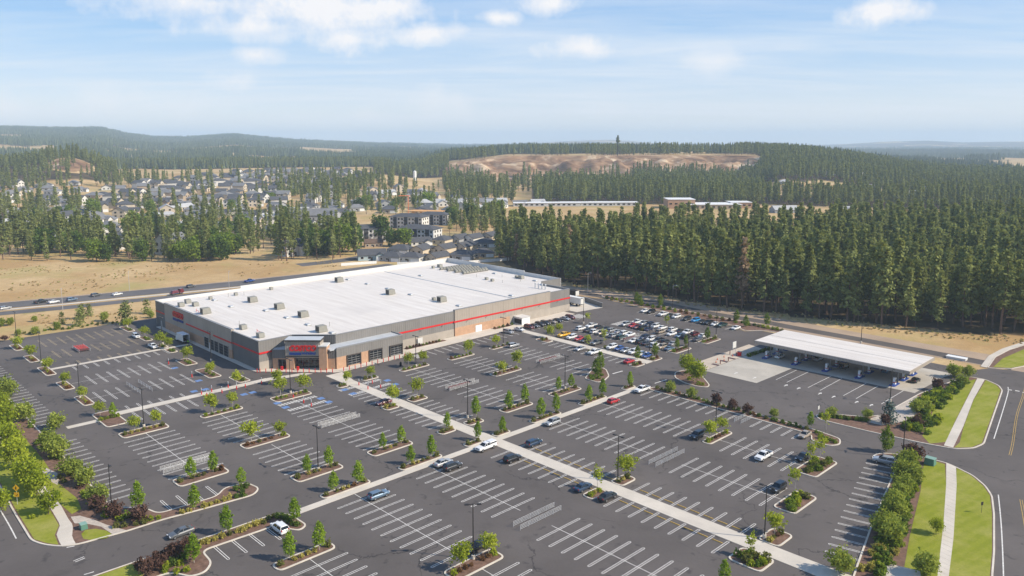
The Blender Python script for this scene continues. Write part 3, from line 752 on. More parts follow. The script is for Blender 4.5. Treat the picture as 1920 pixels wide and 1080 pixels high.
# ---------------------------------------------------------------- parking lot, roads, kerbs, markings
WP = lambda pts: [W(u, v) for u, v in pts]
def rounded(poly, rad, seg=4):
    out = []; n = len(poly)
    for i in range(n):
        p0, p1, p2 = (Vector(poly[i - 1]), Vector(poly[i]), Vector(poly[(i + 1) % n]))
        a, b = (p0 - p1), (p2 - p1); la, lb = a.length, b.length
        rr = min(rad, la * .45, lb * .45)
        a, b = p1 + a.normalized() * rr, p1 + b.normalized() * rr
        for k in range(seg + 1):
            t = k / seg; out.append(tuple(a * (1 - t) ** 2 + p1 * 2 * t * (1 - t) + b * t * t))
    return out
def inset(poly, w):
    a = sum(poly[i - 1][0] * poly[i][1] - poly[i][0] * poly[i - 1][1] for i in range(len(poly)))
    s = 1 if a > 0 else -1; n = len(poly); out = []
    for i in range(n):
        p0, p1, p2 = Vector(poly[i - 1]), Vector(poly[i]), Vector(poly[(i + 1) % n])
        d1, d2 = (p1 - p0), (p2 - p1)
        n1, n2 = Vector((-d1.y, d1.x)) * s, Vector((-d2.y, d2.x)) * s
        m = (n1.normalized() if n1.length > 1e-6 else n1) + (n2.normalized() if n2.length > 1e-6 else n2)
        if m.length < 1e-6: out.append(tuple(p1)); continue
        m.normalize(); c = max(.5, m.dot(n1.normalized()) if n1.length > 1e-6 else 1)
        out.append(tuple(p1 + m * w / c))
    return out
def bed(name, poly, label, rad=1.2, kw=.32, surface='mulch', hk=.15, lot_axes=True):
    """a kerbed planting bed: kerb ring and its bed"""
    if lot_axes: poly = WP(poly)
    a = sum(poly[i - 1][0] * poly[i][1] - poly[i][0] * poly[i - 1][1] for i in range(len(poly)))
    if a < 0: poly = poly[::-1]
    po = rounded(poly, rad); pi = inset(po, kw); n = len(po)
    cx = sum(p[0] for p in po) / n; cy = sum(p[1] for p in po) / n
    sh = lambda q: [(x - cx, y - cy) for x, y in q]
    po, pi = sh(po), sh(pi)
    root = thing(name, (cx, cy, 0), 0, label, kind='structure')
    k = MB()
    vs = [(*p, -.05) for p in po] + [(*p, hk) for p in po] + [(*p, hk) for p in pi] + [(*p, hk - .06) for p in pi]
    fs = []
    for i in range(n):
        j = (i + 1) % n
        fs += [(i, j, n + j, n + i), (n + i, n + j, 2 * n + j, 2 * n + i), (2 * n + i, 2 * n + j, 3 * n + j, 3 * n + i)]
    k.add(vs, fs)
    ob('kerb', k.mesh('kerb', M['kerb']), root)
    ob('planting_bed', MB().sheet(pi, hk - .04).mesh('planting_bed', M[surface]), root)
    return root
def sheet(name, poly, z, m, label, kind='structure', lot_axes=True, parent=None):
    p = WP(poly) if lot_axes else poly
    o = ob(name, MB().sheet(p, z).mesh(name, M[m]), parent, kind=kind, label=label)
    return o
def slab(name, poly, z, m, label, parent=None, lot_axes=True):
    return ob(name, MB().prism(WP(poly) if lot_axes else poly, -.05, z, bottom=False).mesh(name, M[m]), parent, kind='structure', label=label)

LOT = [(-333.7, 8), (-333.7, 117), (-320, 117), (-320, 264), (-262, 272), (-225, 280.5), (-205, 277.5), (-193, 277.5), (-178, 275.2), (-156, 275.2), (-148.3, 271), (-144, 276.5), (-70, 276.5), (-67, 283), (-60, 286.5), (-57, 310), (-54, 420), (-36, 420), (-40, 262), (-33, 212), (-23, 178), (-16, 150), (-7, 110), (8, 50), (8, 8)]
sheet('parking_lot', LOT, .0, 'asphalt', 'wide dark asphalt car park with cracks and patches')

def stripe(mb, p, q, w):
    p, q = Vector(p), Vector(q); d = (q - p).normalized(); n = Vector((-d.y, d.x)) * w / 2
    mb.add([(*(p - n), 0), (*(q - n), 0), (*(q + n), 0), (*(p + n), 0)], [(0, 1, 2, 3)])
HAIR = {}
def hairpin(length, m, open_end=False, gap=.42, w=.125):
    key = (round(length, 1), m, open_end)
    if key not in HAIR:
        mb = MB(); l = length / 2; g = gap / 2
        for s in (-1, 1): stripe(mb, (-l + g, s * g), (l - (0 if open_end else g), s * g), w)
        for e in ((-1,) if open_end else (-1, 1)):
            pts = [(e * (l - g) + e * math.cos(a) * g * 1.0, math.sin(a) * g) for a in np.linspace(-math.pi / 2, math.pi / 2, 5)]
            for a, b in zip(pts, pts[1:]): stripe(mb, a, b, w)
        HAIR[key] = mb.mesh('stall_marking', M[m])
    return HAIR[key]
def row(us, v0, v1, label, spine=None, m='white_line', open_end=False, axis='v', kind_root=None):
    """hairpin stall markings at each u from v0 to v1 (axis 'u': at each v from u=v0 to u=v1)"""
    mid = (v0 + v1) / 2; ln = abs(v1 - v0)
    c = (us[0], mid) if axis == 'v' else (mid, us[0])
    root = thing('stall_row', (*W(*c), 0), 0, label, kind='structure')
    x0, y0 = W(*c)
    for k in us:
        x, y = W(k, mid) if axis == 'v' else W(mid, k)
        rz = YAW + (math.pi / 2 if axis == 'v' else 0) + (0 if v1 > v0 else math.pi)
        ob('stall_marking', hairpin(ln, m, open_end), root, (x - x0, y - y0, .008), rz)
    if spine:
        mb = MB()
        for a, b in spine:
            p, q = (W(a, mid), W(b, mid)) if axis == 'v' else (W(mid, a), W(mid, b))
            stripe(mb, (p[0] - x0, p[1] - y0), (q[0] - x0, q[1] - y0), .125)
        ob('centre_line', mb.mesh('centre_line', M[m]), root, (0, 0, .006))
    return root
def seq(a, b, st=3.085):
    n = int(round((b - a) / st)); return [a + i * (b - a) / max(n, 1) for i in range(n + 1)]
def seg(*pairs): return [x for a, b in pairs for x in seq(a, b)]
# near rows
row(seg((-114.3, -62)), 57.6, 69.6, 'white stall lines of the row nearest the bottom of the view', [(-117, -62)])
row(seg((-130.4, -100), (-90.4, -56)), 77.4, 89.5, 'white stall lines between two tree islands in front', [(-133.6, -97.4), (-93.3, -56)])
row(seg((-130.4, -106), (-93.5, -50)), 97.3, 109.4, 'white stall lines with a cart corral among them, left of the long walk', [(-133.6, -104), (-95.4, -50)])
row(seg((-127.3, -102.7), (-93.4, -68.3)), 132.3, 126.4, 'white stall lines on the far side of the long walk', open_end=False)
row(seg((-127.3, -105.8), (-93.4, -68.4)), 116.8, 122.6, 'white stall lines on the near side of the long walk')
row(seg((-130.2, -102.8), (-93.4, -71.5)), 139.9, 151.6, 'white stall lines with a bare cart corral in the middle', [(-133.4, -102.2), (-94, -69.6)])
row(seg((-129.8, -105.2), (-92, -76.5)), 159.0, 171.2, 'white stall lines either side of the tree island by the dark car', [(-133.4, -98.4), (-95.6, -74.5)])
row(seg((-130, -102), (-95, -83.6)), 178.8, 184.6, 'white stall lines against the hedge before the fuel station')
# stalls along the right bank
def right_stalls():
    tips = [(-64.8, 177.1), (-54.4, 132.1)]; n = 15
    root = thing('stall_row', (*W(-60, 155), 0), 0, 'white stall lines under the bushy bank by the road', kind='structure')
    x0, y0 = W(-60, 155)
    for k in range(n + 1):
        u = tips[0][0] + (tips[1][0] - tips[0][0]) * k / n; v = tips[0][1] + (tips[1][1] - tips[0][1]) * k / n
        x, y = W(u + 2.8, v + .63)
        ob('stall_marking', hairpin(5.8, 'white_line'), root, (x - x0, y - y0, .008), YAW + .222)
right_stalls()
row(seq(53.2, 63.2, 3.1), -133.2, -127.1, 'white stall lines against the golden hedge strip', axis='u')
row(seq(53.0, 62.5, 3.1), -153.2, -159.0, 'white stall lines facing the golden shrubs above the drive', axis='u')
# rows between the long cross walk and the store
row(seg((-197, -168.3), ), 58.0, 70.3, 'white stall lines beside a cart corral, left block', [(-200, -167)])
row(seg((-197, -178.5), (-168, -152.6)), 77.5, 89.8, 'white stall lines between islands, second row of the left block', [(-200, -177), (-170.9, -151)])
row(seg((-187, -177.4), (-168, -152.2)), 97.8, 110.0, 'white stall lines with accessible bays at the store end', [(-200, -150.6)])
row(seg((-187.5, -176), (-169, -152)), 117.6, 122.8, 'white stall lines on the near side of the walk to the entrance')
row(seg((-187.5, -176.5), (-169, -152)), 132.6, 127.0, 'white stall lines on the far side of the walk to the entrance')
row(seg((-193.4, -177.5), (-168, -152.2)), 140.9, 152.9, 'white stall lines with a cart-filled corral in the middle', [(-197.3, -149.5)])
row(seg((-193, -178.3), (-168, -152.2)), 160.6, 172.9, 'white stall lines of the third row right of the entrance', [(-197, -177), (-170, -149.8)])
row(seg((-193, -179.8), (-168, -155)), 180.6, 192.6, 'white stall lines of the fourth row right of the entrance', [(-197, -152)])
row(seg((-190, -156), ), 200.0, 205.6, 'white stall lines along the cross walk near the packed cars')
row(seq(160, 204, 3.3), -211.6, -206.2, 'white stall lines along the foot of the long store wall', axis='u', m='white_line')
row(seq(213, 240, 3.3), -212.6, -206.8, 'white stall lines at the far end of the store wall', axis='u')
row(seg((-195.9, -152)), 223.4, 235.6, 'white stall lines under the first packed double row of cars')
row(seg((-184, -152)), 241.8, 254.0, 'white stall lines under the second packed double row of cars')
row(seg((-198, -152)), 268.2, 274.2, 'white stall lines under the cars at the far hedge')
row(seg((-208, -166.2)), 50.3, 45.4, 'white stall lines under the bushy left bank, near part')
row(seg((-298, -225)), 51.0, 45.6, 'white stall lines under the bushy left bank, far part')
# left lot: rows the other way round
row(seq(68.5, 94.2), -325.2, -312.8, 'worn yellow stall lines at the back of the left lot', [(66, 96)], 'tan_line', axis='u')
row([68.2, 71.4] + seq(80.9, 93.5), -304.9, -293.2, 'worn yellow stall lines beside the red cart pen', [(66, 96)], 'tan_line', axis='u')
row(seq(67.9, 97), -285.6, -281.6, 'worn yellow stall lines above the narrow path in the left lot', None, 'tan_line', axis='u')
row(seq(67.9, 97), -278.4, -272.8, 'white stall lines below the narrow path in the left lot', axis='u')
row(seq(67.8, 90.2), -264.2, -252.7, 'white stall lines in the middle of the left lot', [(62.5, 92)], axis='u')
row(seq(64.6, 70.9) + seq(80.4, 90.1), -244.9, -233.4, 'white stall lines with a cart corral, left lot', [(62.5, 92)], axis='u')
row(seq(67.4, 82.6), -225.5, -222.4, 'white stall lines above the walk across the left lot', axis='u')
row(seq(67.0, 82.0), -218.6, -211.0, 'white stall lines below the walk across the left lot', axis='u')

# walks
def walk(name, poly, label, z=.1, m='concrete'): return slab(name, poly, z, m, label)
walk('walkway', [(-200.5, 122.7), (-200.5, 126.4), (-137.8, 126.3), (-135.6, 126.3), (-133.6, 126.3), (-58, 127.0), (-40, 127.6), (-40, 123.2), (-58, 122.9), (-133.6, 122.6), (-135.6, 122.6), (-200.5, 122.7)], 'long pale concrete walk leading to the store entrance', .06)
for v0, v1, what in ((69.6, 122.6, 'near'), (126.3, 184, 'far')):
    walk('walkway', [(-135.7, v0), (-133.7, v0), (-133.7, v1), (-135.7, v1)], f'narrow pale cross walk, {what} half, beside the tree islands', .055)
walk('walkway', [(-213.6, 207.4), (-213.6, 210.6), (-152.8, 210.2), (-152.8, 206.4)], 'pale walk running between the packed cars and the empty stalls', .06)
walk('walkway', [(-222, 58.5), (-219, 58.5), (-219.2, 107.8), (-222, 107.8)], 'pale walk crossing the left lot to the store corner', .05)
walk('walkway', [(-280.9, 62), (-279, 62), (-279.2, 107.5), (-281, 107.5)], 'narrow pale path crossing the upper left lot', .05)
sheet('crosswalk', [(-219.4, 50.8), (-217.2, 50.8), (-217.2, 58.3), (-219.4, 58.3)], .008, 'concrete', 'pale crossing strip from the left bank to the lot')
FRONT = [(-316, 109.9), (-316, 108), (-236, 108.1), (-231, 108.6), (-212.4, 126.2), (-211.3, 129), (-211.3, 155), (-212.8, 158.5), (-213.6, 200), (-214.6, 246), (-220.8, 246), (-220.8, 155), (-221, 134), (-231, 122), (-231.2, 110)]
slab('store_pavement', FRONT, .13, 'concrete', 'pale pavement along the front and side of the store')
sheet('crosswalk', [(-211.2, 122.6), (-200.6, 122.6), (-200.6, 126.4), (-211.2, 128.6)], .008, 'concrete', 'pale crossing from the entrance pavement to the long walk')
sheet('crosswalk', [(-222, 107.9), (-218.9, 107.9), (-216, 121), (-219, 119)], .0085, 'concrete', 'pale crossing at the store corner')
# fuel station concrete
sheet('fuel_apron', [(-130.2, 213.7), (-112.2, 213.9), (-111.8, 237.2), (-74.9, 238.7), (-74, 262), (-73, 268), (-130.2, 268)], .006, 'apron', 'pale concrete apron around the fuel pumps')
slab('fuel_pavement', [(-137.4, 219.7), (-130.4, 213.6), (-130.4, 252), (-136.9, 254)], .06, 'tan_concrete', 'tan concrete strip with cones beside the fuel queue')
sheet('dock_apron', [(-216.6, 249.8), (-214.6, 265.2), (-232, 270.2), (-237, 262.6), (-237, 250.4)], .007, 'concrete', 'pale concrete yard of the loading dock')
mb = MB()
for p, q in (((60, 608), (215, 535)), ((140, 628), (305, 548)), ((300, 667), (475, 580)), ((390, 688), (555, 598)), ((565, 728), (735, 635)), ((660, 750), (825, 655)), ((850, 790), (1015, 690))):
    stripe(mb, W(*r(8, *p)), W(*r(8, *q)), .17)
lanes = ob('lane_lines', mb.mesh('lane_lines', M['white_line']), None, (0, 0, .012), kind='structure', label='white lane lines of the fuel queue')
def arrow_mesh():
    mb = MB(); mb.add([(-1.4, -.17, 0), (.1, -.17, 0), (.1, .17, 0), (-1.4, .17, 0)], [(0, 1, 2, 3)]); mb.add([(0.1, -.6, 0), (1.3, 0, 0), (.1, .6, 0)], [(0, 1, 2)]); return mb.mesh('lane_arrow', M['white_line'])
ARROW = arrow_mesh()
for (x, y) in ((135, 650), (230, 672), (390, 711), (492, 735), (665, 775), (775, 798)):
    u, v = r(8, x, y); o = ob('lane_arrow', ARROW, lanes, (*W(u, v), 0), YAW + math.pi / 2, .85)
for (x, y) in ((1820, 593), (1680, 558)):
    u, v = r(7, x, y); ob('lane_arrow', ARROW, lanes, (*W(u, v), 0), YAW + math.pi / 2, .8)
mb = MB()
stripe(mb, W(*r(7, 755, 563)), W(*r(7, 830, 542)), .5)
stripe(mb, W(*r(7, 1070, 635)), W(*r(7, 1160, 607)), .35)
stripe(mb, W(*r(2, 550, 968)), W(*r(2, 630, 935)), .18); stripe(mb, W(*r(2, 565, 975)), W(*r(2, 638, 945)), .18)
stripe(mb, W(*r(2, 630, 1070)), W(*r(2, 705, 1048)), .22)
stripe(mb, W(*r(2, 500, 866)), W(*r(2, 560, 855)), .25)
ob('stop_lines', mb.mesh('stop_lines', M['white_line']), None, (0, 0, .01), kind='structure', label='white stop bars painted on the drives')
# road lines on the right and left roads
def poly_line(name, pts, w, m, label, z=.012):
    mb = MB(); q = [W(*p) for p in pts]
    P_ = []
    for i in range(len(q) - 1):
        p0, p1, p2, p3 = (Vector(q[max(i - 1, 0)]), Vector(q[i]), Vector(q[i + 1]), Vector(q[min(i + 2, len(q) - 1)]))
        for k in range(8):
            t = k / 8; P_.append(.5 * (2 * p1 + (p2 - p0) * t + (2 * p0 - 5 * p1 + 4 * p2 - p3) * t * t + (3 * p1 - p0 - 3 * p2 + p3) * t ** 3))
    P_.append(Vector(q[-1]))
    vs = []
    for i, p in enumerate(P_):
        d = (P_[min(i + 1, len(P_) - 1)] - P_[max(i - 1, 0)]).normalized(); n = Vector((-d.y, d.x)) * w / 2
        vs += [(*(p - n), 0), (*(p + n), 0)]
    mb.add(vs, [(2 * i, 2 * i + 2, 2 * i + 3, 2 * i + 1) for i in range(len(P_) - 1)])
    return ob(name, mb.mesh(name, M[m]), None, (0, 0, z), kind='structure', label=label)
poly_line('edge_line', [(-38.9, 180.5), (-34.8, 165.9), (-29.6, 146), (-22, 116), (-16, 92)], .2, 'white_line', 'white edge line of the right-hand road, near stretch')
poly_line('edge_line', [(-57.2, 265), (-55.6, 258.1), (-52, 237), (-48.4, 215.1)], .22, 'white_line', 'white edge line of the right-hand road, far stretch')
for off in (0, .4):
    poly_line('centre_line', [(-35.2 + off, 181.3), (-31.7 + off, 169.1), (-26, 148), (-18 + off, 116)], .1, 'yellow_line', 'yellow centre line of the right-hand road, near stretch' + (', outer' if off else ''))
    poly_line('centre_line', [(-53.6 + off, 268), (-51.8 + off, 256.9), (-48.9 + off, 237.8), (-44.6 + off, 215.4), (-43 + off, 206)], .1, 'yellow_line', 'yellow centre line of the right-hand road, far stretch' + (', outer' if off else ''))
poly_line('edge_line', [(-230, 28.6), (-177.6, 28.2), (-161.9, 27.8)], .22, 'white_line', 'white edge line of the road on the left')
mb = MB()
for x, y in ((1813, 684), (1870, 692), (1925, 705)):
    p = Vector(W(*r(8, x, y))); d = Vector(W(1, .25)).normalized(); stripe(mb, p - d * .55, p + d * .55, .75)
ob('crossing_bars', mb.mesh('crossing_bars', M['white_line']), None, (0, 0, .012), kind='structure', label='white bars of the crossing where the drive meets the road')

# beds along the edges
LB = [(-334, 45.6), (-300, 45.6), (-163, 44.8), (-157.5, 49.6), (-153.4, 50.6), (-152.8, 62), (-155.6, 65), (-154.6, 69.6), (-150, 70.4), (-147.8, 68), (-148.9, 58), (-150.1, 50), (-150.2, 43.5), (-151.3, 35.3), (-152.8, 32.8), (-155.5, 30.8), (-159, 29.5), (-173, 29.8), (-189, 30.4), (-334, 32.)]
bed('left_bank', LB, 'long planted bank between the left road and the car park', 1.5)
S2 = [(-138, 12), (-138, 34.6), (-137.4, 60), (-137.1, 67), (-135, 69.3), (-128.5, 69.5), (-127.4, 67.4), (-129.3, 66), (-132.4, 65.6), (-133.1, 51), (-128, 50.7), (-125.7, 48.5), (-126, 46), (-130, 44), (-131, 12)]
bed('hedge_strip', S2, 'planted strip of golden shrubs between the drive and the front stalls', 1.5)
R6 = [(-132, 184.9), (-81.5, 184.9), (-79.8, 181), (-75, 180.6), (-73.4, 183.5), (-75, 187.4), (-82, 188.8), (-128, 188.8), (-132, 188)]
bed('hedge_strip', R6, 'planted strip with low hedge before the fuel station drive', 1.5)
RB = [(-65.2, 180.6), (-65.2, 184.6), (-62.5, 187.2), (-58.5, 188.2), (-56.4, 190.2), (-51.8, 190.4), (-49.3, 189.3), (-45.4, 187.2), (-41.9, 183.2), (-39.5, 178.8), (-36.9, 170), (-32.8, 153.7), (-30.8, 144.6), (-22.5, 112), (-37, 108), (-44.5, 115), (-48.3, 130.5), (-52.4, 147.8), (-59, 179)]
bed('right_bank', RB, 'planted bank and lawn between the car park and the right-hand road', 1.5)
UB = [(-87.3, 199.6), (-85, 196.8), (-72, 197.4), (-59, 199.1), (-53.1, 200.6), (-50, 204.3), (-49.0, 209.4), (-53.6, 237.2), (-57.3, 259.9), (-59.4, 264.5), (-64, 268.4), (-68.5, 268), (-71, 258), (-73.7, 239), (-74.6, 212), (-77, 207.8), (-84, 203.6)]
bed('fuel_bank', UB, 'planted bank and lawn between the fuel station and the right-hand road', 1.5)
bed('far_bank', [(-232, 285), (-224, 281.6), (-205, 278.4), (-193, 278.4), (-178, 276), (-156, 276), (-148.3, 271.6), (-143.5, 277.2), (-136, 278.6), (-136, 283.6), (-150, 285.2), (-190, 285.8), (-232, 287.4)], 'hedge bank at the far side of the packed car park', 1.5)
bed('verge', [(-67.4, 283), (-69.3, 299.1), (-68.5, 313.3), (-64, 338), (-55, 338), (-56, 318), (-59.4, 293.4), (-61.5, 287.4), (-65, 284.4)], 'green verge at the corner of the drive and the road', 1.)
def lawn(poly, label, z=.135, m='lawn', name='lawn'): return sheet(name, poly, z, m, label)
lawn([(-56.2, 189.3), (-50.8, 170.2), (-48.3, 159.9), (-45.7, 149), (-43.4, 140.4), (-36, 112), (-31.2, 112), (-37.6, 138.7), (-42.6, 157.8), (-48, 177.4), (-51.8, 189.2)], 'bright mown lawn between the bushes and the right-hand pavement')
lawn([(-49.3, 188.8), (-46.4, 178.8), (-39.6, 153.6), (-36.1, 139.2), (-29.5, 112), (-23.4, 112.6), (-31.3, 144.6), (-33.3, 153.7), (-37.4, 169.9), (-40, 178.6), (-42.3, 182.7), (-45.7, 186.6)], 'bright mown verge between the right-hand pavement and the road')
lawn([(-58.4, 199.8), (-55.8, 204.3), (-58.7, 219.3), (-62.4, 242.8), (-66.2, 266.4), (-69, 256), (-68.4, 236), (-64, 218), (-61.5, 204)], 'bright lawn below the fuel station bushes')
lawn([(-53.4, 201.4), (-50.6, 204.6), (-49.6, 209.4), (-54.1, 237.2), (-57.9, 259.8), (-60, 264), (-63.8, 267.6), (-60.8, 244.1), (-56.2, 218.6), (-53.5, 205.9)], 'bright verge between the upper pavement and the road')
lawn([(-66.2, 285), (-66.9, 299.2), (-65, 317), (-63, 336), (-55.6, 337), (-56.5, 318), (-59.9, 293.4), (-62, 288)], 'bright green lawn at the corner beyond the drive')
lawn([(-333, 32.6), (-189, 31), (-173, 30.4), (-159, 30.1), (-155.8, 31.4), (-153.6, 32.8), (-158.2, 33.3), (-161.7, 34.9), (-170.4, 35.4), (-200, 35.8), (-333, 37)], 'striped lawn between the left road and its pavement')
lawn([(-333, 39.4), (-200, 38), (-170.6, 37.6), (-165, 38), (-166, 40), (-172, 40.8), (-182, 40), (-200, 41), (-333, 42)], 'strip of lawn on the car park side of the left pavement')
lawn([tuple(r(2, *p)) for p in ((610, 770), (640, 740), (720, 730), (800, 745), (838, 770), (800, 800), (680, 815), (625, 805))], 'small bright green patch of ground cover by the drive', .14)
lawn([(-137.4, 14), (-137.4, 40), (-134.2, 43.5), (-132, 40), (-131.4, 14)], 'lawn at the end of the golden hedge strip')
def slab_walk(name, left, right, label, z=.15, n=None):
    """pavement of separate slabs between two edge lines"""
    def along(pts, t):
        q = [Vector(p) for p in pts]; L_ = [0]
        for a, b in zip(q, q[1:]): L_.append(L_[-1] + (b - a).length)
        s = t * L_[-1]
        for i in range(len(q) - 1):
            if s <= L_[i + 1] + 1e-9: return q[i].lerp(q[i + 1], (s - L_[i]) / (L_[i + 1] - L_[i]))
    ln = sum((Vector(a) - Vector(b)).length for a, b in zip(left, left[1:]))
    n = n or max(2, int(ln / 1.8))
    root = thing(name, (*W(*left[0]), 0), 0, label, kind='structure')
    x0, y0 = W(*left[0])
    for k in range(n):
        a, b = k / n + .015 / n, (k + 1) / n - .015 / n
        p = [along(left, a), along(left, b), along(right, b), along(right, a)]
        q = [(W(*c)[0] - x0, W(*c)[1] - y0) for c in p]
        ob('paving_slab', MB().prism(q, .06, z + random.uniform(-.004, .004), bottom=False).mesh('paving_slab', M['concrete']), root)
slab_walk('pavement', [(-51.8, 190.1), (-48, 177.4), (-42.6, 157.8), (-37.7, 138.7), (-30, 108)], [(-49.5, 189.2), (-46.4, 179), (-39.6, 153.6), (-36.1, 139.2), (-28.3, 108)], 'pale slab pavement beside the right-hand road')
slab_walk('pavement', [(-66.2, 267.7), (-62.3, 242.8), (-58.6, 219.3), (-55.6, 201)], [(-64.2, 267.8), (-60.9, 244.1), (-56.3, 218.6), (-53.6, 201.2)], 'pale slab pavement beside the fuel station lawn')
slab_walk('pavement', [(-69.4, 283), (-71.2, 299.1), (-70.6, 313.3), (-66, 340)], [(-67.5, 283), (-69.4, 299.1), (-68.6, 313.3), (-64.1, 340)], 'pale curving pavement at the far corner verge')
slab_walk('pavement', [(-333, 39.3), (-200, 37.7), (-170.7, 37.5), (-163, 36.9), (-160, 36.9), (-155, 35.4), (-151.9, 35.2)], [(-333, 37.1), (-200, 35.9), (-170.4, 35.6), (-161.7, 35.1), (-158.2, 33.6), (-155, 33.2), (-152.6, 33.1)], 'pale meandering pavement through the left lawn')
lawn([tuple(r(2, *p)) for p in ((530, 640), (600, 632), (700, 660), (800, 700), (960, 745), (850, 775), (760, 715), (640, 690), (560, 690))], 'pale cobble drain curving through the mulch by the drive', .138, 'gravel', 'gravel_swale')
lawn([tuple(r(2, *p)) for p in ((280, 275), (350, 275), (430, 310), (445, 370), (430, 400), (390, 380), (340, 320))], 'pale gravel patch among the left bank bushes', .138, 'gravel', 'gravel_patch')
lawn([(-76, 204), (-71.5, 204), (-67.5, 213), (-67.8, 222), (-70.5, 232), (-73.4, 236), (-74.2, 214)], 'pale gravel strip behind the fuel station bushes', .138, 'gravel', 'gravel_strip')
slab('concrete_pad', [tuple(r(5, *p)) for p in ((855, 980), (1140, 1050), (1150, 1110), (1000, 1150), (820, 1090))], .16, 'concrete', 'pale concrete pad at the foot of the right bank')

# tree islands (u0, u1, v0, v1, label)
ISL = {}
def island(key, u0, u1, v0, v1, label, rad=1.3):
    ISL[key] = (u0, u1, v0, v1)
    bed('parking_island', [(u0, v0), (u1, v0), (u1, v1), (u0, v1)], label, rad)
island('a1', -204.6, -200.0, 58.7, 70.3, 'kerbed island with two trees at the store end, leftmost row')
island('a2', -203.0, -200.2, 78.8, 90.5, 'kerbed island with two trees at the store end, second row')
island('a3', -203.2, -198.3, 99.2, 110.8, 'kerbed island with a light pole before the entrance')
island('a4', -200.0, -197.0, 119.0, 122.6, 'small island on the near side of the entrance walk')
island('a5', -200.4, -197.8, 128.2, 134.0, 'small island on the far side of the entrance walk')
island('a6', -200.0, -197.3, 142.4, 153.9, 'kerbed island with a light pole right of the entrance')
island('a7', -199.3, -196.6, 162.0, 173.3, 'kerbed island with one tree facing the store wall')
island('a8', -199.3, -196.8, 181.4, 192.0, 'kerbed island with a light pole near the silver car')
island('b1', -167.2, -162.4, 58.1, 69.5, 'kerbed island with two narrow trees by the left cart corral')
island('b2', -176.2, -172.2, 77.6, 89.8, 'kerbed island with russet shrubs in the left block')
island('b4', -174.6, -170.9, 117.8, 122.6, 'small island by the maroon car on the walk')
island('b5', -175.0, -171.4, 127.0, 133.0, 'small island across the walk from the maroon car')
island('b7', -176.4, -172.6, 160.6, 172.6, 'kerbed island with russet shrubs right of the entrance')
island('c1', -151.0, -146.6, 77.5, 89.3, 'kerbed island with a light pole before the cross walk')
island('c2', -150.6, -146.8, 97.3, 109.2, 'kerbed island with two narrow trees before the cross walk')
island('c3', -149.2, -146.3, 117.4, 122.6, 'small island on the near side of the walk crossing')
island('c4', -149.4, -146.2, 126.5, 132.2, 'small island with a light pole on the far side of the walk crossing')
island('c5', -150.0, -146.5, 140.0, 151.2, 'kerbed island with two narrow trees behind the silver car')
island('c6', -149.8, -145.8, 159.6, 171.3, 'kerbed island with a light pole near the cross walk corner')
for k, (v0, v1, w) in enumerate(((77.5, 89.3, 'the silver-blue wagon'), (97.5, 109.4, 'the dark parked pair'), (117.0, 122.4, 'the white truck'), (126.5, 131.8, 'the far side of the white truck'), (139.9, 151.2, 'the silver crossover'), (159.7, 170.8, 'the red hatchback'), (179.4, 184.6, 'the white pickup'))):
    island(f'd{k}', -138.2, -135.8, v0, v1, f'narrow kerbed island along the cross walk by {w}', 1.0)
island('e0', -120.2, -117.1, 57.6, 69.2, 'kerbed island with two narrow trees near the bottom of the view')
island('e1', -97.4, -93.3, 77.6, 89.1, 'kerbed island with the tall light pole in the foreground')
island('e5', -98.4, -95.7, 160.6, 171.8, 'kerbed island by the hidden dark car')
island('f1', -99.9, -96.7, 117.2, 122.5, 'small island by the blue sedan on the walk')
island('f2', -99.9, -96.4, 126.6, 132.1, 'small island with a light pole on the far side of the walk')
island('g1', -65.6, -59.0, 116.9, 122.6, 'leafy island at the near end of the long walk')
island('g2', -65.2, -60.8, 127.1, 133.2, 'island with a light pole at the near end of the long walk')
island('h1', -69.5, -64.6, 141.2, 151.8, 'kerbed island with green shrubs by the dark crossover')
island('h2', -74.6, -69.2, 160.8, 172.6, 'kerbed island with green shrubs by the black car')
for k, (a, b) in enumerate(((-324, -313.8), (-303.6, -293.2), (-284.8, -272.5), (-262.6, -252.4), (-243.6, -233.3))):
    island(f'l{k}', a, b, 58.9, 62.0, f'narrow island at the left end of the left lot rows, {ordinal(k + 1)} from the back', 1.)
island('l5', -224.5, -211.0, 58.2, 63.6, 'kerbed island where the walk enters the left lot')
for k, (a, b, c, d) in enumerate(((-326, -315.2, 97, 100), (-303.6, -295.5, 96.8, 99.8), (-287.5, -281.4, 97.2, 100.2), (-278.7, -272.6, 97.2, 100.2), (-262, -252.9, 94.8, 99.2), (-246, -233.8, 94.9, 99))):
    island(f'm{k}', a, b, c, d, f'narrow island at the store end of the left lot rows, {ordinal(k + 1)} from the back', 1.)
island('m6', -231, -223.0, 99.5, 103.5, 'small island by the red bollards at the store corner', 1.)
bed('parking_island', [(-151.9, 179.2), (-146.4, 179.1), (-146.2, 182), (-148.2, 187), (-153.3, 191.8), (-158.4, 193.2), (-157, 189), (-154, 183)], 'wedge island with two tall narrow trees by the drive')
bed('parking_island', [(-133, 200.5), (-136, 205), (-135.3, 209.8), (-131.5, 212), (-126, 206.5), (-121, 201.7), (-120.3, 199.3), (-123, 197.6), (-128, 198)], 'rounded island with two lime green maples by the fuel queue')
island('n1', -196.5, -190, 202.5, 206.4, 'rounded island at the store end of the packed-car walk')
island('n2', -172, -169, 202.4, 206.2, 'small island by the white pickup in the cross walk row')
island('n3', -171.5, -168.5, 210.6, 215.5, 'small island by the grey pickup')
island('n4', -151.4, -148, 200.4, 206.2, 'small island at the end of the red car row')
island('n5', -151.6, -148, 210.4, 216.2, 'small island with a light pole by the blue hatchback')
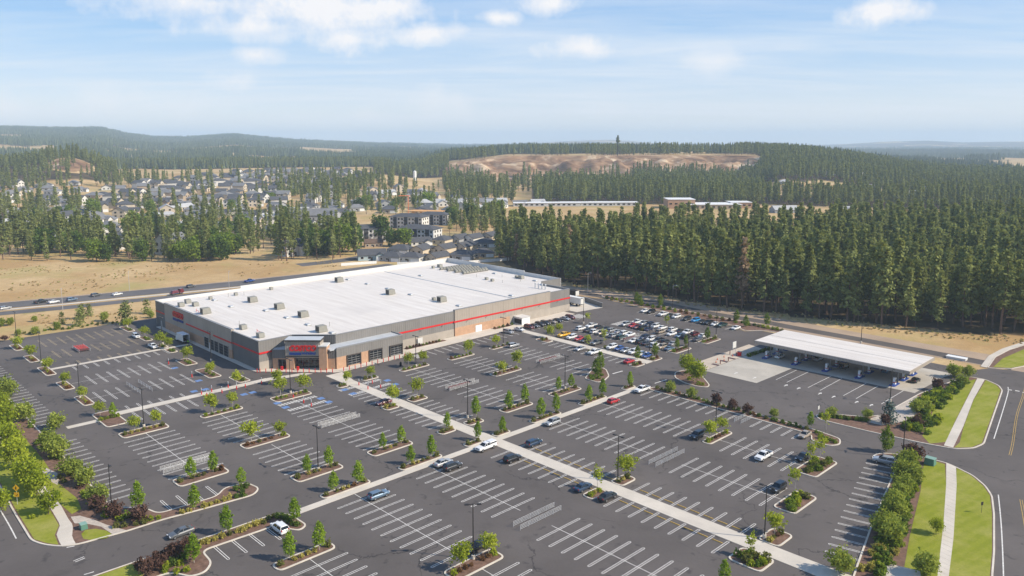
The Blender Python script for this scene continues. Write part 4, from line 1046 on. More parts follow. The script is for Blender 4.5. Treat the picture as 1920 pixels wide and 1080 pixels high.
island('n6', -152.2, -148.2, 224.0, 234.4, 'kerbed island with narrow trees ending the packed rows')
island('n7', -152.0, -147.8, 243.0, 253.6, 'kerbed island with a light pole ending the far packed rows')
island('n8', -178, -174.6, 241, 247, 'small island with a young tree among packed cars')
slab('walkway', [(-152.7, 206.4), (-148.2, 206.5), (-148.2, 210.2), (-152.7, 210.2)], .12, 'concrete', 'pale end pad of the packed-car walk')

# wheel stops along the long walk
WS = MB().prism([(-1.05, -.09), (1.05, -.09), (1.05, .09), (-1.05, .09)], 0, .12).mesh('wheel_stop', M['yellow_line'])
for u in seq(-122.8, -69.9):
    for v, w in ((128.1, 'far'), (121.1, 'near')):
        if -101 < u < -94.5: continue
        o = ob('wheel_stop', WS, None, (*W(u, v), .0), YAW, category='wheel stop'); run(o, 'thin yellow wheel stop', f'on the {w} side of the long walk')
# accessible bays: blue squares and hatching
def hatch(u0, u1, v0, v1, label, n=7, m='white_line'):
    mb = MB()
    c = W((u0 + u1) / 2, (v0 + v1) / 2)
    for k in range(n):
        v = v0 + (v1 - v0) * (k + .15) / n; dv = (v1 - v0) / n * .5
        q = [W(u0, v), W(u1, v + dv * .9), W(u1, v + dv * 1.9), W(u0, v + dv)]
        mb.add([(x - c[0], y - c[1], 0) for x, y in q], [(0, 1, 2, 3)])
    for u in (u0, u1): stripe(mb, Vector(W(u, v0)) - Vector(c), Vector(W(u, v1)) - Vector(c), .12)
    ob('bay_hatching', mb.mesh('bay_hatching', M[m]), None, (*c, .009), kind='structure', label=label)
def blue_pad(u, v, label):
    ob('blue_pad', MB().prism([(-.95, -.95), (.95, -.95), (.95, .95), (-.95, .95)], 0, .004).mesh('blue_pad', M['blue_paint']), None, (*W(u, v), .006), YAW, kind='structure', label=label)
for k, (u, v0, v1) in enumerate(((-195.6, 98.2, 110.2), (-190.0, 98.2, 110.2), (-195.2, 117.6, 122.6), (-189.6, 117.6, 122.6), (-196.0, 126.6, 132.8), (-190.4, 126.6, 132.8))):
    hatch(u - .8, u + .8, v0, v1, f'white hatched gap between accessible bays, {ordinal(k + 1)} set', 13 if v1 - v0 > 8 else 7)
for k, (n_, x, y) in enumerate(((6, 160, 783), (6, 222, 815), (6, 487, 748), (6, 545, 775), (6, 665, 683), (6, 728, 712), (6, 985, 613), (6, 1045, 642), (1, 1310, 520), (1, 1490, 615), (1, 1455, 695), (1, 1540, 680), (1, 1830, 718), (1, 1895, 703))):
    blue_pad(*r(n_, x, y), f'blue painted square of an accessible bay, {ordinal(k + 1)} in the lot')
hatch(-213.4, -207.6, 241.2, 247.5, 'white hatching on the ground at the far store corner', 9)
hatch(-192.2, -188.8, 242.4, 252.4, 'white hatched end of the far packed row', 11)
hatch(-210.8, -207, 155.6, 159.6, 'white hatching at the end of the café wing', 6)
# ---------------------------------------------------------------- the warehouse store
def ray(x, y):
    X, U = (x - 960) / F, (CY - y) / F
    d = (X, cP + U * sP, -sP + U * cP)
    return (*lot(d[:2]), d[2])
def plane_u(x, y, u):        # pixel on the vertical plane u -> (v, z)
    d = ray(x, y); t = u / d[0]; return d[1] * t, H + d[2] * t
def plane_v(x, y, v):
    d = ray(x, y); t = v / d[1]; return d[0] * t, H + d[2] * t
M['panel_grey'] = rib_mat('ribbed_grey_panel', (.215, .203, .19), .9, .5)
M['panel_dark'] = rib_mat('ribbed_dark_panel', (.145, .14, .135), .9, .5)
M['panel_beige'] = rib_mat('ribbed_beige_panel', (.37, .32, .268), .9, .45)
M['block_beige'] = mat('beige_block_wall', (.38, .335, .285), .85, .1, .4, bump=.3, bscale=3)
M['brick'] = mat('tan_brick', (.47, .29, .185), .85, .14, .8, bump=.4, bscale=6)
M['roof_white'] = mat('white_roof_membrane', (.70, .635, .565), .55, .12, 1., vmap='Object', stretch=(.035, .5, 1), col2=(.76, .71, .65))
def roof_seams(m):
    t = m.node_tree; b = t.nodes['Principled BSDF']; src = b.inputs['Base Color'].links[0].from_socket
    co = N(t, 'ShaderNodeTexCoord').outputs['Object']; sp_ = N(t, 'ShaderNodeSeparateXYZ'); t.links.new(co, sp_.inputs[0])
    fr = math_n(t, 'FRACT', math_n(t, 'MULTIPLY', sp_.outputs[1], .25)); seam = ramp(t, fr, [(.0, .16), (.05, .16), (.07, 0.)])
    n = N(t, 'ShaderNodeTexNoise', in_Scale=.05, in_Detail=5.0); t.links.new(co, n.inputs['Vector'])
    c = mixc(t, seam, src, (.42, .40, .39)); c = mixc(t, ramp(t, n.outputs['Fac'], [(.52, 0.), (.75, .35)]), c, (.50, .46, .43))
    t.links.new(c, b.inputs['Base Color'])
roof_seams(M['roof_white'])
M['roof_grey'] = mat('pale_grey_membrane', (.46, .48, .50), .6, .08, .3)
M['cap'] = mat('grey_metal_cap', (.24, .24, .24), .5)
M['dark_cap'] = mat('dark_metal_cap', (.07, .06, .055), .5)
M['door_dark'] = mat('dark_bay_door', (.014, .014, .016), .35)
OU, OV = -231., 110.
def P2(p): return p[0] - OU, p[1] - OV
store = thing('warehouse_store', (*W(OU, OV), 0), YAW, 'huge flat white-roofed grey and beige warehouse store with red stripe and entrance portico', 'warehouse')
def spart(name, mb, m, parent=None, **kw): return ob(name, mb.mesh(name, M[m] if isinstance(m, str) else m), parent or store, **kw)
def wallseg(name, p, q, z0, z1, m, th=.35, out=0., parent=None):
    p, q = Vector(P2(p)), Vector(P2(q)); d = (q - p).normalized(); n = Vector((d.y, -d.x))   # outward to the right of travel
    a, b = p + n * out, q + n * out; c, e = q - n * th, p - n * th
    return spart(name, MB().prism([tuple(a), tuple(b), tuple(c), tuple(e)], z0, z1), m, parent)
RZ, WT = 9.05, 9.75
ROOF = [(-321, 110), (-231, 110), (-231, 122), (-221, 132.5), (-221, 250), (-238, 250), (-238, 263), (-321, 263)]
spart('roof', MB().prism([P2(p) for p in inset(ROOF, .3)], RZ - .4, RZ), 'roof_white')
# left wall (seen in shade)
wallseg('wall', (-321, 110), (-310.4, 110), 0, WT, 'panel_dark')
wallseg('wall', (-310.4, 110), (-250, 110), 3.2, WT + .65, 'panel_beige', .7, .35)
wallseg('wall', (-310.4, 110), (-250, 110), 0, 3.2, 'brick', .7, .36)
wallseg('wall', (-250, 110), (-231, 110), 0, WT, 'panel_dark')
wallseg('wall', (-230.65, 110), (-231, 122), 2.9, WT, 'panel_grey', .35, .0)
wallseg('wall', (-230.65, 110), (-231, 122), 0, 2.9, 'block_beige', .35, .02)
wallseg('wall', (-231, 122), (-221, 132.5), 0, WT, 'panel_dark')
wallseg('wall', (-221, 132.5), (-221, 184), 3.0, WT, 'panel_grey')
wallseg('wall', (-221, 132.5), (-221, 184), 0, 3.0, 'block_beige', .35, .02)
wallseg('wall', (-221, 184), (-221, 237), 3.4, WT + .55, 'panel_beige', .7, .4)
wallseg('wall', (-221, 184), (-221, 213), 0, 3.4, 'brick', .7, .42)
wallseg('wall', (-221, 213), (-221, 237), 0, 3.4, 'block_beige', .7, .42)
wallseg('wall', (-221, 237), (-221, 250), 3.0, WT, 'panel_grey')
wallseg('wall', (-221, 237), (-221, 250), 0, 3.0, 'block_beige', .35, .02)
wallseg('wall', (-221, 250), (-238, 250), 0, WT, 'panel_grey')
wallseg('wall', (-238, 250), (-238, 263), 0, WT + .9, 'panel_grey')
wallseg('wall', (-238, 263), (-262, 263), 0, WT + .9, 'off')
wallseg('wall', (-262, 263), (-321, 263), 0, WT + 1.6, 'off')
wallseg('wall', (-321, 263), (-321, 146), 0, WT + 1.4, 'off')
wallseg('wall', (-321, 146), (-321, 110), 0, WT + .3, 'off')
for p, q, z, o in (((-321, 110), (-310.4, 110), WT, 0), ((-310.4, 110), (-250, 110), WT + .65, .35), ((-250, 110), (-230.7, 110), WT, 0), ((-230.65, 110), (-231, 122), WT, 0), ((-231, 122), (-221, 132.5), WT, 0), ((-221, 132.5), (-221, 184), WT, 0), ((-221, 184), (-221, 237), WT + .55, .4), ((-221, 237), (-221, 250), WT, 0), ((-221, 250), (-238, 250), WT, 0), ((-238, 250), (-238, 263), WT + .9, 0)):
    wallseg('parapet_cap', p, q, z, z + .13, 'cap', .5, o + .08)
# red stripes
def stripe_on(p, q, z0, z1, out):
    s = wallseg('red_stripe', p, q, z0, z1, 'red', .1, out)
stripe_on((-320.9, 110), (-310.5, 110), 5.5, 6.0, .12)
stripe_on((-289, 110), (-267, 110), 5.5, 6.0, .5)
stripe_on((-264.6, 110), (-250, 110), 5.5, 6.0, .5)
stripe_on((-249.9, 110), (-230.6, 110), 5.5, 6.0, .12)
stripe_on((-230.5, 110), (-230.8, 116.4), 5.5, 6.05, .12)
stripe_on((-221, 150), (-221, 183.5), 5.45, 6.05, .12)
stripe_on((-221, 183.6), (-221, 237), 5.45, 6.05, .52)
stripe_on((-221, 237.1), (-221, 250), 5.45, 6.05, .12)
stripe_on((-238, 256), (-238, 262.9), 5.6, 6.2, .12)
# roof joint and units
a, b = lot(G(718.75, 508.75, RZ)), lot(G(962, 559.5, RZ))
vj = (a[1] + b[1]) / 2
spart('roof_joint', MB().box(-318 - OU, -222 - OU, vj - .25 - OV, vj + .25 - OV, RZ - .05, RZ + .16), 'roof_grey')
def unit_mesh(L_, Wd, h):
    mb = MB(); mb.frustum((-L_ / 2, L_ / 2, -Wd / 2, Wd / 2, .25), (-L_ / 2, L_ * .36, -Wd / 2, Wd / 2, h)); mb.box(-L_ / 2 + .1, L_ / 2 - .1, -Wd / 2 + .1, Wd / 2 - .1, 0, .25)
    return mb.mesh('rooftop_unit', M['unit'])
def grille_mesh(L_, Wd, h):
    return MB().box(-L_ / 2 - .02, -L_ / 2, -Wd / 2 + .2, Wd / 2 - .2, .5, h - .25).mesh('intake_grille', M['dark_metal'])
UN = {'big': (3.4, 2.6, 2.3), 'med': (2.4, 2.0, 1.6), 'small': (1.4, 1.3, 1.2)}
UM = {k: unit_mesh(*v) for k, v in UN.items()}; GM = {k: grille_mesh(*v) for k, v in UN.items()}
HATCH = MB().frustum((-1.2, 1.2, -.8, .8, 0), (-.9, .9, -.55, .55, .55)).mesh('roof_hatch', M['roof_grey'])
HFRAME = MB().box(-1.3, 1.3, -.9, .9, 0, .12).mesh('hatch_kerb', M['unit'])
def on_roof(px, py):
    u, v = lot(G(px, py, RZ)); return (u - OU, v - OV, RZ)
for k, x, y in (('big', 425, 512), ('med', 290, 433), ('med', 347, 455), ('small', 460, 405), ('big', 777, 425), ('big', 978, 477), ('big', 1157, 537), ('big', 1293, 648), ('med', 835, 690), ('med', 705, 628), ('big', 1425, 275), ('big', 1810, 368), ('small', 650, 375), ('small', 915, 333), ('med', 240, 458)):
    q = on_roof(280 + x / 4, 460 + y / 4); o = ob('rooftop_unit', UM[k], store, q, math.pi / 2 if k == 'big' else 0); ob('intake_grille', GM[k], o)
for k, x, y in (('big', 515, 423), ('small', 455, 412), ('med', 500, 165), ('small', 450, 172), ('small', 850, 258), ('small', 893, 270), ('med', 1110, 250), ('small', 1075, 245)):
    q = on_roof(700 + x / 4, 460 + y / 4); o = ob('rooftop_unit', UM[k], store, q, math.pi / 2 if k == 'big' else 0); ob('intake_grille', GM[k], o)
for x0, y0, pts in ((280, 460, ((613, 462), (873, 492), (1030, 545), (1188, 598), (1370, 660), (488, 414), (1490, 259), (1635, 292), (1788, 328))), (700, 460, ((280, 372), (640, 456), (355, 230), (1035, 380), (910, 213), (1213, 268)))):
    for x, y in pts:
        o = ob('roof_hatch', HATCH, store, on_roof(x0 + x / 4, y0 + y / 4)); ob('hatch_kerb', HFRAME, o)
PIPE = MB().tube((0, 0, 0), (0, 0, 2.1), .32, .32, 8).tube((0, 0, 2.1), (0, 0, 2.35), .45, .3, 8).mesh('vent_stack', M['galv'])
for x, y in ((1215, 318), (1240, 323), (1266, 327), (1291, 331)): ob('vent_stack', PIPE, store, on_roof(700 + x / 4, 460 + y / 4))
THIN = MB().tube((0, 0, 0), (0, 0, 1.5), .08, .08, 5).mesh('vent_pipe', M['unit'])
for x0, x, y in ((280, 1352, 606), (280, 710, 375), (280, 593, 385), (280, 675, 595), (700, 775, 238), (700, 965, 240), (700, 1103, 272), (700, 968, 282)): ob('vent_pipe', THIN, store, on_roof(x0 + x / 4, 460 + y / 4))
RACK = MB()
for k in range(9): RACK.box(-8 + k * 1.8, -6.6 + k * 1.8, -.5, .5, .5, 1.25)
for s in (-.45, .45): RACK.box(-8.4, 8.6, s - .06, s + .06, .3, .52)
RACK = RACK.mesh('condenser_rack', M['unit'])
LEGS = MB().box(-8.2, 8.4, -.2, .2, 0, .3).mesh('rack_stand', M['dark_metal'])
ca, cb = on_roof(700 + 590 / 4, 460 + 200 / 4), on_roof(700 + 830 / 4, 460 + 165 / 4)
for k in range(7):
    t = k / 6; o = ob('condenser_rack', RACK, store, (ca[0] + (cb[0] - ca[0]) * .5 - 9 + 3.0 * k, (ca[1] + cb[1]) / 2 + (k % 2) * 2 - 3, RZ), math.pi / 2); ob('rack_stand', LEGS, o)
REDT = MB().box(-1.2, 1.2, -.05, .05, .5, .62).box(-1.2, -1.08, -.05, .05, 0, 1.1).box(1.08, 1.2, -.05, .05, 0, .6).mesh('red_roof_rail', M['red'])
for x, y in ((820, 655), (362, 500)): ob('red_roof_rail', REDT, store, on_roof(280 + x / 4, 460 + y / 4))
# left wall doors, signs
LV = 109.55
doors = spart
for x0, x1, yt, yb in ((830, 890, 735, 880), (925, 970, 790, 915), (980, 1035, 800, 945), (1050, 1110, 830, 975), (1120, 1185, 860, 1010)):
    u0, _ = plane_v(280 + x0 / 8, 540 + (yt + yb) / 16, LV); u1, _ = plane_v(280 + x1 / 8, 540 + (yt + yb) / 16, LV)
    d = spart('bay_door', MB().box(u0 - OU, u1 - OU, LV - .02 - OV, LV + .3 - OV, .13, 3.9), 'door_dark')
    mb = MB(); mb.box(u0 - .2 - OU, u0 - OU, LV - .12 - OV, LV + .2 - OV, .13, 4.1); mb.box(u1 - OU, u1 + .2 - OU, LV - .12 - OV, LV + .2 - OV, .13, 4.1); mb.box(u0 - OU, u1 - OU, LV - .12 - OV, LV + .2 - OV, 3.9, 4.1)
    spart('door_frame', mb, 'block_beige', d)
    mb = MB()
    for zz in (1.1, 2.1, 3.1): mb.box(u0 - OU, u1 - OU, LV - .05 - OV, LV - .021 - OV, zz, zz + .07)
    spart('door_rail', mb, 'cap', d)
for ua, w in ((-268.5, 1.0), (-316, 1.1)):
    spart('service_door', MB().box(ua - OU, ua + w - OU, (LV if ua > -300 else 109.95) - .04 - OV, 110.2 - OV, .13, 2.4), 'off')
def text_mesh(s, size, m, depth=.12, shear=.28, bold=.0):
    cu = bpy.data.curves.new('lettering', 'FONT'); cu.body = s; cu.size = size; cu.extrude = depth; cu.shear = shear; cu.offset = bold
    cu.align_x = 'CENTER'; cu.align_y = 'BOTTOM'; cu.space_character = .92
    o = bpy.data.objects.new('tmp', cu); COL.objects.link(o)
    bpy.context.view_layer.update()
    me = bpy.data.meshes.new_from_object(o.evaluated_get(bpy.context.evaluated_depsgraph_get()))
    bpy.data.objects.remove(o); bpy.data.curves.remove(cu)
    me.materials.clear(); me.materials.append(M[m]); me.name = 'lettering'
    return me
def sign(cx, cy, z, rz, width, parent=None):
    """red italic name over a blue striped second line"""
    root = ob('store_sign', text_mesh('C', width * .30, 'red', .14, .28, width * .010), parent or store, (cx, cy, z), 0)
    root.rotation_euler = (math.pi / 2, 0, rz)
    bb = [v.co for v in root.data.vertices]; 
    me = text_mesh('COSTCO', width * .27, 'red', .14, .25, width * .016)
    xs = [v.co.x for v in me.vertices]; s = width / (max(xs) - min(xs))
    for v in me.vertices: v.co.x = (v.co.x - (max(xs) + min(xs)) / 2) * s
    root.data = me
    h = max(v.co.y for v in me.vertices)
    mb = MB(); w = width
    for k in range(3):
        y0 = -.19 * w / 2.2 - .0 + k * w * .026 - w * .0; y0 = -w * .105 + k * w * .031
        mb.add([(-w * .5 + (2 - k) * -.006 * w, y0, -.1), (-w * .06, y0, -.1), (-w * .055, y0 + w * .021, -.1), (-w * .5, y0 + w * .021, -.1), (-w * .5 + (2 - k) * -.006 * w, y0, .12), (-w * .06, y0, .12), (-w * .055, y0 + w * .021, .12), (-w * .5, y0 + w * .021, .12)], [(3, 2, 1, 0), (4, 5, 6, 7), (0, 1, 5, 4), (1, 2, 6, 5), (2, 3, 7, 6), (3, 0, 4, 7)])
    spart('blue_bar', mb, 'blue', root)
    m2 = text_mesh('WHOLESALE', w * .105, 'blue', .12, .28, w * .003)
    xs = [v.co.x for v in m2.vertices]; s = .52 * w / (max(xs) - min(xs)); lo = min(xs)
    for v in m2.vertices: v.co.x = (v.co.x - lo) * s - .035 * w
    ob('lettering', m2, root, (0, -w * .105, 0))
    return root
u0, z0 = plane_v(280 + 350 / 8, 540 + 385 / 8, 109.5); u1, z1 = plane_v(280 + 505 / 8, 540 + 415 / 8, 109.5)
sign((u0 + u1) / 2 - OU, 109.5 - OV, 6.35, 0, abs(u1 - u0) * 1.0)
# entrance portico, set across the corner
PO = (-225.2, 117.1); TD = (.70711, .70711); ND = (.70711, -.70711)
def T(t, n): return PO[0] + TD[0] * t + ND[0] * n - OU, PO[1] + TD[1] * t + ND[1] * n - OV
def pbox(name, t0, t1, n0, n1, z0, z1, m, parent=None, **kw):
    return spart(name, MB().prism([T(t0, n0), T(t1, n0), T(t1, n1), T(t0, n1)], z0, z1), m, parent, **kw)
portico = pbox('entrance_portico', -.6, 10.7, -4.5, 0, 4.75, 9.6, 'panel_beige')
pbox('portico_cap', -1.0, 11.1, -4.9, .4, 9.6, 10.05, 'dark_cap', portico)
pbox('portico_roof', -.8, 10.9, -4.7, .2, 10.05, 10.12, 'roof_grey', portico)
pbox('portico_band', -.65, 10.6, -4.4, .06, 4.4, 4.75, 'dark_cap', portico)
pbox('brick_pier', -.5, 2.0, -3.8, -.05, .13, 4.4, 'brick', portico)
pbox('brick_pillar', 10.35, 12.9, -3.6, .45, .13, 7.9, 'brick', portico)
pbox('pillar_cap', 10.2, 13.05, -3.7, .6, 7.9, 8.3, 'off', portico)
g = pbox('entrance_glass', 2.0, 10.35, -2.6, -2.4, .13, 4.4, 'glass', portico)
mb = MB()
for t in (2.05, 4.1, 6.15, 8.2, 10.2): mb.prism([T(t, -2.4), T(t + .1, -2.4), T(t + .1, -2.3), T(t, -2.3)], .13, 4.4)
mb.prism([T(2.0, -2.4), T(10.35, -2.4), T(10.35, -2.32), T(2.0, -2.32)], 2.9, 3.05)
spart('door_mullions', mb, 'cap', g)
pbox('sign_beam', 2.0, 10.35, -2.3, -.3, 3.95, 4.4, 'panel_beige', portico)
pbox('left_link_base', -5.2, -.5, -6, -1.0, .13, 3.7, 'brick', portico)
pbox('left_link_wall', -5.25, -.6, -6.2, -.95, 3.7, 6.5, 'panel_dark', portico)
pbox('left_link_roof', -5.0, -.6, -7.5, -1.2, 6.5, 6.58, 'roof_grey', portico)
d = pbox('side_door_glass', -3.4, -.7, -1.05, -.9, .13, 3.3, 'glass', portico)
mb = MB()
for t in (-3.4, -2.1, -.85): mb.prism([T(t, -.9), T(t + .1, -.9), T(t + .1, -.82), T(t, -.82)], .13, 3.3)
spart('door_mullions', mb, 'cap', d)
pbox('right_link_base', 12.9, 15.2, -4, -.9, .13, 3.7, 'brick', portico)
pbox('right_link_wall', 12.9, 15.25, -4, -.85, 3.7, 6.6, 'panel_dark', portico)
sg = sign(*T(5.1, .12), 6.05, math.pi / 4, 8.8, portico)
cart = MB()
for t in (-2.2, 3.0): pbox('red_box', t, t + .7, .1, .7, .13, 1.35, 'red', portico)
# café wing
WU = -214.7
wing = spart('wing_wall', MB().box(-221.3 - OU, WU - OU, 128.9 - OV, 155.4 - OV, 4.0, 6.75), 'panel_grey')
def vpx(px, py): return plane_u(px, py, WU)[0]
v_br = vpx(640 + 415 / 8, 600 + 560 / 8)
spart('wing_base', MB().box(-221.3 - OU, WU + .05 - OU, 128.85 - OV, v_br - OV, .13, 4.0), 'brick', wing)
spart('wing_base', MB().box(-221.3 - OU, WU - OU, v_br - OV, 155.4 - OV, .13, 4.0), 'panel_grey', wing)
spart('wing_roof', MB().box(-221 - OU, WU - .5 - OU, 126.9 - OV, 154.9 - OV, 6.4, 6.80), 'roof_grey', wing)
mb = MB(); mb.box(WU - .35 - OU, WU + .08 - OU, 128.9 - OV, 155.5 - OV, 6.75, 7.15); mb.box(-221.2 - OU, WU - .35 - OU, 155.05 - OV, 155.5 - OV, 6.75, 7.15)
spart('wing_parapet', mb, 'cap', wing)
for x0, x1, y in ((92, 282, 620), (422, 600, 550), (732, 905, 480)):
    va, vb = vpx(640 + x0 / 8, 600 + y / 8), vpx(640 + x1 / 8, 600 + y / 8)
    d = spart('bay_window', MB().box(WU + .03 - OU, WU + .1 - OU, va - OV, vb - OV, .5, 3.7), 'glass', wing)
    mb = MB()
    for k in range(5): mb.box(WU + .1 - OU, WU + .16 - OU, va - OV, vb - OV, .5 + k * .76, .6 + k * .76)
    for k in range(4): v = va + (vb - va) * k / 3; mb.box(WU + .1 - OU, WU + .15 - OU, v - .05 - OV, v + .05 - OV, .5, 3.64)
    spart('window_bars', mb, 'cap', d)
    mb = MB(); mb.box(WU + .03 - OU, WU + .4 - OU, va - .3 - OV, va - OV, .13, 4.0); mb.box(WU + .03 - OU, WU + .4 - OU, vb - OV, vb + .3 - OV, .13, 4.0); mb.box(WU + .03 - OU, WU + .4 - OU, va - .3 - OV, vb + .3 - OV, 3.7, 4.0)
    spart('window_frame', mb, 'dark_cap', d)
# doors on the long wall
for px, py, w, m in ((788, 648, 2.2, 'off'), (895, 612, 1.8, 'white'), (900.5, 611, 1.6, 'white')):
    v, _ = plane_u(px, py, -220.5)
    spart('service_door', MB().box(-220.55 - OU, -220.5 - OU + .05, v - w / 2 - OV, v + w / 2 - OV, .13, 2.6), m)
LAMP = MB().box(0, .35, -.15, .15, 0, .22).mesh('wall_lamp', M['cap'])
for v in (158, 168, 178, 190, 200, 210, 220, 230, 242): ob('wall_lamp', LAMP, store, (-220.85 - OU + (.55 if 184 < v < 237 else .12), v - OV, 5.2))
# compactor house by the wall, dock wall, trailer
tb = thing('compactor_shed', (*W(*lot(G(978, 607))), .0), YAW, 'small white box shed against the beige store wall', 'shed')
ob('shed_wall', MB().box(-2.6, 2.2, -2.0, 2.6, 0.1, 3.0).mesh('shed_wall', M['white']), tb)
ob('shed_opening', MB().box(-2.2, 2.0, -2.06, -2.0, .4, 2.4).mesh('shed_opening', M['door_dark']), tb)
ob('shed_roof', MB().box(-2.8, 2.4, -2.2, 2.8, 3.0, 3.15).mesh('shed_roof', M['off']), tb)
ds = thing('dock_wall', (*W(-230.6, 270.4), 0), YAW, 'low dark retaining wall beside the loading dock', 'wall')
mb = MB().prism([(0, -.25), (15.6, -5.3), (15.7, -4.9), (.1, .2)], 0, 1.9); ob('wall_panel', mb.mesh('wall_panel', M['panel_dark']), ds)
ob('wall_cap', MB().prism([(-.1, -.35), (15.6, -5.4), (15.8, -4.8), (0, .3)], 1.9, 2.02).mesh('wall_cap', M['cap']), ds)
def trailer(px, py, label, m, L_=13., h=3.9, axis=0., cab=False):
    u, v = lot(G(px, py)); o = thing('semi_trailer', (*W(u, v), 0), YAW + axis, label, 'trailer')
    ob('box_body', MB().box(-L_ / 2, L_ / 2, -1.28, 1.28, 1.15, h).mesh('box_body', M[m]), o)
    ob('chassis', MB().box(-L_ / 2 + .3, L_ / 2 - .3, -.5, .5, .75, 1.15).mesh('chassis', M['dark_metal']), o)
    wm = MB().tube((0, -.15, 0), (0, .15, 0), .5, .5, 12).mesh('wheel', M['black'])
    for x in (-L_ / 2 + 1.2, -L_ / 2 + 2.4, L_ / 2 - 2.5):
        for s in (-1.1, 1.1): ob('wheel', wm, o, (x, s, .5))
    ob('rear_door', MB().box(L_ / 2, L_ / 2 + .05, -1.2, 1.2, 1.2, h - .1).mesh('rear_door', M['off']), o)
    if cab:
        ob('cab', MB().frustum((-L_ / 2 - 3.2, -L_ / 2 - .6, -1.2, 1.2, .8), (-L_ / 2 - 2.6, -L_ / 2 - .6, -1.1, 1.1, 3.6)).mesh('cab', M['red']), o)
trailer(1078, 572, 'white box trailer backed up at the loading dock', 'white', 9.)
trailer(1066, 556, 'dark trailer with red cab behind the white one at the dock', 'dark_metal', 11., 3.6, 0, True)

# ---------------------------------------------------------------- fuel station
CU0, CU1, CV0, CV1 = -127.7, -77.1, 240.2, 262.1
gs = thing('fuel_canopy', (*W(CU0, CV0), 0), YAW, 'long white flat fuel station canopy on slim columns', 'canopy')
L_, Wd = CU1 - CU0, CV1 - CV0
mb = MB(); mb.box(0, L_, 0, Wd, 4.75, 5.7); ob('canopy_fascia', mb.mesh('canopy_fascia', M['panel_beige']), gs)
mb = MB(); mb.box(.25, L_ - .25, .25, Wd / 2 - .15, 5.7, 5.8); ob('canopy_roof', mb.mesh('canopy_roof', M['roof_white']), gs)
mb = MB(); mb.box(.25, L_ - .25, Wd / 2 + .15, Wd - .25, 5.7, 5.8); ob('canopy_roof', mb.mesh('canopy_roof', M['roof_white']), gs)
ob('canopy_gutter', MB().box(.25, L_ - .25, Wd / 2 - .12, Wd / 2 + .12, 5.7, 5.74).mesh('canopy_gutter', M['roof_grey']), gs)
COLM = MB().box(-.15, .15, -.15, .15, .0, 4.75).mesh('column', M['cap'])
PB = MB().prism(rounded([(-.9, -2.4), (.9, -2.4), (.9, 2.4), (-.9, 2.4)], .6, 3), 0, .22).mesh('pump_plinth', M['blue'])
PD = MB().frustum((-.35, .35, -.55, .55, .22), (-.32, .32, -.5, .5, 2.3)).mesh('dispenser', M['white'])
PS = MB().box(.35, .40, -.4, .4, 1.1, 1.7).box(-.40, -.35, -.4, .4, 1.1, 1.7).mesh('pump_screen', M['glass'])
PBR = MB().box(-.36, .36, -.56, .56, .7, .95).mesh('pump_band', M['red'])
for i, u in enumerate((-123.9, -113.4, -103.0, -92.5, -82.0)):
    for j, v in enumerate((242.6, 250.2, 257.8)):
        ob('column', COLM, gs, (u + .2 - CU0, v + 2.1 - CV0, 0))
        o = thing('fuel_pump', (*W(u, v), .006), YAW, None, 'fuel pump')
        ob('pump_plinth', PB, o); ob('dispenser', PD, o); ob('pump_screen', PS, o); ob('pump_band', PBR, o)
        run(o, 'white fuel pump', f'in the {("front", "middle", "back")[j]} row under the canopy')
# tanks vents behind the canopy, concrete pad
tk = thing('tank_cover', (*W(*r(8, 1415, 452)), 0), YAW, 'low white concrete box beyond the end of the fuel canopy', 'utility box')
ob('box_body', MB().box(-3.0, 3.0, -1.2, 1.2, 0, .7).mesh('box_body', M['off']), tk); ob('box_lid', MB().box(-3.1, 3.1, -1.3, 1.3, .7, .8).mesh('box_lid', M['white']), tk)

# ---------------------------------------------------------------- light poles, bollards, signs, small furniture
def pole_parts(h, heads):
    base = MB().tube((0, 0, 0), (0, 0, .75), .34, .34, 10).mesh('pole_base', M['kerb'])
    shaft = MB().tube((0, 0, .75), (0, 0, h), .13, .08, 6).mesh('shaft', M['dark_metal'])
    tpl = [('pole_base', base, (0, 0, 0), 0, []), ('shaft', shaft, (0, 0, 0), 0, [])]
    for k in range(heads):
        s = 1 if k == 0 else -1
        arm = MB().box(min(0, s * .7), max(0, s * .7), -.05, .05, h - .16, h - .06).mesh('lamp_arm', M['dark_metal'])
        hd = MB().frustum((s * 1.1 - .42, s * 1.1 + .42, -.24, .24, h - .2), (s * 1.1 - .36, s * 1.1 + .36, -.2, .2, h - .02)).mesh('lamp_head', M['dark_metal'])
        tpl += [('lamp_arm', arm, (0, 0, 0), 0, []), ('lamp_head', hd, (0, 0, 0), 0, [])]
    return tpl
POLE1, POLE2 = pole_parts(9.4, 1), pole_parts(10.4, 2)
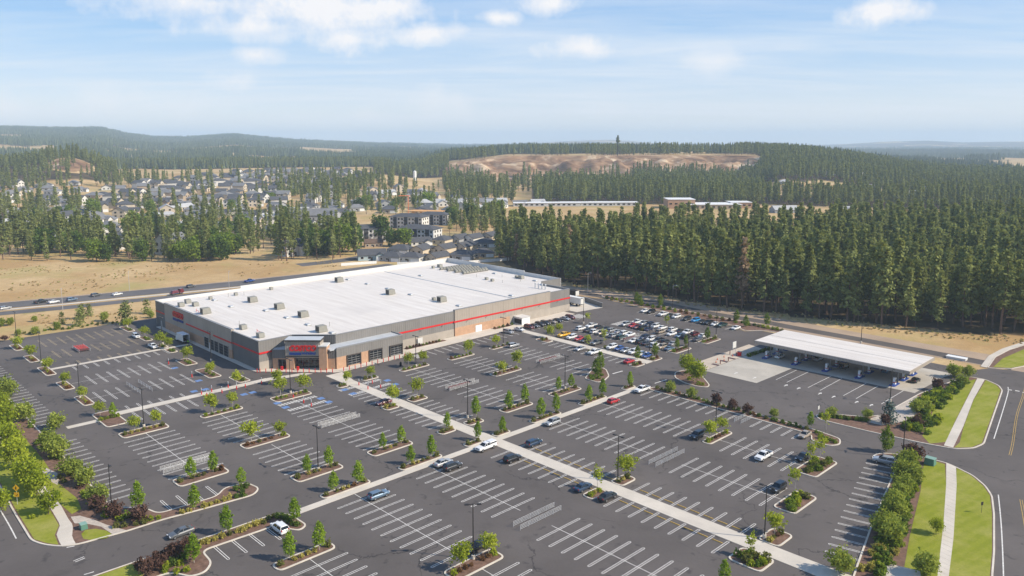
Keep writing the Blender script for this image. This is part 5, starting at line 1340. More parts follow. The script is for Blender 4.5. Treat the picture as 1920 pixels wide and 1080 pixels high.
POLE_AT = [(2, 838, 575, 1, 0., 'by the purple shrubs on the left bank'), (1, 1080, 965, 2, 0, 'on the island beside the walk in the left lot'), (1, 600, 745, 2, 0, 'on the fifth narrow island of the left lot'), (1, 310, 480, 2, 0, 'on the second narrow island of the left lot'), (1, 125, 300, 2, 0, 'at the back left corner of the left lot'),
 (1, 952, 212, 2, 0, 'by the tree island at the back of the left lot'), (1, 1220, 345, 2, 0, 'beside the white box truck'), (1, 1585, 470, 2, 0, 'before the dark bay doors'), (6, 260, 712, 2, 0, 'on the island before the store entrance'), (6, 1200, 512, 2, 0, 'on the island before the café wing'), (6, 1854, 352, 2, 0, 'before the long beige wall'),
 (6, 1588, 895, 2, 0, 'at the walk crossing before the entrance'), (3, 467, 292, 2, 0, 'on the island left of the silver-blue wagon'), (7, 397, 680, 2, 0, 'on the island near the red hatchback'), (4, 793, 370, 2, 0, 'beside the long walk near the blue sedan'), (4, 1893, 800, 2, 0, 'at the near end of the long walk'), (3, 1630, 955, 2, .9, 'in the foreground with brown shrubs at its foot'),
 (7, 1527, 990, 2, 0, 'behind the hidden dark car'), (7, 535, 188, 2, 0, 'at the corner of the packed cars near the store'), (7, 1030, 412, 2, 0, 'by the blue hatchback ending its row'), (7, 1320, 445, 1, 0, 'beyond the lime green maples'), (7, 1530, 288, 2, 0, 'ending the far packed rows'), (7, 1203, 85, 1, 1.5, 'behind the far hedge cars'), (8, 915, 775, 1, 1.5, 'at the end of the fuel queue'), (8, 697, 335, 1, 1.5, 'behind the fuel canopy'), (5, 1010, 190, 1, 2., 'above the silver wagon by the right bank')]
for n_, x, y, hd, rz, where in POLE_AT:
    u, v = r(n_, x, y)
    o = thing('light_pole', (*W(u, v), .1), YAW + rz, f'tall dark {"single" if hd == 1 else "double"}-headed light pole {where}', 'light pole', 'light poles of the car park')
    place(POLE1 if hd == 1 else POLE2, o)
# thin street-light masts along the highway and the path
MAST = MB().tube((0, 0, 0), (0, 0, 10), .1, .06, 5).mesh('mast', M['galv'])
MARM = MB().tube((0, 0, 9.9), (0, -1.8, 10.2), .05, .04, 5).mesh('mast_arm', M['galv'])
MHD = MB().box(-.12, .12, -2.4, -1.7, 10.1, 10.25).mesh('lamp_head', M['galv'])
for px, py in ((118, 582), (243, 546), (430, 545), (1613, 642.5), (1102, 549), (1261, 576)):
    x, y = G(px, py)
    if px in (1613, ): continue
    o = thing('light_mast', (x, y, 0), .6, None, 'light pole'); ob('mast', MAST, o); ob('mast_arm', MARM, o); ob('lamp_head', MHD, o)
    run(o, 'thin grey light mast', 'beside the highway behind the store' if px < 700 else 'beside the path below the big wood')
BOL = MB().tube((0, 0, 0), (0, 0, 1.25), .13, .13, 8).tube((0, 0, 1.25), (0, 0, 1.32), .13, .05, 8).mesh('bollard', M['red'])
bp = [(x, 768 if x < 1200 else 768 - (x - 1200) * .20) for x in (18, 60, 148, 234, 316, 452, 540, 626, 712, 798, 888, 974, 1060, 1148, 1316, 1402)]
for x, y in bp:
    o = ob('bollard', BOL, None, (*G(480 + x / 8, 600 + y / 8 + 3), .12), category='bollard'); run(o, 'red safety bollard', 'along the entrance pavement')
for x, y in ((380, 690), (462, 675), (547, 652), (630, 635), (710, 612), (795, 597), (872, 582), (950, 562), (1028, 540), (208, 738), (295, 715)):
    o = ob('bollard', BOL, None, (*G(640 + x / 8, 600 + y / 8), .12), category='bollard'); run(o, 'red safety bollard', 'along the café wing pavement')
SPOST = MB().tube((0, 0, 0), (0, 0, 1.0), .16, .16, 8).mesh('post_base', M['red'])
SROD = MB().tube((0, 0, 1.0), (0, 0, 2.0), .04, .04, 5).mesh('sign_post', M['galv'])
SPAN = MB().box(-.03, .03, -.17, .17, 1.45, 2.05).mesh('sign_panel', M['white'])
SBLU = MB().box(-.035, .035, -.1, .1, 1.6, 1.85).mesh('sign_symbol', M['blue'])
for n_, x, y in ((1, 1265, 492), (1, 1440, 590), (1, 1512, 720), (1, 1552, 733), (1, 1588, 700), (1, 1665, 707), (1, 1712, 670), (1, 1775, 680), (1, 1840, 665), (6, 42, 640), (6, 280, 745), (6, 358, 782), (6, 415, 808), (6, 772, 650), (6, 840, 680), (6, 872, 635), (6, 935, 668)):
    u, v = r(n_, x, y)
    o = thing('parking_sign', (*W(u, v), .0), YAW + math.pi / 2, None, 'sign'); ob('post_base', SPOST, o); ob('sign_post', SROD, o); p = ob('sign_panel', SPAN, o); ob('sign_symbol', SBLU, p)
    run(o, 'red-based bay sign', 'in the left lot near the store corner' if n_ == 1 else 'in the bays before the entrance')
CONE = MB().tube((0, 0, 0), (0, 0, .72), .2, .04, 8).mesh('cone_body', mat('traffic_orange', (.75, .13, .03), .6))
CB = MB().box(-.24, .24, -.24, .24, 0, .05).mesh('cone_foot', M['black'])
for x, y in ((20, 640), (40, 600), (140, 560), (140, 612), (270, 545), (330, 505)):
    o = thing('traffic_cone', (*G(1340 + x / 8, 600 + y / 8), .06), 0, None, 'traffic cone'); ob('cone_body', CONE, o); ob('cone_foot', CB, o)
    run(o, 'orange traffic cone', 'on the tan strip beside the fuel queue')
POST = MB().tube((0, 0, 0), (0, 0, 1.3), .15, .15, 8).mesh('bollard', mat('brown_bollard', (.16, .05, .045), .6))
for x, y in ((85, 660), (205, 615), (228, 520), (325, 540)):
    o = ob('bollard', POST, None, (*G(1340 + x / 8, 600 + y / 8), .06), category='bollard'); run(o, 'dark brown bollard', 'on the tan strip beside the fuel queue')
MATM = MB().box(-1.3, 1.3, -.7, .7, 0, .03).mesh('ground_plate', mat('dark_red_plate', (.10, .06, .06), .7))
for x, y in ((140, 622), (255, 578), (10, 672)):
    o = ob('ground_plate', MATM, None, (*G(1340 + x / 8, 600 + y / 8), .062), YAW, category='plate'); run(o, 'dark red ground plate', 'on the tan strip beside the fuel queue')
sp = thing('price_board', (*W(*lot(G(1340 + 290 / 8, 600 + 520 / 8))), .06), YAW, 'tall grey price board on two posts beside the fuel queue', 'sign')
ob('board', MB().box(-.1, .1, -1.1, 1.1, 2.4, 4.6).mesh('board', M['off']), sp); ob('post', MB().tube((0, -.8, 0), (0, -.8, 2.4), .07, .07, 6).mesh('post', M['galv']), sp); ob('post', MB().tube((0, .8, 0), (0, .8, 2.4), .07, .07, 6).mesh('post', M['galv']), sp)
rk = thing('red_kiosk', (*W(*lot(G(1340 + 370 / 8, 600 + 540 / 8))), .06), YAW, 'small red cabinet at the corner of the fuel apron', 'cabinet')
ob('cabinet_body', MB().box(-.6, .6, -.4, .4, 0, 1.5).mesh('cabinet_body', M['red']), rk); ob('cabinet_top', MB().box(-.66, .66, -.46, .46, 1.5, 1.58).mesh('cabinet_top', M['cap']), rk)
lb = thing('litter_bin', (*W(*lot(G(640 + 890 / 8, 600 + 692 / 8))), .0), 0, 'black litter bin standing alone on the asphalt before the café wing', 'bin')
ob('bin_body', MB().tube((0, 0, 0), (0, 0, 1.15), .34, .38, 10).mesh('bin_body', M['black']), lb); ob('bin_lid', MB().tube((0, 0, 1.15), (0, 0, 1.5), .40, .15, 10).mesh('bin_lid', M['dark_metal']), lb)
for n_, x, y, w, lab in ((2, 628, 728, 1., 'small green utility box on the mulch by the drive'), (5, 1215, 245, 1.5, 'green utility box on the lawn by the right-hand drive')):
    o = thing('utility_box', (*W(*r(n_, x, y)), .12), YAW, lab, 'utility box')
    ob('box_body', MB().frustum((-.7 * w, .7 * w, -.6 * w, .6 * w, 0), (-.65 * w, .65 * w, -.55 * w, .5 * w, 1.0 * w)).mesh('box_body', M['green_box']), o)
    ob('box_lid', MB().box(-.72 * w, .72 * w, -.62 * w, .55 * w, 1.0 * w, 1.08 * w).mesh('box_lid', mat('utility_green_lid', (.22, .36, .30), .5)), o)
# yellow road sign by the left road
rs = thing('road_sign', (*G(33, 947), .1), 0, 'yellow diamond pedestrian warning sign with plate below, on the left lawn', 'sign')
hz = 3.6
ob('sign_post', MB().tube((0, 0, 0), (0, 0, hz + .4), .045, .045, 6).mesh('sign_post', M['galv']), rs)
dm = ob('sign_diamond', MB().add([(-.72, -.06, hz), (0, -.06, hz - .72), (.72, -.06, hz), (0, -.06, hz + .72), (-.72, -.03, hz), (0, -.03, hz - .72), (.72, -.03, hz), (0, -.03, hz + .72)], [(0, 1, 2, 3), (7, 6, 5, 4), (0, 4, 5, 1), (1, 5, 6, 2), (2, 6, 7, 3), (3, 7, 4, 0)]).mesh('sign_diamond', M['sign_yellow']), rs)
ob('sign_symbol', MB().box(-.08, .08, -.075, -.062, hz - .3, hz + .12).box(-.07, .07, -.075, -.062, hz + .18, hz + .32).box(-.2, .2, -.075, -.062, hz - .02, hz + .06).mesh('sign_symbol', M['black']), dm)
pl = ob('sign_plate', MB().box(-.5, .5, -.06, -.03, hz - 1.9, hz - .95).mesh('sign_plate', M['sign_yellow']), rs)
ob('sign_symbol', MB().add([(-.3, -.065, hz - 1.5), (.1, -.065, hz - 1.7), (.3, -.065, hz - 1.35), (.24, -.065, hz - 1.22), (.05, -.065, hz - 1.55)], [(0, 1, 2, 3, 4)]).mesh('sign_symbol', M['black']), pl)
ns = thing('road_sign', (*W(*r(5, 1600, 610)), .13), .4, 'small dark-backed sign on a thin post in the right verge', 'sign')
ob('sign_post', MB().tube((0, 0, 0), (0, 0, 2.2), .04, .04, 6).mesh('sign_post', M['dark_metal']), ns); ob('sign_panel', MB().box(-.3, .3, -.03, .03, 1.6, 2.3).mesh('sign_panel', M['dark_metal']), ns)
for n_, x, y, lab in ((8, 378, 838, 'small pale sign at the tip of the fuel station bed'),):
    o = thing('lane_sign', (*W(*r(n_, x, y + 30)), .12), YAW, lab, 'sign'); ob('sign_post', MB().tube((0, 0, 0), (0, 0, 1.6), .04, .04, 6).mesh('sign_post', M['galv']), o); ob('sign_panel', MB().box(-.03, .03, -.4, .4, 1.3, 2.3).mesh('sign_panel', M['off']), o)

# cart corrals: two rail fences each, posts and rails as parts
CL = 11.6
CPOST = MB().tube((0, 0, 0), (0, 0, 1.15), .035, .035, 5).mesh('corral_post', M['galv'])
CRAIL = MB().tube((-CL / 2, 0, 0), (CL / 2, 0, 0), .024, .024, 5).mesh('corral_rail', M['galv'])
CEND = MB().tube((-.0, -.95, 0), (0, .95, 0), .03, .03, 5).mesh('corral_hoop', M['galv'])
def cart_meshes(handle):
    wm = mat('cart_wire_' + handle, (.42, .42, .43) if handle == 'grey' else (.30, .10, .10), .5, metal=.2)
    b = MB()
    a0, a1 = (-.42, .42, -.26, .26, .42), (-.5, .5, -.3, .3, .95)
    for k in range(5):
        t = k / 4; x0 = a0[0] + (a1[0] - a0[0]) * t; x1 = a0[1] + (a1[1] - a0[1]) * t; y = a0[3] + (a1[3] - a0[3]) * t; z = a0[4] + (a1[4] - a0[4]) * t
        for p, q in (((x0, -y), (x1, -y)), ((x1, -y), (x1, y)), ((x1, y), (x0, y)), ((x0, y), (x0, -y))): b.tube((*p, z), (*q, z), .014, .014, 3, cap=False)
    for k in range(6):
        x = -.42 + .84 * k / 5
        b.tube((x, -.26, .42), (x, .26, .42), .012, .012, 3, cap=False)
        for s in (-1, 1): b.tube((x, s * .26, .42), (x * 1.19, s * .3, .95), .012, .012, 3, cap=False)
    basket = b.mesh('cart_basket', wm)
    fr = MB()
    for s in (-.24, .24): fr.tube((-.45, s, .14), (.45, s, .14), .02, .02, 4); fr.tube((-.45, s, .14), (-.5, s, 1.0), .02, .02, 4)
    frame = fr.mesh('cart_frame', M['galv'])
    hd = MB().tube((-.56, -.28, 1.02), (-.56, .28, 1.02), .03, .03, 6).mesh('cart_handle', M['red'])
    wh = MB()
    wheel = MB().tube((0, -.02, 0), (0, .02, 0), .065, .065, 8).mesh('cart_wheel', M['black'])
    return [('cart_basket', basket, (0, 0, 0), 0, []), ('cart_frame', frame, (0, 0, 0), 0, []), ('cart_handle', hd, (0, 0, 0), 0, [])] + [('cart_wheel', wheel, (x, y, .067), 0, []) for x in (-.42, .42) for y in (-.23, .23)]
CART = cart_meshes('red'); CARTG = cart_meshes('grey')
def corral(u, v, axis, label, gap=1.9, carts=0, tpl=CART, where='', ln=1., lanes=1):
    rz = YAW + (math.pi / 2 if axis == 'v' else 0)
    o = thing('cart_corral', (*W(u, v), 0), rz, label, 'cart corral', 'cart corrals')
    for s in (-gap / 2, gap / 2):
        for k in range(6): ob('corral_post', CPOST, o, (-CL / 2 * ln + CL * ln * k / 5, s, 0))
        for z in (.3, .58, .86, 1.13):
            q = ob('corral_rail', CRAIL, o, (0, s, z)); q.scale = (ln, 1, 1)
    c, sn = math.cos(rz), math.sin(rz)
    for lane in range(lanes):
        for k in range(carts):
            lx = -CL * ln / 2 + 1.0 + k * .36; ly = 0 if lanes == 1 else (-gap / 2 + gap * (lane + .5) / lanes)
            x, y = W(u, v); x, y = x + c * lx - sn * ly, y + sn * lx + c * ly
            t = thing('shopping_cart', (x, y, 0), rz, None, 'shopping cart'); place(tpl, t); run(t, 'nested shopping cart', where)
corral(-172.8, 64.0, 'v', 'bare galvanised cart corral in the left block of stalls')
corral(-172.6, 103.8, 'v', 'bare galvanised cart corral before the store entrance')
corral(-99.2, 103.4, 'v', 'bare galvanised cart corral left of the long walk')
corral(-98.2, 145.9, 'v', 'bare galvanised cart corral right of the long walk')
corral(-172.8, 146.8, 'v', 'cart corral half full of carts right of the entrance', carts=22, where='in the corral right of the entrance')
corral(-173.6, 186.6, 'v', 'cart corral with dark red carts in the fourth row', carts=22, where='in the corral of the fourth row')
corral(-239.2, 75.8, 'u', 'bare galvanised cart corral in the left lot', gap=3.4)
corral(-98.6, 181.6, 'v', 'short cart corral against the hedge before the fuel station', ln=.5)
corral(-299.2, 76.3, 'u', 'cart pen packed with dark red carts at the back of the left lot', gap=3.6, carts=18, where='in the red pen of the left lot', ln=.72, lanes=4)
corral(-171.6, 229.6, 'v', 'cart corral with dark red carts between the packed cars', carts=18, where='between the packed cars', gap=1.8)
# ---------------------------------------------------------------- vehicles
def car_paint(name, c, metal=.0, rough=.28):
    return mat('car_paint_' + name, c, rough, spec=.5, metal=metal, coat=.6)
CP = {k: car_paint(k, *v) for k, v in {'white': ((.74, .74, .73),), 'silver': ((.42, .43, .44), .35), 'grey': ((.13, .135, .14), .3), 'black': ((.010, .010, .012),), 'red': ((.42, .015, .02),), 'maroon': ((.13, .018, .022),),
      'blue': ((.02, .07, .26),), 'navy': ((.015, .022, .06),), 'steel-blue': ((.14, .21, .29), .3), 'tan': ((.40, .33, .25), .2), 'yellow': ((.75, .42, .02),), 'dark green': ((.02, .05, .045),), 'bright blue': ((.02, .25, .55),), 'charcoal': ((.035, .037, .04), .2), 'dark blue': ((.02, .045, .09), .2)}.items()}
def loft(st):
    vs, fs = [], []
    for x, zb, zt, w in st:
        vs += [(x, -w * .86, zb), (x, -w, zb + .18), (x, -w, zt - .2), (x, -w * .88, zt), (x, w * .88, zt), (x, w, zt - .2), (x, w, zb + .18), (x, w * .86, zb)]
    n = len(st)
    for i in range(n - 1):
        for k in range(8):
            a, b = i * 8 + k, i * 8 + (k + 1) % 8
            fs.append((a, a + 8, b + 8, b))
    fs.append(tuple(range(7, -1, -1))[::-1]); fs.append(tuple(range((n - 1) * 8 + 7, (n - 1) * 8 - 1, -1)))
    mb = MB(); mb.add(vs, fs); return mb
def rim_wheel(R_=.34):
    ty = MB().tube((0, -.11, 0), (0, .11, 0), R_, R_, 14).mesh('wheel', M['black'])
    rm = MB()
    rm.tube((0, -.125, 0), (0, .125, 0), R_ * .62, R_ * .62, 10)
    return ty, rm.mesh('rim', M['rim'])
WH, RIM = rim_wheel()
WHB, RIMB = rim_wheel(.40)
def make_vehicle(st, base, top, wheels, lights, big=False, extra=(), pillars=True):
    body = loft(st).mesh('body', CP['white'])
    g = MB().frustum(base, top).mesh('windows', M['glass'])
    x0, x1, y0, y1, z = top; bx0, bx1, by0, by1, bz = base
    rf = MB().frustum((x0 - .06, x1 + .06, y0 - .03, y1 + .03, z - .03), (x0 + .06, x1 - .1, y0 + .1, y1 - .1, z + .06))
    if pillars:
        for sx, sy in ((0, 0), (1, 0), (0, 1), (1, 1)):
            p = ((bx0, bx1)[sx], (by0, by1)[sy], bz); q = ((x0, x1)[sx], (y0, y1)[sy], z); rf.tube(p, q, .055, .05, 4)
        xm, xb = (x0 + x1) / 2, (bx0 * .45 + bx1 * .55)
        for sy in (0, 1): rf.tube((xb, (by0, by1)[sy], bz), (xm + .1, (y0, y1)[sy], z), .05, .045, 4)
    tpl = [('body', body, (0, 0, 0), 0, []), ('windows', g, (0, 0, 0), 0, []), ('roof', rf.mesh('roof', CP['white']), (0, 0, 0), 0, [])]
    w, rm = (WHB, RIMB) if big else (WH, RIM)
    for x in wheels[:2]:
        for s in (-1, 1): tpl.append(('wheel', w, (x, s * wheels[2], .40 if big else .34), 0, [('rim', rm, (0, 0, 0), 0, [])]))
    (xf, zf, yf), (xr, zr, yr) = lights
    hl = MB().box(-.06, .06, -.2, .2, -.08, .08).mesh('headlight', M['lamp']); tl = MB().box(-.06, .06, -.14, .14, -.14, .14).mesh('taillight', M['tail'])
    for s in (-1, 1):
        tpl.append(('headlight', hl, (xf, s * yf, zf), 0, [])); tpl.append(('taillight', tl, (xr, s * yr, zr), 0, []))
    tpl.append(('grille', MB().box(xf - .02, xf + .09, -yf + .22, yf - .22, zf - .16, zf + .04).mesh('grille', M['black']), (0, 0, 0), 0, []))
    for s in (-1, 1):
        tpl.append(('mirror', MB().box(bx1 - .35, bx1 - .2, s * (by1 + .16) - .1, s * (by1 + .16) + .1, bz, bz + .14).mesh('mirror', CP['white']), (0, 0, 0), 0, []))
    return tpl + list(extra)
SED = [(-2.38, .38, .80, .74), (-2.25, .26, 1.0, .86), (-1.55, .22, 1.04, .91), (-.2, .22, 1.0, .92), (.95, .22, .98, .92), (1.6, .22, .88, .90), (2.18, .25, .76, .84), (2.38, .36, .60, .70)]
SUVS = [(-2.34, .42, 1.0, .82), (-2.25, .32, 1.12, .90), (-1.4, .28, 1.14, .94), (0, .28, 1.12, .95), (.95, .28, 1.10, .94), (1.6, .28, 1.04, .92), (2.15, .3, .94, .86), (2.34, .40, .74, .74)]
PKS = [(-2.9, .5, .82, .92), (-2.8, .42, .86, .97), (-.75, .40, .86, .98), (-.7, .40, 1.24, .98), (1.25, .40, 1.22, .98), (1.9, .40, 1.18, .96), (2.6, .42, 1.08, .92), (2.86, .52, .86, .84)]
BEDW = MB()
for s in (-1, 1): BEDW.box(-2.85, -.72, s * .94 - .05, s * .94 + .05, .84, 1.24)
BEDW.box(-2.9, -2.8, -.94, .94, .84, 1.24)
BEDM = BEDW.mesh('bed_sides', CP['white'])
BEDF = MB().box(-2.78, -.75, -.87, .87, .865, .88).mesh('bed_floor', M['black'])
TOPG = MB().frustum((-2.8, -.75, -.9, .9, 1.25), (-2.7, -.8, -.76, .76, 1.74)).mesh('canopy_windows', M['glass'])
TOPR = MB().frustum((-2.82, -.72, -.86, .86, 1.68), (-2.7, -.8, -.74, .74, 1.82)).box(-2.84, -.74, -.95, .95, 1.23, 1.34).mesh('bed_canopy', CP['white'])
KIND = {
    'sedan': make_vehicle(SED, (-1.75, 1.05, -.80, .80, .98), (-1.0, .2, -.60, .60, 1.42), (-1.35, 1.42, .80), ((2.27, .70, .60), (-2.30, .86, .62))),
    'suv': make_vehicle(SUVS, (-2.2, 1.12, -.86, .86, 1.10), (-1.9, .35, -.68, .68, 1.66), (-1.38, 1.42, .84), ((2.22, .88, .64), (-2.28, 1.0, .70))),
    'wagon': make_vehicle([(x, zb, zt - .05, w) for x, zb, zt, w in SUVS], (-2.2, 1.1, -.84, .84, 1.05), (-1.85, .25, -.66, .66, 1.52), (-1.38, 1.42, .83), ((2.22, .84, .64), (-2.28, .95, .70))),
    'hatch': make_vehicle([(x * .9, zb, zt, w * .95) for x, zb, zt, w in SED], (-1.95, .95, -.76, .76, .98), (-1.45, .1, -.58, .58, 1.46), (-1.22, 1.28, .77), ((2.04, .70, .56), (-2.07, .86, .58))),
    'pickup': make_vehicle(PKS, (-.72, 1.32, -.88, .88, 1.2), (-.55, .55, -.70, .70, 1.80), (-1.75, 1.85, .88), ((2.76, .98, .70), (-2.86, 1.0, .86)), True, [('bed_sides', BEDM, (0, 0, 0), 0, []), ('bed_floor', BEDF, (0, 0, 0), 0, [])]),
    'capped': make_vehicle(PKS, (-.72, 1.32, -.88, .88, 1.2), (-.55, .55, -.70, .70, 1.80), (-1.75, 1.85, .88), ((2.76, .98, .70), (-2.86, 1.0, .86)), True, [('bed_sides', BEDM, (0, 0, 0), 0, []), ('canopy_windows', TOPG, (0, 0, 0), 0, []), ('bed_canopy', TOPR, (0, 0, 0), 0, [])]),
}
KWORD = {'sedan': 'sedan', 'suv': 'SUV', 'wagon': 'wagon', 'hatch': 'hatchback', 'pickup': 'pickup', 'capped': 'pickup with a bed canopy'}
HEAD = {'v+': math.pi / 2, 'v-': -math.pi / 2, 'u+': 0., 'u-': math.pi}
def car(u, v, kind, colour, head, label=None, where=None, cat=None, s=1., xy=None, rz=None):
    x, y = xy or W(u, v)
    o = thing('parked_car' if kind not in ('pickup', 'capped') else 'parked_pickup', (x, y, 0), (YAW + HEAD[head] if rz is None else rz) + random.uniform(-.02, .02), label, cat or ('pickup' if kind in ('pickup', 'capped') else 'car'), 'vehicles in the car park', s)
    p = CP[colour]
    place(KIND[kind], o, {'body': p, 'roof': p, 'mirror': p, 'bed_sides': p, 'bed_canopy': p})
    if not label: run(o, f'{colour} {KWORD[kind]}', where)
    return o
car(-130.2, 64.6, 'suv', 'white', 'u-', 'white SUV parked alone against the golden hedge strip')
car(-128.8, 86.2, 'wagon', 'steel-blue', 'v+', 'silver-blue wagon parked alone by the cross walk')
car(-129.0, 106.4, 'suv', 'charcoal', 'v+', 'dark SUV parked beside a silver sedan by the cross walk')
car(-132.1, 106.2, 'sedan', 'silver', 'v+', 'silver sedan behind the dark SUV by the cross walk')
car(-132.0, 119.4, 'capped', 'white', 'v-', 'white pickup with bed canopy where the two walks cross')
car(-122.6, 119.2, 'suv', 'black', 'v+', 'black SUV nosed up to the near side of the long walk')
car(-125.8, 129.6, 'wagon', 'dark blue', 'v+', 'dark blue wagon on the far side of the long walk')
car(-101.4, 119.6, 'sedan', 'dark blue', 'v+', 'dark blue sedan beside the small island on the long walk')
car(-95.0, 119.9, 'sedan', 'black', 'v+', 'black sedan just past the small island on the long walk')
car(-132.0, 143.0, 'suv', 'silver', 'v-', 'silver crossover tucked against the cross walk islands')
car(-131.6, 168.0, 'hatch', 'red', 'v+', 'bright red hatchback beside the cross walk')
car(-131.9, 182.0, 'pickup', 'white', 'v-', 'white pickup at the far end of the cross walk')
car(-176.2, 120.4, 'sedan', 'maroon', 'v-', 'maroon car behind the small island on the entrance walk')
car(-100.6, 162.4, 'suv', 'charcoal', 'v-', 'dark SUV half hidden behind two young trees')
car(-82.6, 162.4, 'pickup', 'white', 'v-', 'white pickup alone in the row right of the bare corral')
car(-76.0, 168.6, 'sedan', 'black', 'v-', 'black car at the end of its row by the green shrub island')
car(-82.0, 182.4, 'sedan', 'tan', 'v-', 'pale tan car by the hedge end island')
car(-72.2, 149.2, 'suv', 'charcoal', 'v-', 'dark grey crossover at the end island near the right bank')
car(-61.8, 180.0, 'suv', 'silver', 'u-', 'long silver wagon in the first bay under the right bank', s=1.08, rz=YAW + math.pi + .222)
car(-141.6, 50.4, 'sedan', 'grey', 'v-', 'grey sedan driving down the front drive')
car(-99.0, 87.2, 'sedan', 'black', 'v-', 'black car behind the foreground light pole')
car(-304.0, 96.4, 'suv', 'white', 'u+', 'white SUV at the back of the left lot by the island')
car(-284.2, 95.6, 'pickup', 'white', 'u+', 'white pickup by the narrow path in the left lot', s=.92)
car(-194.6, 189.6, 'suv', 'silver', 'v+', 'silver SUV alone by the light pole before the store wall')
# beside the long wall
for v, c, k in ((202.2, 'silver', 'suv'), (208.2, 'white', 'sedan'), (213.6, 'maroon', 'suv'), (216.8, 'grey', 'sedan'), (219.9, 'charcoal', 'suv'), (223.0, 'charcoal', 'suv'), (227.0, 'tan', 'sedan'), (230.2, 'charcoal', 'sedan'), (235.0, 'silver', 'sedan'), (238.2, 'maroon', 'suv')):
    car(-210.2, v, k, c, 'u+', where='parked along the foot of the store wall')
def packed(v, items, head, where):
    for u, c, k in items: car(u, v + random.uniform(-.25, .25), k, c, random.choice(head), where=where)
packed(213.8, ((-192.1, 'yellow', 'pickup'), (-187.9, 'white', 'suv'), (-184.4, 'red', 'hatch'), (-180.9, 'charcoal', 'suv'), (-175.7, 'grey', 'pickup'), (-165.4, 'blue', 'hatch'), (-168.5, 'white', 'suv'), (-162.2, 'silver', 'sedan'), (-159.0, 'white', 'suv'), (-155.7, 'white', 'sedan')), ('v-', 'v-'), 'in the front row of packed cars')
car(-152.9, 213.2, 'hatch', 'blue', 'v-', 'royal blue hatchback ending the front packed row by the pole')
packed(203.6, ((-174.8, 'silver', 'sedan'), (-168.2, 'white', 'pickup')), ('v-',), 'on the near side of the packed-car walk')
car(-153.0, 203.4, 'sedan', 'red', 'v+', 'red car alone by the end island of the packed-car walk')
packed(226.6, ((-194.3, 'white', 'suv'), (-190.3, 'charcoal', 'sedan'), (-187.2, 'white', 'suv'), (-184.1, 'tan', 'suv'), (-181.1, 'silver', 'sedan'), (-178.0, 'silver', 'suv'), (-174.8, 'dark green', 'suv'), (-168.4, 'white', 'sedan'), (-165.4, 'charcoal', 'suv'), (-162.6, 'charcoal', 'sedan'), (-159.2, 'white', 'suv'), (-156.0, 'tan', 'suv'), (-152.9, 'steel-blue', 'sedan')), ('v-', 'v+'), 'in the second row of packed cars')
packed(233.0, ((-194.2, 'white', 'pickup'), (-190.4, 'charcoal', 'suv'), (-186.9, 'charcoal', 'sedan'), (-183.8, 'silver', 'suv'), (-180.6, 'silver', 'sedan'), (-177.7, 'white', 'suv'), (-174.9, 'white', 'sedan'), (-168.4, 'navy', 'suv'), (-165.2, 'white', 'suv'), (-162.0, 'charcoal', 'pickup'), (-158.8, 'charcoal', 'suv'), (-155.7, 'silver', 'sedan')), ('v-', 'v+'), 'in the third row of packed cars')
packed(244.9, ((-186.3, 'silver', 'suv'), (-183.1, 'red', 'hatch'), (-180.4, 'maroon', 'sedan'), (-177.6, 'charcoal', 'suv'), (-174.0, 'navy', 'sedan') if False else (-175.0, 'navy', 'sedan'), (-169.4, 'tan', 'suv'), (-164.5, 'white', 'sedan'), (-160.8, 'steel-blue', 'sedan'), (-157.9, 'charcoal', 'suv'), (-153.0, 'grey', 'sedan')), ('v-', 'v+'), 'in the fourth row of packed cars')
packed(251.2, ((-185.4, 'white', 'pickup'), (-182.2, 'silver', 'suv'), (-179.3, 'navy', 'suv'), (-176.2, 'white', 'suv'), (-172.8, 'white', 'sedan'), (-168.0, 'white', 'suv'), (-164.6, 'charcoal', 'sedan'), (-161.4, 'white', 'pickup'), (-157.8, 'maroon', 'suv'), (-154.6, 'white', 'sedan')), ('v-', 'v+'), 'in the fifth row of packed cars')
packed(271.2, ((-196.0, 'white', 'sedan'), (-193.0, 'black', 'suv'), (-186.4, 'white', 'pickup'), (-183.2, 'charcoal', 'sedan'), (-180.0, 'white', 'suv'), (-174.6, 'charcoal', 'suv'), (-170.6, 'bright blue', 'suv'), (-167.4, 'charcoal', 'sedan'), (-164.4, 'black', 'pickup'), (-161.4, 'white', 'sedan'), (-158.4, 'dark green', 'pickup'), (-152.2, 'white', 'sedan')), ('v-', 'v-'), 'along the far hedge')
# at the pumps
car(-120.6, 245.4, 'suv', 'white', 'v+', 'white SUV refuelling at the first pumps under the canopy')
car(-110.0, 252.0, 'sedan', 'silver', 'v+', 'silver sedan refuelling deep under the canopy')
car(-100.0, 249.0, 'suv', 'charcoal', 'v+', 'dark SUV refuelling in the middle of the canopy')
car(-78.6, 250.4, 'sedan', 'black', 'v+', 'dark car leaving the right end of the fuel canopy')
car(-88.8, 254.4, 'wagon', 'steel-blue', 'v+', 'blue-grey wagon refuelling near the right end of the canopy')
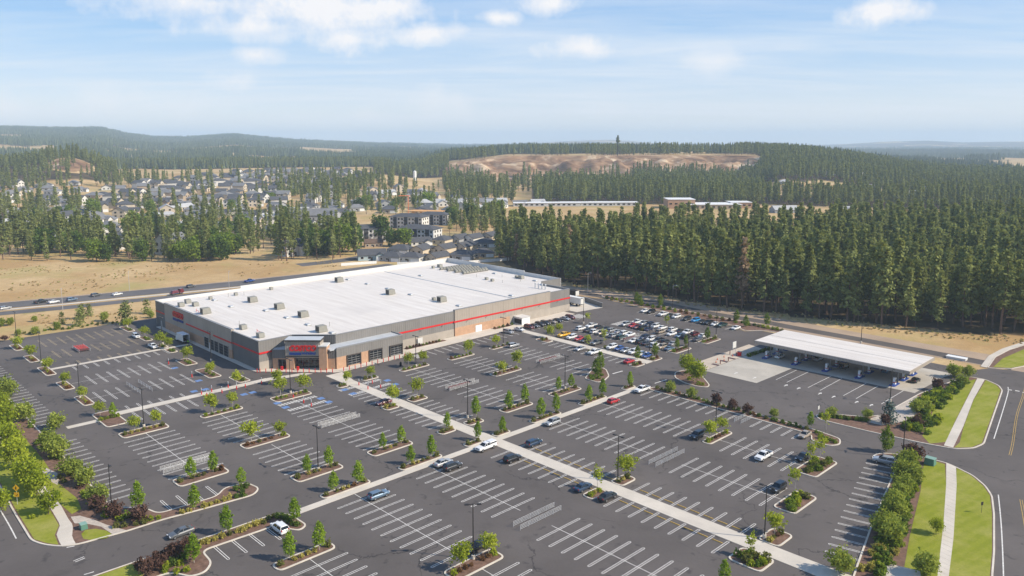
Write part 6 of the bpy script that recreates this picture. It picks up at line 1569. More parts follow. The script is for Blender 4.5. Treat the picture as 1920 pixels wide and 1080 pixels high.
# highway traffic
for (px, py, k, c, lab) in ((10, 580, 'wagon', 'silver', 'silver wagon on the highway at the edge of the view'), (77, 568, 'pickup', 'charcoal', 'dark pickup on the highway'), (101, 568, 'sedan', 'white', 'low white car close behind the dark pickup on the highway'), (135, 564, 'suv', 'steel-blue', 'pale blue SUV on the highway'), (180, 555.5, 'suv', 'grey', 'grey SUV on the far lanes of the highway'), (220, 553.5, 'sedan', 'white', 'white sedan on the far lanes of the highway'), (358, 539, 'suv', 'grey', 'grey SUV on the highway behind the store corner'), (468, 529, 'pickup', 'blue', 'bright blue pickup on the highway behind the store')):
    o = car(0, 0, k, c, 'v+', lab, xy=G(px, py), rz=.28 + YAW + math.pi / 2); o['group'] = 'vehicles on the highway'; o.name = 'highway_car'
def tow_truck():
    x, y = G(332, 552); o = thing('flatbed_truck', (x, y, 0), .28 + YAW + math.pi / 2, 'dark red flatbed truck on the highway slip lane', 'truck', 'vehicles on the highway')
    ob('cab', MB().frustum((1.2, 3.3, -1.1, 1.1, .7), (1.3, 2.8, -.95, .95, 2.6)).mesh('cab', CP['maroon']), o)
    ob('flatbed', MB().box(-3.6, 1.1, -1.15, 1.15, .95, 1.2).mesh('flatbed', CP['maroon']), o)
    ob('load', MB().frustum((-3.2, .6, -.9, .9, 1.2), (-2.6, .2, -.6, .6, 2.2)).mesh('load', CP['maroon']), o)
    ob('windscreen', MB().box(2.85, 3.0, -.8, .8, 1.6, 2.3).mesh('windscreen', M['glass']), o)
    for px_ in (-2.6, 2.2):
        for s in (-1, 1): q = ob('wheel', WHB, o, (px_, s * .95, .4)); ob('rim', RIMB, q)
tow_truck()
def box_truck():
    u, v = -287.4, 108.0; o = thing('box_truck', (*W(-283.8, 106.4), 0), YAW, 'white box truck with its rear open beside the store wall', 'truck')
    b = MB(); b.box(-3.4, 2.6, -1.2, -1.12, 1.0, 3.5); b.box(-3.4, 2.6, 1.12, 1.2, 1.0, 3.5); b.box(-3.4, 2.6, -1.12, 1.12, 3.42, 3.5); b.box(-3.4, -3.32, -1.12, 1.12, 1.0, 3.42); b.box(-3.32, 2.6, -1.12, 1.12, 1.0, 1.08)
    ob('cargo_box', b.mesh('cargo_box', M['white']), o)
    ob('cargo_floor', MB().box(-3.3, 2.55, -1.1, 1.1, 1.08, 1.11).mesh('cargo_floor', M['dark_metal']), o)
    ob('cab', MB().frustum((-5.2, -3.5, -1.05, 1.05, .6), (-4.7, -3.5, -.9, .9, 2.3)).mesh('cab', M['white']), o)
    ob('windscreen', MB().frustum((-5.06, -4.4, -.85, .85, 1.5), (-4.75, -4.4, -.8, .8, 2.2)).mesh('windscreen', M['glass']), o)
    ob('chassis', MB().box(-5, 2.5, -.45, .45, .55, 1.0).mesh('chassis', M['dark_metal']), o)
    for x in (-4.3, 1.2):
        for s in (-1, 1): q = ob('wheel', WHB, o, (x, s * .92, .4)); ob('rim', RIMB, q)
box_truck()

# people: one continuous skinned figure, clothes as children
def person(x, y, rz, label, vest):
    J = [(0, 0, .95), (0, 0, 1.15), (0, 0, 1.42), (0, 0, 1.52), (0, .02, 1.68), (0, .1, .9), (0, .12, .5), (.02, .13, .07), (.16, .13, .03), (0, -.1, .9), (-.06, -.12, .5), (-.1, -.13, .07), (.05, -.13, .03), (0, .2, 1.40), (.04, .26, 1.12), (.14, .25, .9), (.19, .25, .83), (0, -.2, 1.40), (.08, -.26, 1.14), (.26, -.22, 1.02), (.33, -.22, 1.0)]
    E_ = [(0, 1), (1, 2), (2, 3), (3, 4), (0, 5), (5, 6), (6, 7), (7, 8), (0, 9), (9, 10), (10, 11), (11, 12), (2, 13), (13, 14), (14, 15), (15, 16), (2, 17), (17, 18), (18, 19), (19, 20)]
    Rr = [.15, .14, .16, .06, .10, .10, .07, .05, .045, .10, .07, .05, .045, .07, .05, .035, .04, .07, .05, .035, .04]
    me = bpy.data.meshes.new('person'); me.from_pydata(J, E_, []); tmp = bpy.data.objects.new('tmp', me); COL.objects.link(tmp)
    sk = tmp.modifiers.new('s', 'SKIN'); tmp.modifiers.new('b', 'SUBSURF').levels = 1
    for v, q in zip(me.skin_vertices[0].data, Rr): v.radius = (q, q)
    me.skin_vertices[0].data[0].use_root = True
    bpy.context.view_layer.update()
    body = bpy.data.meshes.new_from_object(tmp.evaluated_get(bpy.context.evaluated_depsgraph_get()))
    bpy.data.objects.remove(tmp)
    body.materials.clear(); body.materials.append(M['cloth']); body.materials.append(M['skin'])
    for p in body.polygons: p.material_index = 1 if (p.center.z > 1.5 or (p.center.x > .12 and p.center.z < 1.06 and p.center.z > .75)) else 0; p.use_smooth = True
    o = thing('person', (x, y, .01), rz, label, 'person')
    ob('body', body, o)
    ob('vest', MB().frustum((-.17, .17, -.21, .21, 1.0), (-.15, .15, -.23, .23, 1.46)).mesh('vest', M[vest]), o)
    ob('hair', MB().frustum((-.11, .08, -.095, .095, 1.70), (-.08, .05, -.07, .07, 1.81)).mesh('hair', M['black']), o)
x, y = G(1696, 712); person(x, y, 2.2, 'person in a yellow vest and dark trousers by the last fuel pump', 'hivis')
x, y = G(353, 646); person(x, y, 1., 'person in a bright green vest behind the box truck', 'hivis_green')
# ---------------------------------------------------------------- planting of the lot
def trees_at(kind, pts, where, s=1.):
    for n_, x, y in pts: tree(kind, *W(*r(n_, x, y)), where, .1, s)
trees_at('locust', [(1, 135, 378), (1, 235, 455), (1, 362, 548), (1, 488, 655), (1, 622, 765), (1, 750, 880)], 'on the narrow outer islands, left lot')
trees_at('columnar', [(1, 848, 895)], 'at the walk island of the left lot')
trees_at('locust', [(1, 953, 232), (1, 1088, 290), (1, 1205, 358), (1, 1265, 378), (1, 1402, 472), (1, 1585, 575), (1, 1775, 655)], 'at the store end of the left lot rows')
trees_at('locust', [(1, 1010, 995), (1, 1172, 955)], 'on the leftmost island before the store'); trees_at('locust', [(1, 1590, 855), (1, 1745, 812)], 'on the second island before the store')
trees_at('locust', [(6, 185, 725), (6, 362, 700), (6, 160, 645)], 'on the islands before the portico'); trees_at('locust', [(6, 682, 640), (6, 855, 598)], 'flanking the entrance walk', .9)
trees_at('locust', [(6, 1145, 515), (6, 1252, 488)], 'on the island before the café wing'); trees_at('locust', [(6, 1592, 425)], 'on the island before the grey wall'); trees_at('locust', [(6, 1802, 362)], 'on the island before the beige wall')
trees_at('locust', [(6, 1845, 575), (7, 38, 520)], 'on the russet-shrub island right of the entrance', 1.1); trees_at('locust', [(6, 1208, 745)], 'across the walk from the maroon car'); trees_at('locust', [(6, 1025, 795)], 'beside the maroon car')
trees_at('locust', [(3, -35, 75), (6, 178, 1035)], 'on the russet-shrub island of the left block')
trees_at('columnar', [(2, 1435, 352), (2, 1600, 305)], 'on the island by the left cart corral'); trees_at('columnar', [(2, 1040, 598)], 'rising from the purple shrubs of the left bank', 1.2); trees_at('columnar', [(2, 1458, 585), (2, 1812, 405)], 'in the strip above the drive', 1.05)
trees_at('columnar', [(2, 1702, 765), (3, 292, 690)], 'in the golden strip below the drive', 1.12); trees_at('columnar', [(2, 1455, 985)], 'by the bottom purple shrubs', 1.25)
trees_at('columnar', [(3, 385, 318), (3, 548, 270)], 'on the pole island left of the silver-blue wagon'); trees_at('columnar', [(3, 952, 135), (3, 1090, 85)], 'on the island before the cross walk, centre row')
trees_at('columnar', [(3, 580, 445), (3, 770, 388)], 'on the strip island by the silver-blue wagon'); trees_at('columnar', [(3, 1162, 243), (3, 1318, 193)], 'on the strip island by the dark parked pair')
trees_at('columnar', [(3, 254, 962), (3, 478, 890)], 'on the lowest island in view', 1.1); trees_at('columnar', [(6, 1435, 975), (3, 1665, 62)], 'on the near side of the walk crossing'); trees_at('columnar', [(6, 1650, 890), (6, 1850, 1010)], 'on the far side of the walk crossing')
trees_at('columnar', [(6, 1898, 830), (7, 95, 785)], 'on the island behind the silver crossover'); trees_at('columnar', [(7, 218, 893), (7, 332, 855)], 'on the strip island by the silver crossover'); trees_at('columnar', [(7, 350, 695), (7, 445, 668)], 'on the pole island near the red hatchback')
trees_at('columnar', [(7, 577, 775), (7, 680, 730)], 'on the strip island by the red hatchback'); trees_at('columnar', [(7, 886, 660)], 'on the strip island by the white pickup'); trees_at('dark_columnar', [(7, 630, 575), (7, 662, 540)], 'on the wedge island by the drive', 1.15)
trees_at('dark_columnar', [(7, 940, 455), (7, 1073, 432), (7, 1238, 372), (7, 1303, 352), (7, 1465, 303)], 'at the ends of the packed rows', .85)
trees_at('dark_columnar', [(7, 935, 40), (7, 960, 60), (7, 1113, 60), (7, 1683, 170), (7, 1752, 212), (7, 1912, 200)], 'along the far hedge bank', 1.)
trees_at('locust', [(7, 285, 295), (7, 352, 262)], 'by the yellow pickup'); trees_at('thin', [(7, 570, 372), (7, 690, 340), (7, 1165, 212), (7, 562, 185)], 'among the packed cars', 1.05)
trees_at('maple', [(7, 1315, 565), (7, 1385, 635)], 'on the rounded island by the fuel queue', 1.1); trees_at('bush_tree', [(7, 1185, 702), (7, 1347, 742)], 'in the hedge strip before the fuel drive', .62)
trees_at('plum', [(7, 1535, 800), (7, 1652, 835), (7, 1765, 872)], 'in the hedge strip before the fuel drive', .66)
trees_at('locust', [(7, 1482, 1058), (7, 1575, 1000)], 'hiding the dark SUV'); trees_at('locust', [(4, 852, 345)], 'on the pole island by the blue sedan'); trees_at('thin', [(4, 640, 425), (4, 1797, 930)], 'on the near side of the long walk')
trees_at('locust', [(3, 1537, 1035), (3, 1745, 930)], 'beside the foreground light pole', 1.05); trees_at('columnar', [(4, 1590, 1150)], 'at the bottom near the long walk')
trees_at('locust', [(5, 50, 770)], 'on the long walk end pole island'); trees_at('thin', [(5, 205, 450), (5, 318, 235), (5, 390, 200)], 'on the green end islands near the right bank', 1.1)
trees_at('dark_columnar', [(5, 890, 150)], 'on the bank above the silver wagon', 1.25); trees_at('bush_tree', [(5, 540, 1060)], 'by the slanting stalls at the bottom', .85)
trees_at('maple', [(5, 1262, 770)], 'on the lawn beside the right pavement', .55); trees_at('bush_tree', [(5, 1185, 1080)], 'at the bottom beside the right pavement', .9)
trees_at('bush_tree', [(5, 1045, 300), (5, 1010, 460), (5, 950, 590), (5, 960, 640), (5, 890, 760), (5, 900, 830)], 'in the thicket of the right bank', .95); trees_at('plum', [(5, 1090, 215)], 'above the right bank thicket', .9)
trees_at('bush_tree', [(8, 45, 890)], 'by the hedge end before the fuel station', .55); trees_at('columnar', [(8, 318, 970)], 'by the pale tan car', .8); trees_at('bush_tree', [(8, 478, 885), (8, 742, 900)], 'in the fuel station front bed', .55); trees_at('spruce', [(8, 905, 935)], 'in the fuel station front bed', 1.1)
trees_at('thin', [(8, 435, 985)], 'by the hedge end island')
trees_at('bush_tree', [(8, 1395, 590), (8, 1500, 590), (8, 1455, 655), (8, 1180, 850), (8, 1110, 860)], 'on the fuel station bank', .8); trees_at('plum', [(8, 1270, 690), (8, 1110, 960), (8, 880, 950)], 'on the fuel station bank', .8)
# left bank: lime maples on the lawn, bushy trees along the kerb
for px, py, s in ((5, 770, 1.), (20, 855, 1.15), (45, 905, 1.05), (70, 935, 1.1), (92, 965, 1.1), (5, 960, .8), (58, 920, 1.), (30, 880, 1.05), (10, 810, 1.1), (-10, 830, 1.)):
    tree('maple', *G(px, py), 'on the lawn of the left bank', .1, s)
for px, py, s in ((12, 745, 1.), (45, 790, 1.05), (105, 805, .95), (90, 845, .9), (108, 858, .95), (133, 893, .95), (160, 910, .95), (185, 948, 1.0), (-20, 700, 1.)):
    tree('bush_tree', *G(px, py), 'along the kerb of the left bank', .1, s * 1.0)
for px, py in ((183, 955), (213, 972), (262, 980), (355, 1035), (330, 1050), (300, 1068), (275, 1078)):
    tree('plum', *G(px, py), 'beside the front drive', .1, .72)
# shrubs
def shrubs(kind, pts, where, s=1.):
    for n_, x, y in pts: shrub(kind, *W(*r(n_, x, y)), where, s)
shrubs('gold', [(2, 1365, 615), (2, 1420, 600), (2, 1532, 568), (2, 1580, 552), (2, 1630, 535), (2, 1682, 517), (2, 1724, 503)], 'in the strip above the drive', 1.25)
shrubs('dark_leaf', [(2, 1770, 440), (2, 1810, 425), (2, 1850, 420), (2, 1820, 455), (2, 1820, 485), (2, 1775, 495)], 'at the end of the strip above the drive', 1.35)
shrubs('gold', [(2, 1515, 845), (2, 1557, 835), (2, 1612, 815), (2, 1663, 797), (2, 1780, 757), (2, 1818, 750), (2, 1862, 725), (2, 1910, 708), (3, 8, 700), (3, 48, 683)], 'in the golden strip below the drive', 1.25)
shrubs('olive', [(2, 1725, 775), (3, 95, 660), (3, 130, 640), (3, 60, 690)], 'in the golden strip below the drive', 1.2)
shrubs('dark_leaf', [(3, 165, 645), (3, 200, 645), (3, 230, 660), (3, 250, 680), (3, 275, 700), (3, 310, 705)], 'at the golden strip end by the white SUV', 1.3)
shrubs('bright_leaf', [(2, 885, 660), (2, 910, 665), (2, 1080, 660), (2, 1130, 665), (2, 790, 640), (2, 1190, 655), (2, 620, 460), (2, 245, 960 - 810 + 500), (2, 640, 470)], 'among the purple shrubs of the left bank', 1.1)
shrubs('plum', [(2, 700, 570), (2, 745, 600), (2, 830, 620), (2, 880, 640), (2, 1020, 650), (2, 1060, 640), (2, 600, 420)], 'on the left bank by the drive', 1.7)
shrubs('olive', [(2, 870, 720), (2, 930, 715), (2, 1020, 700), (2, 1080, 690), (2, 450, 350), (2, 480, 380), (2, 540, 330), (2, 560, 350)], 'low on the left bank mulch', 1.2)
shrubs('mid_leaf', [(2, 400, 200), (2, 450, 210), (2, 560, 290), (2, 610, 380), (2, 640, 490), (2, 680, 500), (2, 800, 600), (2, 955, 640), (2, 280, 90), (2, 330, 85), (2, 560, 300), (1, 50, 790), (1, 90, 800), (1, 240, 940), (1, 230, 970)], 'between the bushy trees of the left bank', 1.6)
shrubs('bright_leaf', [(2, 1260, 1010), (2, 1350, 1000), (2, 1330, 1060), (2, 1240, 1050), (2, 1400, 1045)], 'at the bottom corner of the golden strip', 1.5)
shrubs('dark_leaf', [(2, 1330, 970), (2, 1380, 960), (2, 1300, 1000)], 'under the narrow tree at the bottom corner', 1.6)
shrubs('plum', [(2, 1050, 1020), (2, 1120, 1000), (2, 1180, 960), (2, 1250, 930), (2, 1100, 1050), (2, 1200, 1000)], 'at the bottom corner by the grey sedan', 2.)
def island_shrubs(key, kinds, where, axis='v', off=0., s=1.):
    u0, u1, v0, v1 = ISL[key]; n = len(kinds)
    for k, kind in enumerate(kinds):
        if not kind: continue
        t = (k + .8) / (n + .6)
        if axis == 'v': u, v = (u0 + u1) / 2 + off, v0 + (v1 - v0) * t
        else: u, v = u0 + (u1 - u0) * t, (v0 + v1) / 2 + off
        shrub(kind, *W(u, v), where, s * (1.35 if k in (0, n - 1) else 1.))
Y, O_, D_, B_, R_, Mg = 'gold', 'olive', 'dark_leaf', 'bright_leaf', 'russet', 'mid_leaf'
for key, kinds, where in (('a1', (O_, Y, Y, O_, Y, Y, O_), 'on the leftmost island before the store'), ('a2', (B_, Mg, B_, Mg, B_, B_), 'on the second island before the store'), ('a3', (B_, Mg, B_, None, Y, B_, Mg), 'on the island before the portico'),
    ('a4', (O_, Mg), 'on the near tip of the entrance walk'), ('a5', (O_, O_, Mg), 'on the far tip of the entrance walk'), ('a6', (Mg, B_, Mg, B_, O_), 'on the island before the café wing'), ('a7', (R_, Mg, B_, Mg, B_, Mg), 'on the island before the grey wall'), ('a8', (O_, Mg, O_, Mg), 'on the island before the beige wall'),
    ('b1', (O_, None, O_, O_, O_, None, O_, R_), 'on the island by the left cart corral'), ('b2', (R_, R_, O_, R_, R_, None, B_), 'on the russet island of the left block'), ('b4', (Y, O_, B_), 'beside the maroon car'), ('b5', (O_, Y, O_), 'across the walk from the maroon car'), ('b7', (B_, R_, R_, R_, R_, B_), 'on the russet island right of the entrance'),
    ('c1', (O_, None, Y, O_, Y, None, O_, O_), 'on the pole island left of the silver-blue wagon'), ('c2', (O_, None, O_, Y, O_, None, O_), 'on the centre island before the cross walk'), ('c3', (O_, O_, Y), 'on the near side of the walk crossing'), ('c4', (O_, Y, O_), 'on the far side of the walk crossing'), ('c5', (O_, O_, Y, O_, O_, O_), 'on the island behind the silver crossover'), ('c6', (O_, None, O_, O_, Y, None, O_), 'on the pole island near the red hatchback'),
    ('d0', (O_, None, O_, Y, Y, R_, None, O_), 'on the strip island by the silver-blue wagon'), ('d1', (O_, None, Y, Y, O_, O_, None, O_), 'on the strip island by the dark parked pair'), ('d2', (O_, O_, O_), 'on the strip island by the capped pickup'), ('d3', (O_, Y, O_), 'on the far strip island by the capped pickup'), ('d4', (O_, None, O_, O_, Y, O_, None, O_), 'on the strip island by the silver crossover'), ('d5', (O_, O_, O_, Y, O_, O_), 'on the strip island by the red hatchback'), ('d6', (O_, R_, O_), 'on the strip island by the white pickup'),
    ('e0', (O_, None, Y, Y, Y, Y, None, O_), 'on the lowest island in view'), ('e1', (B_, R_, R_, R_, None, R_, R_, B_), 'round the foreground light pole'), ('e5', (B_, Mg, R_, R_, O_, B_), 'on the island by the hidden dark SUV'), ('f1', (B_, Y, B_), 'on the small island by the blue sedan'), ('f2', (O_, Y, O_), 'on the pole island by the blue sedan'),
    ('g2', (Y, O_, R_, O_), 'on the long walk end pole island'), ('l5', (B_, O_, B_, O_, Mg, B_), 'on the walk island of the left lot')):
    island_shrubs(key, kinds, where)
for key in ('g1', 'h1', 'h2'):
    u0, u1, v0, v1 = ISL[key]
    for k in range(12): shrub(random.choice((Mg, B_, Mg, O_)), *W(u0 + 1 + (u1 - u0 - 2) * random.random(), v0 + 1 + (v1 - v0 - 2) * (k + .5) / 12), {'g1': 'on the leafy long walk end island', 'h1': 'on the green island by the dark crossover', 'h2': 'on the green island by the black car'}[key], 1.75)
for k in range(5): island_shrubs(f'l{k}', (None, B_, Y, B_, R_), 'on the narrow outer islands, left lot', 'u')
for k in range(7): island_shrubs(f'm{k}', (None, Mg, B_, Mg), 'on the narrow store-side islands, left lot', 'u')
for key in ('n1', 'n2', 'n3', 'n4', 'n5', 'n8'): island_shrubs(key, (O_, B_, R_), 'on the small islands among the packed cars')
for key in ('n6', 'n7'): island_shrubs(key, (Mg, R_, O_, R_, Mg, O_), 'on the islands ending the packed rows', s=1.2)
shrubs(Mg, [(7, 590, 590), (7, 620, 600), (7, 650, 600), (7, 670, 580), (7, 660, 550), (7, 640, 570), (7, 600, 610)], 'on the wedge island by the drive', 1.5)
shrubs(B_, [(7, 1330, 610), (7, 1400, 645), (7, 1430, 650), (7, 1310, 560)], 'under the maples by the fuel queue', 1.3)
for k in range(30):
    u = -130 + 46 * k / 29 + random.uniform(-.4, .4)
    shrub(random.choice((D_, Mg, D_, O_, R_)), *W(u, 187.2 + random.uniform(-.3, .3)), 'in the hedge before the fuel drive', 1.2)
for x, y in ((360, 10), (390, 25), (410, 45), (440, 60), (470, 70), (500, 85), (430, 80), (390, 50)): shrub(random.choice((Mg, B_)), *W(*r(5, x, y)), 'on the rounded end of the fuel drive hedge', 1.35)
for k in range(46):
    u = -226 + 88 * k / 45; vv = 282 + 1.6 * math.sin(k * 2.1) + (-2.5 if u > -158 else 0) * 0
    shrub(random.choice((Mg, O_, D_, O_, B_, R_)), *W(u, vv if u < -150 else 281.5), 'along the far hedge bank', 1.55)
for k in range(14): shrub(random.choice((R_, D_, Mg, Mg)), *W(*r(8, 390 + k * 27 + random.uniform(-8, 8), 885 + k * 3 + random.uniform(-5, 5))), 'in the fuel station front bed', 1.3)
for k in range(9): shrub(random.choice((D_, O_, Mg)), *W(-128.8 + .1 * k, 239.5 + k * 1.7), 'at the near end of the fuel canopy', 1.5)
for k in range(34):
    t = random.random(); u = -69.5 + 5 * random.random() - 2 * t; v = 206 + 54 * t
    shrub(random.choice((Mg, Mg, B_, D_, O_, R_)), *W(u + (2.5 if t < .3 else 0), v), 'on the fuel station bank', 1.9)
for k in range(30):
    t = random.random(); u = -57.6 + (t * 11) + random.uniform(.6, 3.6); v = 179 - 49 * t
    shrub(random.choice((Mg, Mg, B_, D_, Y)), *W(u, v), 'in the thicket of the right bank', 1.8)
shrubs(Y, [(5, 780, 920), (5, 820, 870), (5, 910, 950), (5, 700, 1040), (5, 740, 1035), (5, 775, 1040), (5, 805, 1020), (5, 940, 840), (5, 960, 920)], 'at the foot of the right bank', 1.5)
for k in range(60):
    t = random.random(); u = -58.2 + t * 11 + random.uniform(.8, 4.6); v = 179 - 49 * t
    shrub(random.choice((Mg, D_, B_, Mg)), *W(u, v), 'in the thicket of the right bank', 1.9)
for k in range(46):
    t = random.random(); u = -70.5 + 6 * random.random() - 1.5 * t + (3.5 if t < .3 else 0); v = 205 + 52 * t
    shrub(random.choice((Mg, B_, D_, Mg)), *W(u, v), 'on the fuel station bank', 2.2)
for px, py in ((1712, 905), (1688, 935), (1665, 968), (1650, 1000), (1690, 900), (1700, 880)): tree('bush_tree', *G(px, py), 'in the thicket of the right bank', .1, .75)
# planting along the store wall
for k in range(16):
    v = 160 + k * 1.5 if k < 11 else 203 + (k - 11) * 2.4
    shrub(random.choice(('plum', R_, Mg, 'plum')), *W(-219.0, v), 'at the foot of the long store wall', 1.2, .13)
bed('wall_bed', [(-220.5, 159), (-217.4, 159), (-217.4, 178), (-220.5, 178)], 'mulch bed under the grey store wall', .8, hk=.2); bed('wall_bed', [(-220.4, 202), (-217.4, 202), (-217.4, 212), (-220.4, 212)], 'mulch bed under the beige store wall', .8, hk=.2)
# rough ground left of the store: young trees and bushes
for px, py, k, s in ((66, 627, 'bush_tree', .6), (107, 618, 'bush_tree', .7), (117, 607, 'young_pine', .7), (150, 610, 'young_pine', 1.1), (153, 598, 'young_pine', .9), (168, 592, 'young_pine', .9), (196, 602, 'bush_tree', .75), (236, 608, 'young_pine', 1.4), (275, 588, 'young_pine', 1.0), (283, 596, 'bush_tree', .7), (20, 610, 'bush_tree', .6), (2, 612, 'bush_tree', .7), (8, 640, 'plum', .6), (65, 603, 'bush_tree', .5), (34, 628, 'bush_tree', .4)):
    tree(k, *G(px, py), 'on the dry slope behind the left lot', 0., s)
for k in range(26):
    px = 30 + 9 * k; shrub(random.choice((Mg, O_, D_)), *G(px + random.uniform(-3, 3), 634 - .135 * px + random.uniform(-3, 1)), 'along the back kerb of the left lot', 1.2, 0.)
# ---------------------------------------------------------------- highway, path, sandy strip
def band(name, pts, wid, z, m, label):
    P_ = [Vector(G(*p)) for p in pts]; vs = []
    for i, p in enumerate(P_):
        d = (P_[min(i + 1, len(P_) - 1)] - P_[max(i - 1, 0)]).normalized(); n = Vector((-d.y, d.x)) * wid / 2
        vs += [(*(p - n), z), (*(p + n), z)]
    return ob(name, MB().add(vs, [(2 * i, 2 * i + 2, 2 * i + 3, 2 * i + 1) for i in range(len(P_) - 1)]).mesh(name, M[m]), kind='structure', label=label)
band('highway', [(-300, 606), (0, 573.5), (120, 563), (240, 551), (360, 540), (480, 528.5), (600, 515), (740, 497)], 15, .02, 'highway', 'far carriageway of the highway behind the store')
band('highway', [(-300, 622), (0, 588), (120, 577), (240, 564.5), (360, 553), (480, 541), (600, 527), (700, 514)], 8.5, .02, 'highway', 'near slip lane of the highway')
band('verge', [(-300, 614), (0, 581.5), (120, 570.5), (240, 558.5), (360, 547), (480, 535), (600, 521)], 3.0, .03, 'concrete', 'pale verge strip between the highway lanes')
band('shoulder', [(-300, 598), (0, 568), (120, 557), (240, 546), (360, 535), (480, 523), (600, 511)], 3.5, .015, 'sand', 'pale shoulder along the far side of the highway')
band('sandy_strip', [(1000, 535), (1100, 548), (1200, 560.5), (1300, 577), (1420, 599), (1560, 625), (1700, 649), (1850, 675), (1960, 692)], 17, .01, 'sand', 'bare sandy strip between the path and the big wood')
band('path', [(1075, 547), (1130, 556), (1235, 568), (1335, 588), (1435, 604), (1480, 613), (1615, 637), (1740, 660), (1850, 681), (1900, 690)], 6.5, .025, 'path', 'old dark paved path below the big wood')
band('suburb_road', [(560, 497), (610, 492), (650, 487), (690, 480), (760, 470), (850, 462)], 12, .02, 'highway', 'grey side road ending at the houses behind the store')

# ---------------------------------------------------------------- houses
HW = {k: mat('house_wall_' + k, c, .8, .08, .3) for k, c in {'white': (.60, .59, .56), 'cream': (.52, .45, .35), 'tan': (.42, .33, .24), 'grey': (.32, .33, .34), 'pale blue': (.42, .52, .54), 'red': (.24, .06, .045)}.items()}
HR = {k: mat('house_roof_' + k, c, .85, .15, .4) for k, c in {'charcoal': (.08, .082, .09), 'grey': (.18, .18, .185), 'brown': (.13, .085, .06), 'pale': (.42, .42, .42)}.items()}
HWIN = M['glass']
def house_tpl(w, d, h, rh, gar=True, hip=False, storeys=1):
    wl = MB().box(-w / 2, w / 2, -d / 2, d / 2, 0, h)
    if not hip: wl.add([(-w / 2, -d / 2, h), (-w / 2, d / 2, h), (-w / 2, 0, h + rh), (w / 2, -d / 2, h), (w / 2, d / 2, h), (w / 2, 0, h + rh)], [(0, 2, 1), (3, 4, 5)])
    wing = gar and not hip
    if wing: wl.box(w * .12, w * .48, -d / 2 - 3.2, -d / 2, 0, h * .92); wl.add([(w * .12, -d / 2 - 3.2, h * .92), (w * .48, -d / 2 - 3.2, h * .92), (w * .30, -d / 2 - 3.2, h * .92 + rh * .55)], [(0, 1, 2)])
    o = .5
    rf = MB()
    if hip: rf.frustum((-w / 2 - o, w / 2 + o, -d / 2 - o, d / 2 + o, h), (-w / 2 + d * .42, w / 2 - d * .42, -.15, .15, h + rh))
    else:
        for s in (-1, 1):
            e = rh * o / (d / 2)
            rf.add([(-w / 2 - o, s * (d / 2 + o), h - e), (w / 2 + o, s * (d / 2 + o), h - e), (w / 2 + o, 0, h + rh), (-w / 2 - o, 0, h + rh), (-w / 2 - o, s * (d / 2 + o), h - e + .25), (w / 2 + o, s * (d / 2 + o), h - e + .25), (w / 2 + o, 0, h + rh + .25), (-w / 2 - o, 0, h + rh + .25)], [(0, 1, 2, 3), (4, 5, 6, 7), (0, 1, 5, 4), (1, 2, 6, 5), (3, 0, 4, 7)])
        if wing:
            for s in (-1, 1): rf.add([(w * .30 + s * w * .21, -d / 2 - 3.7, h * .88), (w * .30, -d / 2 - 3.7, h * .92 + rh * .58), (w * .30, -d * .1, h * .92 + rh * .58), (w * .30 + s * w * .21, -d * .25, h * .88), (w * .30 + s * w * .21, -d / 2 - 3.7, h * .88 + .2), (w * .30, -d / 2 - 3.7, h * .92 + rh * .58 + .2), (w * .30, -d * .1, h * .92 + rh * .58 + .2), (w * .30 + s * w * .21, -d * .25, h * .88 + .2)], [(0, 1, 2, 3), (4, 5, 6, 7), (0, 1, 5, 4), (3, 0, 4, 7)])
    tpl = [('wall', wl.mesh('wall', HW['white']), (0, 0, 0), 0, []), ('roof', rf.mesh('roof', HR['charcoal']), (0, 0, 0), 0, [])]
    wm = MB().box(-.75, .75, -.05, .05, -.65, .65).mesh('window', HWIN); ws = MB().box(-.05, .05, -.75, .75, -.65, .65).mesh('window', HWIN)
    fm = MB().box(-.9, .9, -.03, .03, -.8, -.66).box(-.9, .9, -.03, .03, .66, .8).box(-.9, -.76, -.03, .03, -.66, .66).box(.76, .9, -.03, .03, -.66, .66).mesh('window_frame', M['white'])
    for k in range(storeys):
        z = 1.7 + 2.8 * k
        for x in ((-.36, -.1) if gar else (-.36, -.1, .15, .37)): tpl.append(('window', wm, (w * x, -d / 2 - .04, z), 0, [('window_frame', fm, (0, 0, 0), 0, [])]))
        for s in (-1, 1):
            for y in (-.22, .22): tpl.append(('window', ws, (s * (w / 2 + .04), d * y, z), 0, []))
    if gar:
        yy = -d / 2 - (3.2 if wing else 0) - .04
        tpl.append(('garage_door', MB().box(w * .14 if wing else w * .1, w * .46, yy - .04, yy + .04, .1, 2.3).mesh('garage_door', M['white']), (0, 0, 0), 0, []))
    tpl.append(('door', MB().box(-w * .02 - .5, -w * .02 + .5, -d / 2 - .08, -d / 2 + .02, 0, 2.1).mesh('door', M['dark_cap']), (0, 0, 0), 0, []))
    return tpl
HT = {'ranch': house_tpl(15, 9.5, 3.1, 2.6), 'two': house_tpl(12, 10, 5.8, 2.8, storeys=2), 'hip': house_tpl(15, 12, 3.2, 2.8, True, True), 'hip2': house_tpl(13, 11, 5.8, 2.8, True, True, 2), 'long': house_tpl(30, 14, 4., 4.2, False), 'barn': house_tpl(14, 9, 3.6, 2.4, False)}
HOUSE_SPOTS = []
def house(x, y, kind, wall, roof, rz, where, s=1., label=None, name='house'):
    z = float(height(x, y)) - .1
    o = thing(name, (x, y, z), rz, label, 'house', None, s)
    place(HT[kind], o, {'wall': HW[wall], 'roof': HR[roof]})
    HOUSE_SPOTS.append((x, y, 13 * s))
    if not label: run(o, f'{wall} house with {roof} roof', where)
    else: o['group'] = 'houses behind the store'
    return o
